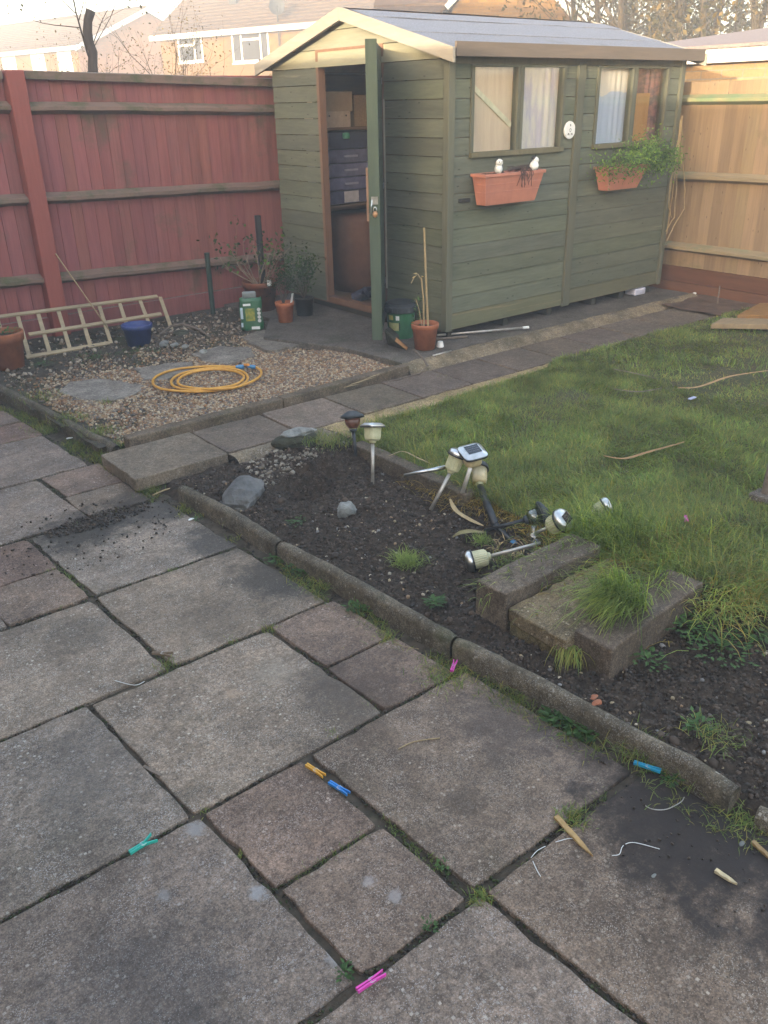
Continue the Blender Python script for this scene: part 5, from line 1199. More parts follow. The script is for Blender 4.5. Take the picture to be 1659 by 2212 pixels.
# pruned trunk behind the red fence
Dm = 9.6
base_p = dirp(205, Dm); t = thing('tree', 'dark pruned trunk with a cut top standing behind the red fence', 'tree', base_p)
pts = [base_p, PD(203, 200, base_p), PD(200, 140, base_p), PD(201, 112, base_p), PD(193, 92, base_p), PD(189, 70, base_p), PD(190, 45, base_p), PD(196, 22, base_p)]
b = MB(); b.tube(pts, [.065, .056, .045, .042, .041, .044, .040, .044], 12); b.build('trunk', M['bark'], t, smooth=True)
b = MB(); tips = []
b.tube([PD(200, 138, base_p), PD(190, 118, base_p), PD(176, 70, base_p), PD(165, 30, base_p), PD(155, -20, base_p)], [.012, .010, .008, .007, .006], 6)
for (a, c) in (((165, 30), (130, 10)), ((172, 60), (150, 55)), ((199, 100), (228, 60)), ((170, 45), (185, 0)), ((199, 110), (212, 80))): branches(b, PD(*a, base_p), PD(*c, base_p)-PD(*a, base_p), .45, .005, 2, tips, .5, 3, .05)
b.build('branches', M['bark'], t); leafcloud('crown', [x[0] for x in tips], M['treeleaf'], .045, .025, t, gold, 2, .06)
# thin twiggy shrub left and big one right
def shrub(name, label, px, D, z0, H, n, mat, leafm, nper, LL, cols, spread=.5, r=.02, lv=3):
    p = dirp(px, D); t = thing(name, label, 'shrub', p); b = MB(); tips = []
    for k in range(n):
        a = 6.28*k/n+random.random(); branches(b, p+Vector((0, 0, z0)), (math.cos(a)*.55, math.sin(a)*.55, 1), H*random.uniform(.45, .6), r, lv, tips, spread, 3, .1)
    b.build('stems', mat, t); leafcloud('foliage', [x[0] for x in tips], leafm, LL, LL*.5, t, cols, nper, .07)
    return t
shrub('shrub', 'pale twiggy shrub in front of the orange brick house corner, behind the red fence', 335, 13, .5, 2.6, 7, M['barkpale'], M['treeleaf'], 4, .035, [(2.6, 2.3, 2.0), (1.6, 1.5, .9), (3.2, 3.0, 2.6)], .5, .022)
shrub('shrub', 'sparse twiggy shrub under the white window, behind the red fence', 405, 12.5, .3, 2.1, 6, M['bark'], M['treeleaf'], 1, .03, gold, .6, .014, 2)
shrub('shrub', 'thin seedheads and twigs rising before the hazy left house', 85, 12, .4, 2.9, 3, M['barkpale'], M['treeleaf'], 2, .028, [(2.2, 1.8, 1.6), (3, 2.7, 2.4)], .5, .008, 2)

# ================================================================ POTS AND PLANTS
def pot(c, r, h, mat, label, rim=.18, name='plant_pot', rr=.74, soil=True, t=1, group=None, cat='pot', tilt=None):
    o = thing(name, label, cat, c, group); rh = h*rim
    b = MB(); b.lathe([(0, 0), (r*rr, 0), (r*(rr+(1-rr)*(1-rim)*.92), h-rh), (r, h-rh+.002), (r*1.03, h-rh*.2), (r*1.02, h), (r*.93, h), (r*.90, h-rh*.6), (r*.88, h*.82), (0, h*.82)], 32, t)
    bd = b.build('pot_body', mat, o, local=True, smooth=False)
    for p in bd.data.polygons: p.use_smooth = True
    bd.data.update()
    if soil:
        b = MB(); n = 14; vs = [(0, 0, h*.87)]
        for i in range(n): a = 6.28*i/n; vs.append((math.cos(a)*r*.88, math.sin(a)*r*.88, h*.85+random.uniform(-.004, .004)))
        b.add(vs, [(0, 1+i, 1+(i+1) % n) for i in range(n)]); b.build('potting_soil', M['soil'], o, local=True)
    return o
def potplant(px, py, z, pw, ph_top, **k):
    """pot whose foot is at a pixel; width pw px and top row at pixel ph_top"""
    c = G(px, py, z); d = math.hypot(c.x, c.y, CAM_H-z)*0.995; r = pw/2*d/FPX; h = PD(px, ph_top, c).z - z
    return c, r, h
# big terracotta pot at left edge
c = G(25, 800, .07); c += Vector((0.02, .1, 0)); o = pot(c, .135, .255, M['terracotta'], 'big terracotta pot cut off by the left edge of the picture', rim=.25)
b = MB()
for i in range(60):
    a = random.uniform(0, 6.28); rr = random.uniform(0, .12); p = Vector((math.cos(a)*rr, math.sin(a)*rr, .22)); b.leaf(p+Vector((0, 0, random.uniform(0, .05))), (math.cos(a), math.sin(a), .6), (0, 0, 1), random.uniform(.02, .045), .018, random.uniform(.7, 1.2))
b.build('plant', M['weed'], o, local=True)
# blue pot
c = G(303, 750, .075) + Vector((.03, .08, 0)); pot(c, .115, .16, M['bluepot'], 'empty blue plastic pot standing by the trellis', rim=.22, rr=.76, soil=False)
# large dim pot with leggy shrub
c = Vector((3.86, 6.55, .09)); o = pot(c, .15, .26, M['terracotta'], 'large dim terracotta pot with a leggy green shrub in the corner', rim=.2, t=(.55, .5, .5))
b = MB(); tips = []
for k in range(13):
    a = 6.28*k/13+random.uniform(-.2, .2); el = random.uniform(.5, 1.6)
    branches(b, Vector((math.cos(a)*.03, math.sin(a)*.03, .22)), (math.cos(a), math.sin(a), el), random.uniform(.22, .34), .006, 2, tips, .35, 2, .1, sides=5)
b.build('stems', flat('tan_stem', (.30, .21, .14), .8), o, local=True)
V = leafcloud('foliage', [x[0] for x in tips], M['shrubleaf'], .045, .026, None, [(1, 1, 1), (1.6, 1.8, 1), (.6, .7, .6)], 2, .03); V.parent = o
b = MB(); b.tube([(0.02, -.02, .22), (.02, -.02, .80)], .028, 8, caps=True); b.build('dark_sleeve', M['black'], o, local=True)
b = MB(); b.box(-.02, .02, -.16, -.157, .235, .285); b.build('plant_label', M['white'], o, local=True)
# dark green water pipe by the fence corner
b = MB(); b.tube([(3.50, 6.78, .08), (3.50, 6.78, .60)], .022, 10); tag(b.build('pipe', flat('dark_green_pipe', (.03, .05, .04), .5)), 'dark upright pipe in the corner beside the leggy shrub', 'pipe')
# second shrub: conifer-like dark bush in the dark pot
c = G(661, 684, .10)+Vector((.03, .06, 0)); o = pot(c, .082, .15, M['darkpot'], 'dark pot with a shadowy bush against the shed wall', rim=.12, rr=.8)
b = MB(); tips = []
for k in range(12): a = 6.28*k/12; branches(b, Vector((0, 0, .14)), (math.cos(a)*.5, math.sin(a)*.5, 1), .18, .004, 2, tips, .4, 2, .1, sides=4)
b.build('stems', M['bark'], o, local=True); V = leafcloud('foliage', [x[0] for x in tips], M['shrubleaf'], .03, .014, None, [(.5, .6, .5), (.8, .9, .7)], 9, .035); V.parent = o
# small orange pot with label and tiny conifer
c = G(620, 698, .10)+Vector((.02, .05, 0)); o = pot(c, .078, .165, M['terracotta'], 'bright small terracotta pot with a white plant label', rim=.2, t=(1.5, 1.35, 1.2))
b = MB(); tips = []
for k in range(9): a = 6.28*k/9; branches(b, Vector((-.01, 0, .14)), (math.cos(a)*.35, math.sin(a)*.35, 1), .14, .004, 2, tips, .3, 2, .1, sides=4)
b.build('stems', M['bark'], o, local=True); V = leafcloud('foliage', [x[0] for x in tips], M['shrubleaf'], .022, .009, None, [(.55, .6, .5), (.35, .4, .3)], 8, .02); V.parent = o
b = MB(); b.hexa([(.02, -.045, .13), (.042, -.045, .13), (.042, -.043, .13), (.02, -.043, .13)], [(.038, -.06, .235), (.060, -.055, .235), (.060, -.053, .235), (.038, -.058, .235)]); b.build('plant_label', M['white'], o, local=True)
# terracotta pot with canes
c = G(922, 757, .105)+Vector((.03, .055, 0)); o = pot(c, .098, .185, M['terracotta'], 'terracotta pot holding two canes and a dead plant by the shed corner', rim=.2, t=(1.1, 1.05, 1))
b = MB(); lc = lambda px, py: PD(px, py, c)-c
b.tube([lc(925, 712), lc(920, 600), lc(916, 492)], .0075, 8); b.build('cane', M['straw'], o, local=True)
b = MB(); b.tube([lc(916, 712), lc(915, 650), lc(910, 600)], .006, 6); b.tube([lc(910, 605), lc(903, 592), lc(895, 598), lc(888, 612)], .003, 5); b.tube([lc(912, 705), lc(905, 668), lc(898, 645)], .003, 5)
for q in ((903, 590), (909, 596), (899, 596)): b.leaf(lc(*q), (random.uniform(-1, 1), 0, random.uniform(-.6, .4)), (0, -1, 0), .04, .01, (1.4, 1.4, 1.3))
b.build('dead_stems', M['straw'], o, local=True)
b = MB()
for i in range(46):
    q = lc(random.uniform(888, 912), random.uniform(640, 708)); b.leaf(q, (random.gauss(0, 1), random.gauss(0, 1), random.gauss(0, .6)), (0, 0, 1), random.uniform(.02, .035), .014, random.uniform(.7, 1.3))
b.build('leaves', M['weed'], o, local=True)
# window planters
def planter(xa, xb, xc, xd, zt, zb, label):
    """trough: top xa..xb, bottom xc..xd, hung on the wall"""
    o = thing('window_planter', label, 'planter', ((xa+xb)/2, SY0-.03, zb), 'terracotta coloured troughs on the shed wall'); Y1 = SY0-.035; Y0 = Y1-.15; Y0b = Y1-.11; lip = .022
    b = MB(); W_ = zt-lip
    b.hexa([(xc, Y0b, zb), (xd, Y0b, zb), (xd, Y1-.02, zb), (xc, Y1-.02, zb)], [(xa+.01, Y0+.01, W_), (xb-.01, Y0+.01, W_), (xb-.01, Y1-.005, W_), (xa+.01, Y1-.005, W_)])
    for f_ in (.45, .72):
        z = zb+(W_-zb)*f_; e = f_; x0, x1 = xc+(xa+.01-xc)*e, xd+(xb-.01-xd)*e; y0 = Y0b+(Y0+.01-Y0b)*e; b.box(x0-.003, x1+.003, y0-.003, Y1-.02, z, z+.006)
    q = .008
    b.box(xa-.004, xb+.004, Y0, Y0+q, W_, zt); b.box(xa-.004, xb+.004, Y1-q, Y1, W_, zt); b.box(xa-.004, xa+q, Y0+q, Y1-q, W_, zt); b.box(xb-q, xb+.004, Y0+q, Y1-q, W_, zt)
    b.box(xa+q, xb-q, Y0+q, Y1-q, W_-.001, W_+.004, .6)
    b.build('trough', M['terraplastic'], o, bevel=.003)
    b = MB(); s_ = MB()
    for i in range(50): s_.stone((random.uniform(xa+.02, xb-.02), random.uniform(Y0+.02, Y1-.02), zt-.012), (.018, .015, .010), 1, .3)
    s_.build('potting_soil', M['soil'], o); return o, Y0, Y1
p1, Y0, Y1 = planter(4.50, 5.12, 4.545, 5.06, 1.262, 1.05, 'terracotta coloured trough with two cat ornaments on the shed wall')
b = MB()
for i in range(26):      # dried trailing stems
    x = random.uniform(4.82, 4.98); z = 1.265; pts = [Vector((x, Y0+.05, z)), Vector((x+random.uniform(-.03, .03), Y0+.01, z+.02)), Vector((x+random.uniform(-.03, .03), Y0-.012, z-.02)), Vector((x+random.uniform(-.04, .04), Y0-.012, z-random.uniform(.03, .11)))]
    if i % 2: pts = [Vector((random.uniform(4.72, 5.0), Y0+.06, z)), Vector((random.uniform(4.74, 5.0), Y0+.05, z+.035)), Vector((random.uniform(4.72, 5.0), Y0+.03, z+.01))]
    b.tube(pts, .0022, 4)
b.build('dried_plant', flat('dark_dead', (.07, .045, .04), .9), p1)
b = MB(); b.box(4.40, 4.50, SY0-.04, SY0-.018, 1.075, 1.10); tag(b.build('tap_bracket', M['darkpot'], bevel=.003), 'small dark bracket on the shed wall left of the cat planter', 'bracket')
def cat(c, ang, label, tilt=0, black=.5):
    o = thing('cat_ornament', label, 'ornament', c, 'cat ornaments in the trough'); o.rotation_euler = (0, tilt, ang)
    b = MB(); b.stone((0, 0, .03), (.028, .034, .036), 2, .03, seed=3); b.stone((0, -.012, .072), (.026, .025, .024), 2, .03, seed=4)
    b.build('body', M['white'], o, local=True, smooth=True)
    b = MB(); b.stone((0.016, .008, .045), (.02, .028, .034), 2, .05, seed=6); b.stone((-.012, .003, .082), (.016, .018, .016), 2, .05, seed=7)
    for s_ in (-1, 1): b.add([(s_*.008, -.012, .088), (s_*.024, -.012, .084), (s_*.019, -.01, .108), (s_*.016, .0, .088)], [(0, 1, 2), (1, 3, 2), (3, 0, 2), (0, 3, 1)])
    b.build('black_patches', M['black'], o, local=True, smooth=False)
    b = MB()
    for s_ in (-1, 1): b.stone((s_*.010, -.035, .076), (.0045, .003, .005), 1, 0)
    b.stone((0, -.038, .067), (.003, .003, .002), 1, 0); b.build('face_marks', M['darkmark'], o, local=True)
    b = MB(); b.tube([(.022, .02, .012), (.034, -.005, .010), (.022, -.03, .012)], .006, 6); b.build('tail', M['black'], o, local=True)
cat((4.68, Y0+.055, 1.258), -.4, 'black and white cat ornament looking out at the left of the trough')
cat((5.055, Y0+.055, 1.262), .9, 'white cat ornament lying at the right end of the trough', .55)
p2, Y0, Y1 = planter(5.86, 6.40, 5.92, 6.30, 1.235, 1.055, 'terracotta coloured trough overflowing with green plants on the shed wall')
b = MB(); tips = []
for i in range(75):
    x = random.uniform(5.82, 6.5) if i % 3 else random.uniform(6.25, 6.62); a = random.uniform(-.8, .8)
    branches(b, Vector((min(x, 6.38), Y0+.07+random.uniform(-.04, .04), 1.22)), ((x-6.15)*1.6+random.gauss(0, .3), -.5-random.random()*.5, random.uniform(.1, 1.2)), random.uniform(.10, .22), .0022, 1, tips, .5, 3, -.12, sides=3)
b.build('stems', M['shrubleaf'], p2)
leafcloud('foliage', [x[0] for x in tips], M['brightleaf'], .028, .013, p2, [(.7, .8, .7), (1, 1, 1), (1.5, 1.3, .9), (.5, .6, .5)], 6, .032)
# dried stems hanging at the far corner of the shed
o = thing('dried_climber', 'pale dried climber stems hanging from the far shed corner', 'dried plant', (SX1+.05, SY0-.05, .7)); b = MB()
for (P) in ([(1473, 250), (1470, 300), (1455, 400), (1448, 450), (1440, 505)], [(1473, 250), (1463, 330), (1462, 400), (1455, 470), (1438, 500)], [(1472, 255), (1474, 330), (1479, 400), (1478, 450), (1455, 490), (1440, 520)], [(1470, 260), (1460, 350), (1452, 380), (1444, 440), (1450, 470)], [(1471, 270), (1458, 340), (1447, 400), (1445, 430)]):
    pts = [PY(x, y, SY0-.06-random.uniform(0, .05)) for x, y in P]; D = []
    for i in range(len(pts)-1):
        for k in range(4): D.append(pts[i].lerp(pts[i+1], k/4)+Vector((random.gauss(0, .004), 0, random.gauss(0, .004))))
    b.tube(D+[pts[-1]], .0042, 5)
b.build('stems', M['straw'], o)

# ================================================================ BAGS, TUBS AND OTHER THINGS BY THE SHED
c = G(548, 716, .08)+Vector((.02, .05, 0)); o = thing('compost_bag', 'green printed plant food bag standing on the rubble by the fence corner', 'bag', c)
fw = Vector((-c.x, -c.y, 0)).normalized(); sd = Vector((-fw.y, fw.x, 0)); sd = -sd if sd.dot(Vector((RW[0][0], RW[1][0], 0))) < 0 else sd
MB_ = Matrix(((sd.x, -fw.x, 0, 0), (sd.y, -fw.y, 0, 0), (0, 0, 1, 0), (0, 0, 0, 1)))       # x right, y away, z up, facing the camera
g0 = flat('green_print', (.035, .13, .06), .35, .5, (.025, .09, .045), 12)
b = MB(); vs = []; nx_, nz_ = 8, 10
for s_ in (0, 1):
    for j in range(nz_+1):
        for i in range(nx_+1):
            u, v = i/nx_*2-1, j/nz_; th_ = .045*(1-u*u)**.5*(1-.6*v)+.004; x = u*.092*(1-.05*v); y = (th_ if s_ else -th_); vs.append((x+.004*math.sin(v*9), y+.003*math.sin(i*2+j), .005+v*.255+.004*math.sin(i*1.7)))
K = (nx_+1)*(nz_+1); fs = []
for j in range(nz_):
    for i in range(nx_):
        a = j*(nx_+1)+i; fs += [(a, a+1, a+nx_+2, a+nx_+1), (K+a, K+a+nx_+1, K+a+nx_+2, K+a+1)]
for j in range(nz_):
    a = j*(nx_+1); e = a+nx_; fs += [(a, a+nx_+1, K+a+nx_+1, K+a), (e, K+e, K+e+nx_+1, e+nx_+1)]
for i in range(nx_): fs += [(i, K+i, K+i+1, i+1), (nz_*(nx_+1)+i, nz_*(nx_+1)+i+1, K+nz_*(nx_+1)+i+1, K+nz_*(nx_+1)+i)]
b.add(vs, fs, 1, 0, MB_); b.build('bag_body', g0, o, local=True, smooth=True)
def decal(name, x0, x1, z0, z1, mat, y=-.055, t=1, par=None, MM=None):
    b = MB(); b.box(x0, x1, y-.002, y, z0, z1, t, 0, MM or MB_); return b.build(name, mat, par or o, local=True)
decal('picture_panel', -.045, .028, .085, .185, flat('bag_picture', (.35, .30, .06), .4, .4, (.10, .16, .04), 40), y=-.052)
decal('title_strip', -.06, .0, .205, .222, M['white'], y=-.047)
decal('white_strip', -.005, .06, .018, .040, M['white'], y=-.054)
decal('side_text', -.085, -.065, .10, .19, flat('pale_blue', (.45, .55, .62), .5), y=-.036); decal('side_text', -.085, -.07, .035, .07, flat('pale_blue', (.45, .55, .62), .5), y=-.036)
for k in range(4):
    b = MB(); b.lathe([(.011, 0), (.011, .002), (.014, .002), (.014, 0)], 16, M=MB_ @ Matrix.Translation((.062, -.040, .082+.03*k)) @ Matrix.Rotation(R_(90), 4, 'X'))
    b.box(.058, .066, -.044, -.042, .078+.03*k, .087+.03*k, 1, 0, MB_); b.build('round_symbol', M['white'], o, local=True)
b = MB(); b.box(-.06, .05, -.02, .02, .255, .31, 1, 0, MB_); b.build('folded_top', flat('clear_grey', (.18, .20, .20), .3, .6), o, local=True, bevel=.012)
# green tub with black lid behind the open door
c = G(868, 738, .105)+Vector((.10, .13, 0)); o = thing('feed_tub', 'green printed tub with a black lid beside the open shed door', 'tub', c)
b = MB(); b.lathe([(0, 0), (.095, 0), (.112, .21), (.112, .215), (0, .215)], 32); b.build('tub_body', g0, o, local=True, smooth=False)
b = MB(); b.lathe([(.118, .195), (.122, .20), (.122, .235), (.112, .245), (.112, .262), (.10, .268), (0, .268)], 32)
for a in range(0, 360, 18): b.box(.119, .125, -.004, .004, .198, .236, 1, 0, Matrix.Rotation(R_(a), 4, 'Z'))
b.build('lid', M['greyblack'], o, local=True)
fw = Vector((-c.x, -c.y, 0)).normalized(); sd = Vector((-fw.y, fw.x, 0)); sd = -sd if sd.dot(Vector((RW[0][0], RW[1][0], 0))) < 0 else sd
MT2 = Matrix(((sd.x, -fw.x, 0, 0), (sd.y, -fw.y, 0, 0), (0, 0, 1, 0), (0, 0, 0, 1)))
def arc_label(name, a0, a1, z0, z1, mat, rr=.1135):
    b = MB(); n = 10; vs = []
    for i in range(n+1):
        a = a0+(a1-a0)*i/n; k0, k1 = .095+(.112-.095)*z0/.21+.0018, .095+(.112-.095)*z1/.21+.0018
        vs += [MT2 @ Vector((math.sin(a)*k0, -math.cos(a)*k0, z0)), MT2 @ Vector((math.sin(a)*k1, -math.cos(a)*k1, z1))]
    b.add(vs, [(2*i, 2*i+2, 2*i+3, 2*i+1) for i in range(n)]); b.build(name, mat, o, local=True)
arc_label('picture_label', -1.0, -.15, .065, .125, flat('tub_picture', (.30, .33, .12), .5, .3, (.45, .38, .2), 50)); arc_label('title_label', -.95, -.55, .145, .18, flat('tub_yellow', (.45, .38, .10), .5)); arc_label('round_mark', -.35, -.1, .145, .178, M['white'])
arc_label('outline_label', -.12, -.05, .07, .13, M['black'])
# stone-faced block leaning there
o_ = thing('brick_piece', 'mossy block with an orange cut face leaning before the green tub', 'block', (0, 0, 0)); pA, pB = G(838, 745, .105), G(878, 757, .105)
o_.location = pA; b = MB(); L_ = pA
b.hexa([pA, pB, pB+Vector((.05, .05, 0)), pA+Vector((.05, .06, 0))], [pA+Vector((-.005, .03, .10)), pB+Vector((-.085, .03, .075)), pB+Vector((-.04, .07, .085)), pA+Vector((.03, .08, .11))])
b.build('block_body', M['mossrock'], o_, bevel=.008)
b = MB(); u1, u2, u3, u4 = pB, pB+Vector((.05, .05, 0)), pB+Vector((-.04, .07, .085)), pB+Vector((-.085, .03, .075)); nn = (u2-u1).cross(u4-u1).normalized()*.003
nn = nn if nn.dot(Vector((0, 0, CAM_H))-u1) > 0 else -nn
b.hexa([u1+nn, u2+nn, u3+nn, u4+nn], [u1+nn*2, u2+nn*2, u3+nn*2, u4+nn*2]); b.build('cut_face', flat('orange_face', (.42, .22, .09), .9, .1, (.28, .13, .06), 60), o_)
b = MB(); pA = G(865, 706, .105); b.hexa([G(833, 735, .106), G(852, 748, .106), G(862, 742, .106), G(842, 730, .106)], [G(833, 735, .106)+Vector((0, 0, .09)), G(852, 748, .106)+Vector((0, 0, .07)), G(862, 742, .106)+Vector((0, 0, .07)), G(842, 730, .106)+Vector((0, 0, .09))])
tag(b.build('stone_lump', M['mossrock'], bevel=.01), 'greenish stone lump between the door and the canes pot', 'stone')
# white cup
c = G(951, 749, .105); o = thing('white_cup', 'small white plastic cup upside down beside the canes pot', 'cup', c); b = MB(); b.lathe([(.026, 0), (.026, .006), (.019, .04), (0, .041)], 20); b.build('cup_body', M['white'], o, local=True, smooth=False)
# poles
def pole(p0, p1, r, mat, label, name='pole', cap=None):
    o = thing(name, label, name.replace('_', ' '), p0); b = MB(); b.tube([p0, p1], r, 10); b.build('shaft', mat, o, smooth=True)
    if cap: d = (Vector(p1)-Vector(p0)).normalized(); b = MB(); b.tube([Vector(p1)-d*.05, Vector(p1)], r*1.25, 10); b.build('end_cap', cap, o)
    return o
pole(G(945, 724, .13), G(1142, 707, .125), .0085, M['stakem'], 'long grey metal pole lying beside the shed base', 'metal_pole', M['white'])
pole(G(935, 733, .115), G(1010, 727, .112), .010, M['deadwood'], 'short grey stick lying under the metal pole', 'stick')
pole(G(935, 768, .11), G(975, 758, .11), .006, M['stakem'], 'thin silver rod lying at the edge of the concrete near the canes pot', 'metal_rod')
b = MB(); pts = [G(893, 755, .115), G(912, 772, .105), G(924, 790, .09), G(906, 808, .08), G(850, 822, .08), G(790, 832, .075)]
D = []
for i in range(len(pts)-1):
    for k in range(5): D.append(pts[i].lerp(pts[i+1], k/5)+Vector((0, 0, .004*math.sin(k))))
b.tube(D, [.009-.006*i/len(D) for i in range(len(D))], 6, sq=.5); tag(b.build('dry_stalk', M['deadwood'], smooth=True), 'long curved brown stalk trailing from the canes pot over the edging', 'stalk')
b = MB()
for i in range(7): 
    p = G(740+i*9, 838-i*3.5, .117); b.leaf(p, (1, .1+random.uniform(-.2, .2), .05), (0, 0, 1), .14, .012, random.uniform(.7, 1.1), bend=.05)
tag(b.build('dry_leaves', M['straw']), 'dry straw blades lying on the edging strip', 'dry leaves')
# things under and behind the shed
b = MB(); p = G(1387, 636, .105); b.box(p.x-.10, p.x+.05, p.y-.0, p.y+.12, .104, .165); tag(b.build('plastic_tub', flat('milky_plastic', (.55, .55, .66), .3, .5), bevel=.01), 'white plastic tub tucked under the far end of the shed', 'tub')
b = MB(); p = G(1500, 636, .09); b.stone(p+Vector((0, 0, .01)), (.025, .015, .012), 1, .3); tag(b.build('litter', M['white']), 'scrap of pale litter on the earth before the brown gravel board', 'litter')

# trellis leaning on the red fence
ta, tb_, tc_ = G(58, 774, .085), G(354, 717, .085), PY(0, 686, 6.88)
tn = (tb_-ta).cross(tc_-ta).normalized()
def TP(px, py, o=0): return PP(px, py, ta, tn)
o = thing('trellis', 'pale wooden ladder-like trellis leaning at the foot of the red fence', 'trellis', ta)
tn = tn if tn.dot(Vector((0, 0, 1.7))-ta) > 0 else -tn
def slat(pa, pb, w_, d, lift, nm='slat'):
    a, c = TP(*pa), TP(*pb); q = MB(); q.bar(a+tn*lift, c+tn*lift, w_, d, up=tn); q.build(nm, M['palewood'], o, bevel=.002)
for pa, pb in (((-60, 694), (340, 642)), ((62, 725), (348, 680)), ((56, 774), (236, 743))): slat(pa, pb, .034, .014, .009)
for k in range(9):
    xt = -6+44*k; yt = 686-(xt)*.131; xb = xt+26; yb = 774-(xb-56)*.17
    if xb > 300: yb = 715
    slat((xt, yt), (xb, yb-2), .030, .012, -.006, 'upright')
pole(TP(235, 712), PY(120, 548, 6.93), .0045, M['straw'], 'thin bamboo cane leaning on the red fence post', 'cane')
# small rubble heap things
for (px, py, r_, lab) in ((392, 722, .06, 'brown stone on top of the rubble heap by the blue pot'), (354, 742, .035, 'grey stone at the foot of the rubble heap by the blue pot'), (378, 745, .03, 'pale stone beside the rubble heap'), (438, 760, .028, 'yellowish stone behind the hose'), (400, 748, .026, 'grey flint between the blue pot and the hose')):
    p = G(px, py, .12); b = MB(); b.stone((0, 0, 0), (r_*1.1, r_*.8, r_*.6), 2, .35); q = b.build('loose_stone', M['mossrock' if r_ > .05 else 'rockpale']); q.location = p; tag(q, lab, 'stone')
b = MB(); pts = [G(345, 722, .13), G(370, 704, .16), G(395, 700, .17), G(430, 712, .15), G(455, 728, .12)]; b.tube(pts, [.008, .010, .012, .010, .005], 6); tag(b.build('dead_branch', M['deadwood'], smooth=True), 'dead branch arched over the rubble heap', 'branch')

# ================================================================ HOSE
def smooth_path(P, n=8):
    P = [Vector(p) for p in P]; out = []
    for i in range(len(P)-1):
        p0, p1, p2, p3 = P[max(i-1, 0)], P[i], P[i+1], P[min(i+2, len(P)-1)]
        for k in range(n):
            t = k/n; out.append(.5*((2*p1)+(-p0+p2)*t+(2*p0-5*p1+4*p2-p3)*t*t+(-p0+3*p1-3*p2+p3)*t**3))
    return out+[P[-1]]
ho = thing('garden_hose', 'coiled yellow hose with blue fittings on the gravel', 'hose', (2.7, 5.2, .07))
hp = [(510, 793, .085), (470, 791, .085), (420, 793, .08), (370, 800, .08), (335, 815, .08), (333, 832, .08), (360, 842, .08), (420, 846, .08), (480, 842, .08), (520, 833, .085), (535, 818, .09), (525, 803, .095), (490, 795, .1),
      (440, 797, .095), (395, 806, .09), (372, 820, .085), (375, 834, .085), (410, 842, .09), (470, 838, .09), (510, 830, .095), (527, 815, .10), (510, 803, .105), (470, 798, .1), (425, 802, .098), (395, 812, .09), (384, 824, .09),
      (395, 834, .09), (440, 840, .095), (500, 838, .095), (540, 826, .09), (562, 812, .085), (563, 800, .085), (552, 793, .087)]
b = MB(); b.tube(smooth_path([G(x, y, z) for x, y, z in hp], 8), .0085, 10); b.build('tube', M['hose'], ho, smooth=True)
b = MB(); a, c = G(510, 793, .087), G(527, 792, .09); b.tube([a, a.lerp(c, .3), a.lerp(c, .32), c], [.012, .012, .015, .014], 14); b.build('coupling', M['bluefit'], ho)
a, c = G(535, 791, .095), G(552, 793, .09); b = MB(); b.tube([a, a.lerp(c, .7), c], [.010, .014, .012], 14); b.build('coupling', M['bluefit'], ho)
b = MB(); a = G(528, 788, .10); b.tube([a, G(537, 788, .11)], .009, 12); b.build('connector', M['orangefit'], ho)

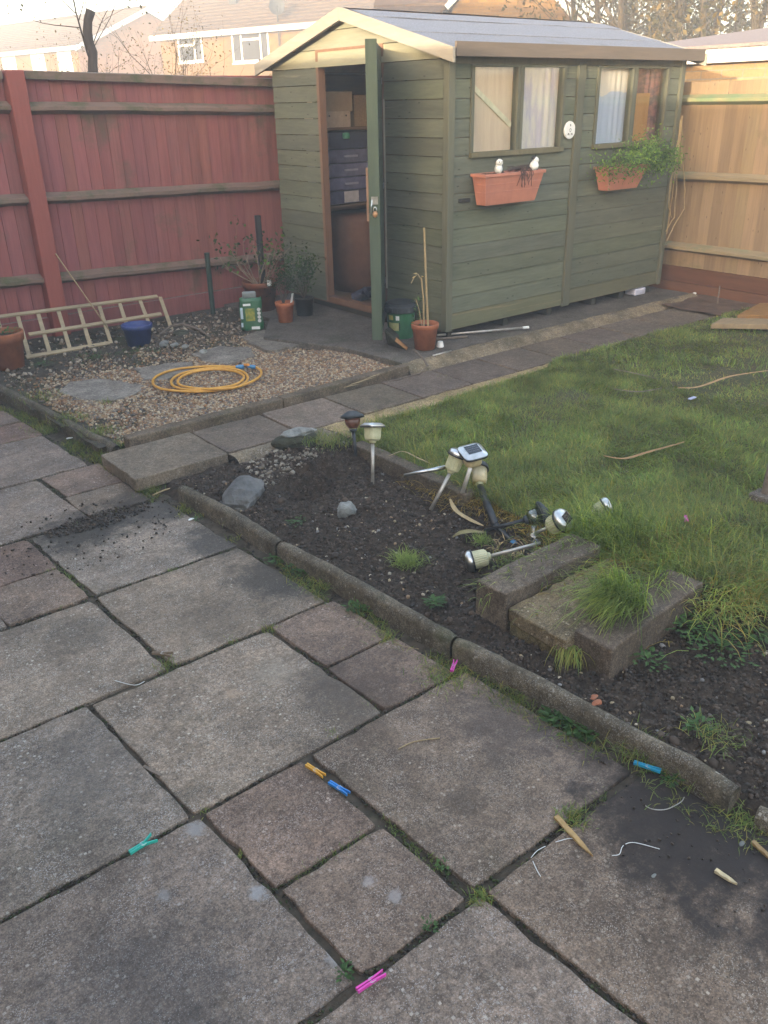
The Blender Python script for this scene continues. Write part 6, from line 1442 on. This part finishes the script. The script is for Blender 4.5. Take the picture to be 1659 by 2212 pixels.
# ================================================================ SOLAR LIGHTS
GL = 'solar garden lights'
def solar(label, head, axis, stem, kind='round', roll=0.0, body='cream', scale=1.0, stemmat='stakem', capm='metal', stem_r=.0085, body_h=.062, panel=True):
    """head: centre of the underside of the cap; axis: unit vector from the stake towards the cap"""
    ax = Vector(axis).normalized(); Mx = frame(head, Vector(head)+ax, roll)
    o = thing('solar_light', label, 'garden light', M=Mx, group=GL); s_ = scale; sq = 3.0 if kind == 'square' else 0.0
    n = 40
    b = MB()
    if kind == 'square':
        b.lathe([(.0, -.001), (.047*s_, -.001), (.050*s_, .003), (.050*s_, .008), (.034*s_, .019), (.030*s_, .020), (0, .0205)], n, square=sq)
    elif kind == 'dome':
        b.lathe([(0, -.001), (.040*s_, -.001), (.045*s_, .003), (.0455*s_, .009), (.044*s_, .017), (.039*s_, .025), (.031*s_, .029), (.02*s_, .0305), (0, .031)], n)
    elif kind == 'disc':
        b.lathe([(0, -.004), (.040*s_, -.004), (.055*s_, .0), (.056*s_, .006), (.048*s_, .016), (.026*s_, .030), (.022*s_, .034), (0, .036)], n)
    cp = b.build('cap', M[capm], o, local=True, smooth=False)
    for p in cp.data.polygons: p.use_smooth = kind != 'square'
    b = MB(); b.lathe([(.051*s_ if kind != 'dome' else .0465*s_, -.003), (.0515*s_ if kind != 'dome' else .047*s_, .0), (.051*s_ if kind != 'dome' else .0465*s_, .003)], n, square=sq); b.build('rim', M['black'], o, local=True)
    if panel:
        z = {'square': .0208, 'dome': .0312, 'disc': .036}[kind]; q = (.025 if kind == 'square' else .019)*s_
        b = MB(); 
        b.box(-q*1.15, q*1.15, -q, q, z-.001, z+.0015); pn = b.build('solar_panel', M['panel'], o, local=True)
        b = MB()
        for i in (-1, 0, 1): b.box(-q*1.1, q*1.1, i*q*.5-.0002, i*q*.5+.0002, z+.0016, z+.0018)
        gl_ = b.build('panel_lines', M['stakem'], o, local=True); gl_.parent = pn
    b = MB(); 
    if body == 'clear': b.lathe([(.020*s_, -body_h), (.034*s_, -body_h*.75), (.036*s_, -.004), (.0355*s_, -.004), (.033*s_, -body_h*.72), (.0195*s_, -body_h*.96)], 40)
    elif body == 'amber': b.lathe([(.020*s_, -body_h), (.034*s_, -body_h*.6), (.038*s_, -.004), (0, -.004)], 24)
    else: b.lathe([(0, -body_h-.004), (.026*s_, -body_h-.003), (.0335*s_, -body_h+.004), (.036*s_, -body_h*.75), (.038*s_, -.003), (0, -.003)], 48, fl=.05, square=1.0 if kind == 'square' else 0)
    lens = b.build('lens', M[{'cream': 'cream', 'warm': 'creamwarm', 'clear': 'clear', 'amber': 'amber'}[body]], o, local=True, smooth=(body != 'cream'))
    b = MB(); b.lathe([(0, -body_h-.016), (.014*s_, -body_h-.016), (.020*s_, -body_h-.003), (0, -body_h-.002)], 20); b.build('collar', M['cream' if body in ('cream', 'warm') else 'greyblack'], o, local=True, smooth=True)
    if stem > 0:
        b = MB(); b.tube([(0, 0, -body_h-.012), (0, 0, -body_h-.012-stem)], stem_r, 12); b.build('stake', M[stemmat], o, local=True, smooth=True)
    return o
CAMP = Vector((0, 0, CAM_H))
def at_depth(px, py, D):
    """point on the pixel's ray at distance D from the lens"""
    r_ = Vector(ray(px, py)).normalized(); return CAMP + r_*D
def solar_px(label, cap_px, base_px, D, dd, tip=None, **k):
    """cap and lens-bottom pixels, distance, how much farther the cap is; tip: pixel and distance of the stake's end"""
    smat = k.pop('smat', 'stakem'); P1, P0 = at_depth(*cap_px, D+dd), at_depth(*base_px, D); L = (P1-P0).length
    o = solar(label, P1, k.pop('axis', P1-P0), 0.0, body_h=max(.03, L-.006), stemmat='stakem', **k)
    if tip:
        T_ = tip if isinstance(tip, Vector) else at_depth(tip[0], tip[1], tip[2])
        b = MB(); b.tube([P0, T_], k.get('stem_r', .0085), 12); sk = b.build('stake', M[smat], None, smooth=True)
        sk.parent = o; sk.matrix_parent_inverse = o.matrix_world.inverted()
    return o
def dist_g(px, py, z): return (G(px, py, z)-CAMP).length
D1 = dist_g(769, 994, .05); D2 = dist_g(805, 1046, .045)
o = solar_px('black topped solar light with a reddish lens, standing at the far corner of the bed', (761, 902), (763, 928), D1, 0, tip=(769, 994, D1), kind='disc', roll=.3, body='amber', scale=1.12, capm='greyblack', smat='black', stem_r=.009, panel=False)
b = MB(); b.box(-.006, .006, -.0115, -.0095, -.105, -.075); sk = b.build('price_tag', M['white'], o, local=True)
solar_px('upright square silver solar light with a pale green lens', (805, 922), (805, 953), D2, 0, tip=(805, 1046, D2), kind='square', roll=.785, body='cream', scale=1.0, panel=False)
D3 = dist_g(991, 1090, .05)
o3 = solar_px('large square solar light with its dark panel uppermost, leaning above the others', (1021, 978), (1016, 1010), D3-.11, .0, tip=(991, 1090, D3), axis=Vector((-.17, -.22, 1)), kind='square', roll=.35, body='warm', scale=1.12, stem_r=.010)
D4 = dist_g(932, 1102, .045)
solar_px('tilted silver round solar light with a ribbed pale lens, half behind the large square one', (988, 985), (974, 1018), D4-.01, -.012, tip=(930, 1102, D4), kind='dome', roll=.2, body='cream', scale=.98, panel=False)
q0, q1 = at_depth(962, 1009, D4), at_depth(873, 1027, D4+.02)
b = MB(); b.tube([q0, q1], [.0095, .008], 10); tag(b.build('metal_stake', M['metal'], smooth=True), 'bright loose metal stake pointing left out of the heap of lights', 'stake')
D5 = D3+.02
o5 = solar_px('cream lens solar light with its black rim turned away, on a thick black pipe', (1035, 1014), (1036, 1046), D5, .05, kind='dome', roll=.2, body='warm', scale=.98, capm='greyblack', panel=False)
b = MB(); s0 = at_depth(1037, 1050, D5-.005); s1 = at_depth(1070, 1134, dist_g(1113, 1176, .035)+.06); e1 = G(1113, 1176, .035); s2 = s1.lerp(e1, .25)
b.tube([s0, s0.lerp(s1, .5), s1], [.0155, .0165, .0165], 14); b.tube([s1, s2, e1], [.0165, .0115, .0105], 12)
o = tag(b.build('black_pipe', M['black'], smooth=True), 'thick black pipe with a blue tip under the cream lens light', 'pipe')
b = MB(); b.tube([e1.lerp(s1, .16), e1+(e1-s1).normalized()*.004], .0125, 12); c_ = b.build('blue_tip', M['bluefit'], None); c_.parent = o
D6 = dist_g(1136, 1150, .05)
solar_px('fallen solar light with a black dome and clear lens', (1168, 1113), (1137, 1123), D6-.06, .012, tip=G(1047, 1146, .055), kind='disc', roll=.2, body='clear', scale=1.08, capm='greyblack', smat='black', panel=False)
D7 = dist_g(1190, 1165, .10)
solar_px('fallen silver domed solar light with its dark panel facing right, by the long block', (1212, 1125), (1187, 1138), D7-.02, -.034, tip=(1152, 1154, D7+.03), kind='dome', roll=.1, body='cream', scale=1.08, stem_r=.007)
b = MB(); q = at_depth(1152, 1160, D7+.03); b.lathe([(.012, -.03), (.028, -.015), (.033, 0), (.027, .018), (.011, .028), (.013, .05)], 18, M=Matrix.Translation(q)); tag(b.build('clear_bulb', M['clear'], smooth=True), 'clear plastic bulb lying between the fallen lights', 'plastic bulb')
D8 = dist_g(1040, 1236, .045)
solar_px('nearest fallen solar light, silver cap facing left and pale ribbed lens', (1021, 1211), (1055, 1202), D8, -.006, tip=(1167, 1173, D8+.05), kind='dome', roll=.3, body='cream', scale=.96, stem_r=.0075, panel=False)
D9 = dist_g(1300, 1125, .12)
solar_px('silver capped solar light half buried in the long lawn grass', (1306, 1095), (1284, 1107), D9, .0, kind='dome', roll=.2, body='cream', scale=.85, panel=False)
# dry leaves among them
def blade_leaf(pts, w_, label, mat='straw', name='dry_leaf', cat='dry leaf', t=1, th=.0018):
    P = smooth_path(pts, 6); n = len(P); b = MB(); vs = []
    for i, p in enumerate(P):
        d = (P[min(i+1, n-1)]-P[max(i-1, 0)]).normalized(); sd = d.cross(Vector((0, 0, 1))); sd = sd.normalized() if sd.length > .01 else Vector((1, 0, 0)); f = math.sin(math.pi*min(.97, max(.06, i/(n-1))))**.6; k = sd*w_/2*f
        vs += [p-k, p+Vector((0, 0, w_*.15)), p+k, p+Vector((0, 0, -th))]
    b.add(vs, [(i*4+k, i*4+(k+1) % 4, (i+1)*4+(k+1) % 4, (i+1)*4+k) for i in range(n-1) for k in range(4)], t)
    return tag(b.build(name, M[mat]), label, cat)
blade_leaf([G(972, 1078, .12), G(985, 1102, .09), G(1015, 1122, .06), G(1045, 1136, .05)], .028, 'broad pale dry bamboo leaf hanging among the solar lights')
blade_leaf([G(978, 1160, .05), G(995, 1150, .07), G(1020, 1147, .07), G(1046, 1150, .05)], .035, 'curled grey-green dry leaf on the soil beside the black pipe', t=(.6, .68, .6))
b = MB()
for i in range(60):
    p = G(random.uniform(1060, 1150), random.uniform(1160, 1205), .05); b.leaf(p, (random.gauss(0, 1), random.gauss(0, 1), random.uniform(0, .5)), (0, 0, 1), random.uniform(.03, .08), .005, random.uniform(.6, 1.3))
tag(b.build('straw_tangle', M['straw']), 'tangle of dry straw under the fallen solar lights', 'straw')
blade_leaf([G(1305, 985, .13), G(1350, 990, .13), G(1400, 976, .135), G(1478, 955, .13)], .022, 'long brown dry leaf lying on the middle of the lawn', 'straw', t=(.75, .6, .5))
blade_leaf([G(1465, 838, .13), G(1510, 835, .135), G(1580, 812, .135), G(1665, 800, .13)], .022, 'long pale dry leaf at the right of the lawn', 'straw', t=(.95, .8, .7))
blade_leaf([G(1325, 797, .12), G(1370, 806, .125), G(1420, 818, .12)], .016, 'thin brown dry leaf at the back of the lawn', 'deadwood')
blade_leaf([G(1325, 840, .12), G(1380, 846, .125), G(1430, 838, .12)], .016, 'faint dry leaf lying across the back of the lawn', 'deadwood')
blade_leaf([G(1010, 856, .09), G(1060, 838, .1), G(1120, 828, .1), G(1180, 805, .09)], .025, 'curved dry leaf along the lawn edge by the path', 'deadwood', t=(1.2, 1.2, 1.1))
blade_leaf([G(840, 985, .15), G(870, 975, .14), G(905, 990, .14), G(935, 1003, .13)], .010, 'thin dry stalk along the lawn edge behind the bed', 'straw')
b = MB(); p = G(1495, 860, .125); b.bar(p-Vector((.03, 0, 0)), p+Vector((.03, .0, 0)), .02, .006); tag(b.build('litter_scrap', flat('blue_grey_scrap', (.42, .44, .62), .4)), 'small blue-grey plastic scrap on the lawn', 'litter')
# planks and post at the right edge
def plank(P, z, th, label, mat, t=1):
    b = MB(); V_ = [G(x, y, z) for x, y in P]; b.hexa(V_, [v+Vector((0, 0, th)) for v in V_], t); return tag(b.build('plank', M[mat], bevel=.004), label, 'plank')
plank([(1535, 710), (1680, 712), (1690, 700), (1560, 697)], .11, .04, 'weathered pale plank lying at the back right of the lawn', 'palewood', (.75, .7, .65))
plank([(1592, 688), (1700, 690), (1700, 660), (1640, 662)], .13, .03, 'orange brown board lying behind the pale plank', 'tanwood', (1, .75, .45))
o = thing('wooden_post', 'grey wooden post cut off by the right edge of the picture', 'post', G(1652, 1080, .1)); p = Vector(o.location); b = MB(); b.tube([p, p+Vector((.01, 0, .17))], [.022, .021], 12); b.tube([p+Vector((.012, 0, .17)), p+Vector((.02, -.01, .25))], [.016, .014], 10); b.build('shaft', M['deadwood'], o, smooth=False)
b = MB(); b.box(p.x-.06, p.x+.03, p.y-.03, p.y+.05, .09, .135); b.build('foot', M['block'], o, bevel=.006)
pole(G(1550, 655, .09), G(1550, 650, .09)+Vector((0, 0, .13)), .006, M['deadwood'], 'short bare twig sticking up before the tan fence', 'twig')

# ================================================================ PEGS, STRIPS AND BITS ON THE PATIO
PG = 'plastic clothes pegs'
def peg(px, py, ang_px, col, label, z=.012, L=.072, tilt=0, open_=0.0, name='clothes_peg', roll=0.0):
    """ang_px: direction in the picture (dx, dy)"""
    p = G(px, py, z); q = G(px+ang_px[0], py+ang_px[1], z); d = (q-p).normalized(); az = math.atan2(d.y, d.x)
    o = thing(name, label, 'clothes peg', p, PG); o.rotation_euler = (roll, tilt, az); o.matrix_world
    for s_ in (-1, 1):
        b = MB(); h = L/2; a = open_*s_
        pts = [(-h, .0012, .0065), (-h*.35, .0009, .0062), (0, .0012, .0055), (h*.2, .0008, .0060), (h, .0045+open_*.02, .0040)]
        vs = []
        for (x, g_, th_) in pts: vs += [(x, s_*g_, -.0045), (x, s_*g_, .0045), (x, s_*(g_+th_*.75), .0045), (x, s_*(g_+th_*.75), -.0045)]
        n = len(pts); fs = [(i*4+k, i*4+(k+1) % 4, (i+1)*4+(k+1) % 4, (i+1)*4+k) for i in range(n-1) for k in range(4)] + [(3, 2, 1, 0), ((n-1)*4, (n-1)*4+1, (n-1)*4+2, (n-1)*4+3)]
        b.add(vs, fs); b.build('arm', col, o, local=True, bevel=.0007)
    b = MB(); r_ = .0036
    b.tube([(-.002+r_*math.cos(t*.9)*1.4, -.006+.012*t/28, r_*math.sin(t*.9)*1.4) for t in range(29)], .0006, 5); b.tube([(-.002, -.0065, .004), (.010, -.0062, .003)], .0006, 5); b.tube([(-.002, .0065, .004), (.010, .0062, .003)], .0006, 5); b.build('spring', M['metal'], o, local=True)
    return o
teal, blue, pink, yel, blu2 = flat('teal_plastic', (.03, .42, .33), .4, .5), flat('sky_blue_plastic', (.02, .22, .62), .4, .5), flat('pink_plastic', (.72, .06, .42), .4, .5), flat('orange_yellow_plastic', (.72, .36, .03), .4, .5), flat('turquoise_blue', (.02, .30, .50), .4, .5)
peg(307, 1825, (35, -22), teal, 'teal clothes peg lying across the joint at the lower left', open_=.5)
peg(681, 1664, (22, 14), yel, 'orange-yellow clothes peg in the joint of the patio')
peg(732, 1702, (25, 15), blue, 'bright blue clothes peg in the joint next to the yellow peg')
peg(801, 2120, (33, -22), pink, 'pink clothes peg in the joint near the bottom edge')
peg(980, 1438, (5, -14), pink, 'pink clothes peg in the grass beside the round kerb', L=.062, z=.02)
peg(1398, 1656, (28, 9), blu2, 'turquoise blue clothes peg in the weeds beside the near end of the kerb', z=.02, L=.075)
peg(1482, 1120, (2, 12), pink, 'small pink clothes peg standing in the lawn', z=.145, L=.05)
wp = flat('wood_peg', (.22, .16, .11), .8, .2, (.14, .10, .07), 60)
peg(350, 1412, (25, 2), wp, 'weathered wooden clothes peg in the joint above the grass tuft', z=.008, open_=.3)
b = MB(); a, c = G(310, 1655, 0), G(348, 1675, 0); b.bar(a, c, .010, .005); tag(b.build('wood_sliver', M['deadwood']), 'thin grey sliver of wood lying in the joint left of the large slab', 'wood sliver')
def splinter(P, w_, th, label, mat='straw', t=1, z=.006):
    b = MB(); n = 7; a, c = G(*P[0], z), G(*P[1], z); d = (c-a).normalized(); sd = Vector((-d.y, d.x, 0)); vs = []
    for i in range(n+1):
        f = i/n; ww = w_*(.9+.1*math.sin(f*9+1)) * (1 if f < .62 else 1-(f-.62)*2.3) * (1.12 if abs(f-.43) < .08 else 1); p = a.lerp(c, f); hh = th*(1-.25*f)
        vs += [p-sd*ww/2, p+sd*ww/2, p+sd*ww/2.4+Vector((0, 0, hh)), p-sd*ww/2.2+Vector((0, 0, hh*.9+.002*math.sin(i*2)))]
    b.add(vs, [(i*4+k, i*4+(k+1) % 4, (i+1)*4+(k+1) % 4, (i+1)*4+k) for i in range(n) for k in range(4)] + [(3, 2, 1, 0), (n*4, n*4+1, n*4+2, n*4+3)], t)
    return tag(b.build('wood_splinter', M[mat]), label, 'wood splinter')
splinter([(1201, 1765), (1280, 1850)], .018, .006, 'yellow split bamboo piece lying across the joint at the lower right', t=(1.1, .95, .75))
splinter([(1625, 1820), (1675, 1865)], .014, .008, 'brown stick end at the right edge of the patio', 'straw', (.8, .7, .6))
splinter([(1545, 1882), (1592, 1912)], .013, .008, 'short whitish wood chip on the muddy slab', 'palewood', (1.5, 1.55, 1.5))
def wire(P, r_, label, mat='white', z=.004, nm='wire'):
    b = MB(); b.tube(smooth_path([G(x, y, z) for x, y in P], 5), r_, 6); return tag(b.build(nm, M[mat], smooth=True), label, 'wire', 'bits of white wire on the muddy slab')
wire([(1322, 1848), (1338, 1845), (1345, 1828), (1362, 1820), (1385, 1823), (1425, 1834)], .0009, 'bent white wire lying on the muddy slab')
wire([(1200, 1819), (1225, 1812), (1240, 1812), (1250, 1818)], .0009, 'white wire lying over the bamboo piece'); wire([(1147, 1853), (1160, 1838), (1178, 1828)], .0008, 'short white wire in the joint left of the bamboo piece'); wire([(1151, 1860), (1160, 1880), (1168, 1893)], .0010, 'short white wire lying on the pale corner of the slab')
wire([(1390, 1738), (1410, 1748), (1440, 1748), (1470, 1733), (1478, 1722)], .0014, 'pale curved wire near the end of the round kerb', 'stakem')
wire([(845, 1385), (870, 1395), (905, 1402)], .0010, 'straw-coloured stalk beside the small slabs', 'straw'); wire([(860, 1618), (895, 1602), (950, 1594)], .0018, 'dry stalk on the large middle slab', 'straw')
wire([(248, 1470), (290, 1480), (312, 1472)], .001, 'thin white thread in the joint', 'white')
wire([(330, 1070), (352, 1060), (385, 1050)], .004, 'pale plastic strip at the start of the round kerb', 'straw', .006)
for (px, py, r_, m_, lab) in ((1412, 1893, .006, 'rockpale', 'pale pebble on the muddy slab'), (1603, 1824, .009, 'rockpale', 'yellowish pebble at the right edge of the patio'), (150, 948, .014, 'white', 'scrap of white litter in the gap beside the left kerb'), (413, 1123, .012, 'white', 'white plastic sliver in the gap beside the round kerb'), (1290, 1520, .016, 'terracotta', 'curled russet leaf against the round kerb'), (1283, 1508, .012, 'terracotta', 'orange crumb of terracotta on the soil behind the kerb')):
    z = .0 if m_ != 'terracotta' else .07
    b = MB(); b.stone((0, 0, r_*.3), (r_*1.3, r_*.7, r_*.35), 2, .3); q = b.build('scrap' if m_ != 'rockpale' else 'pebble', M[m_]); q.location = G(px, py, z); tag(q, lab, 'scrap' if m_ != 'rockpale' else 'pebble')

# ================================================================ WEEDS AND TUFTS
def weed(c, n, r, label=None, t=(1, 1, 1), L=.022, kind=True):
    b = MB()
    for i in range(n):
        a = random.uniform(0, 6.28); q = random.uniform(0, r); p = Vector((math.cos(a)*q, math.sin(a)*q, random.uniform(.0, .018)))
        tt_ = random.uniform(.7, 1.25); b.leaf(p, (math.cos(a+random.gauss(0, .6)), math.sin(a+random.gauss(0, .6)), random.uniform(.0, .7)), (0, 0, 1), L*random.uniform(.6, 1.2), L*.45, (t[0]*tt_, t[1]*tt_, t[2]*tt_))
    o = b.build('weed', M['weed']); o.location = c
    return o
W_ = []
for (px, py, z, n, r, L, lab) in ((600, 1210, 0, 60, .05, .022, 'low weeds in the gap where two kerbs meet'), (640, 1235, 0, 70, .05, .022, 'broad patch of weeds in the gap below the kerb joint'), (775, 1315, 0, 70, .05, .022, 'leafy weed in the gap before the middle kerb'),
        (1195, 1553, 0, 46, .035, .028, 'leafy weed against the kerb beside the big slab'), (1240, 1570, 0, 70, .05, .034, 'tall toothed weed with pointed leaves against the near kerb'), (1285, 1585, 0, 50, .035, .03, 'small pointed weed just right of the tall one'),
        (940, 1305, .05, 50, .035, .03, 'green rosette weed on the soil behind the middle kerb'), (640, 1130, .05, 40, .04, .02, 'faint seedling patch on the dark soil'), (1505, 1570, .06, 60, .05, .025, 'weed cluster on the lower right soil'), (1480, 1350, .06, 120, .10, .026, 'spreading chickweed right of the concrete block'),
        (1560, 1400, .06, 130, .12, .026, 'spreading chickweed near the right edge'), (1400, 1430, .06, 60, .06, .024, 'weeds at the foot of the concrete block'), (1635, 1380, .06, 90, .09, .024, 'chickweed cut off by the right edge'), (290, 960+60, .0, 60, .045, .014, None),
        (120, 905, 0, 70, .07, .02, 'weeds in the gap by the left kerb'), (255, 1000, 0, 50, .05, .02, 'low weeds under the corner of the path step'), (925, 2010, -.01, 30, .02, .014, 'tiny weeds in the joint above the pink peg'), (960, 1875, -.01, 26, .018, .013, 'tiny weeds in the joint right of the small slabs'), (745, 2105, -.01, 40, .022, .016, 'dark weed beside the pink peg'),
        (300, 765, .08, 200, .16, .025, 'dark low weeds in front of the blue pot'), (200, 775, .08, 160, .16, .022, 'low weeds before the trellis'), (90, 790, .07, 90, .08, .02, 'weeds beside the big terracotta pot'), (425, 1085+40, 0, 20, .02, .015, None), (1440, 1680, 0, 50, .04, .02, 'weeds below the turquoise peg')):
    o = weed(G(px, py, z), n, r, L=L, t=(.8, .85, .8))
    tag(o, lab or ('small weed in the gap at %s' % ('the path corner' if px < 400 else 'the start of the kerb')), 'weed', 'weeds')
tl_ = []
def tf(px, py, z, n, L, spread, lean, label, **k): return tuft('grass_tuft', label, tuple(G(px, py, z)), n, L, spread, lean, group='grass tufts in the paving and soil', **k)
tf(325, 1058, 0, 160, .045, .03, .6, 'grass tuft at the foot of the path step'); tf(360, 1442, -.01, 110, .035, .022, .5, 'grass tuft in the joint below the wooden peg'); tf(497, 1385, -.01, 80, .022, .016, .5, 'small grass tuft in the joint between two big slabs'); tf(580, 1362, -.01, 90, .028, .02, .5, 'grass tuft at the corner where three slabs meet')
tf(880, 1215, .045, 260, .085, .028, .75, 'bright grass clump in the middle of the dark soil', cols=[(1.4, 1.4, 1.1), (1, 1.1, .9)]); tf(1040, 1172, .05, 130, .06, .02, .7, 'bright grass clump under the black pipe', cols=[(1.4, 1.4, 1.1), (1, 1.1, .9)]); tf(1085, 1212, .05, 120, .06, .04, .7, 'grass beside the nearest fallen light')
tf(1038, 1945, -.01, 120, .035, .014, .6, 'grass tuft at the crossing of the joints, lower middle'); tf(835, 1380, 0, 110, .04, .02, .6, 'grass tuft beside the small dark slabs'); tf(955, 1462, 0, 200, .05, .04, .8, 'grass under the pink peg beside the kerb'); tf(1240, 1770, 0, 110, .045, .02, .8, 'grass beside the bamboo splinter'); tf(720, 1590, -.01, 40, .025, .01, .5, 'tiny grass tuft in the joint above the big brown slab')
tf(1380, 1630, 0, 260, .09, .035, .45, 'tall grass behind the turquoise peg'); tf(1450, 1668, 0, 120, .06, .05, .8, 'grass beyond the turquoise peg'); tf(500, 1130, 0, 90, .05, .02, .5, 'grass tuft against the first kerb'); tf(700, 1265, 0, 110, .05, .03, .7, 'grass in the gap below the kerb joint'); tf(1120, 1500, 0, 110, .055, .03, .9, 'wiry grass in the dark gap by the kerb'); tf(1540, 1590, .06, 140, .055, .04, .7, 'grass on the lower right soil')
tf(1600, 1765, 0, 100, .06, .03, 1.0, 'wiry grass near the right edge of the patio'); tf(440, 1755, -.01, 26, .02, .008, .5, 'sprout at the crossing of joints, left'); tf(750, 1410, -.01, 40, .02, .015, .5, 'tiny grass tuft between the two small slabs'); tf(520, 1850, -.01, 20, .018, .006, .5, 'tiny sprout in the lower left joint')
tf(230, 870, .06, 60, .05, .025, .5, 'grass tuft between the paving stone and the hose'); tf(150, 905, .06, 260, .055, .07, .6, 'grass inside the left kerb'); tf(215, 935, .06, 240, .05, .05, .6, 'grass in the corner of the gravel'); tf(90, 860, .06, 260, .05, .07, .7, 'grass along the top of the left kerb'); tf(255, 960, .05, 120, .045, .03, .6, 'grass at the gravel corner by the step'); tf(90, 930, 0, 120, .05, .05, .8, 'grass in the gap left of the kerb'); tf(235, 985, 0, 160, .06, .04, .7, 'long grass under the end of the left kerb')
tf(690, 900+50, .09, 260, .06, .05, .5, 'long grass in front of the path by the rock'); tf(730, 955, .09, 300, .065, .06, .5, 'long grass around the black topped light'); tf(960, 820, .06, 60, .03, .03, .5, 'grass on the path edge under the canes pot'); tf(1110, 1290, .05, 60, .06, .04, .9, 'grass between block and slab')
# drooping clumps over the blocks
dr_c = [(1.3, 1.35, 1.2), (1.0, 1.15, .9), (2.0, 1.8, 1.2), (1.5, 1.6, 1.1), (.7, .85, .6)]
def clump(px, py, z, n, L, lean, az0, azs, label, base, curl=.5, cols=dr_c, W=.0032): return tuft('grass_clump', label, tuple(G(px, py, z)), n, L, 0, lean, az0=az0, azs=azs, cols=cols, curl=curl, W=W, cat='grass clump', base=base)
clump(1345, 1300, .14, 700, .28, .72, 3.3, .3, 'large drooping clump of long grass swept left over the near concrete block', (.035, .045), .42)
clump(1420, 1262, .12, 260, .20, 1.0, 3.4, .5, 'long grass lying along the top of the near concrete block', (.08, .03), .35)
clump(1236, 1390, .10, 70, .13, 1.9, 3.9, .5, 'thin grass hanging down the corner of the near concrete block', (.015, .02), .45, [(.9, 1.0, .8), (1.3, 1.0, .8)])
clump(1195, 1215, .12, 650, .17, .95, 3.35, .4, 'long grass swept over the long block beside the broken slab', (.15, .02), .35)
clump(1320, 1160, .11, 1100, .24, .5, 3.2, .8, 'tall arching grass around the half buried silver light', (.10, .09), .45)
clump(1380, 1215, .10, 1300, .17, .85, 3.4, .7, 'matted long grass behind the broken slab', (.20, .06), .4, dr_c+[(2.2, 1.3, 1.1), (1.6, .9, .7)])
clump(1630, 1270, .09, 1500, .17, .9, 3.9, .7, 'matted grass hanging over the lawn edge at the right', (.16, .07), .5, dr_c+[(2.4, 1.4, 1.2), (1.5, .9, .7), (1.9, 1.2, .9)])
# ================================================================ HAZE ADDED TO STAND IN FOR LENS GLARE
b = MB(); b.box(-142, 142, -142, 142, -1.3, 12.5); hz = b.build('glare_haze', bpy.data.materials.new('glare_air'))
hm = hz.data.materials[0]; hm.use_nodes = True; hm.node_tree.nodes.clear()
pv = hm.node_tree.nodes.new('ShaderNodeVolumePrincipled'); ho_ = hm.node_tree.nodes.new('ShaderNodeOutputMaterial')
pv.inputs['Density'].default_value = 0.0115; pv.inputs['Color'].default_value = (0.95, 0.93, 0.92, 1); pv.inputs['Anisotropy'].default_value = 0.0
hm.node_tree.links.new(pv.outputs[0], ho_.inputs['Volume']); hz['kind'] = 'stuff'
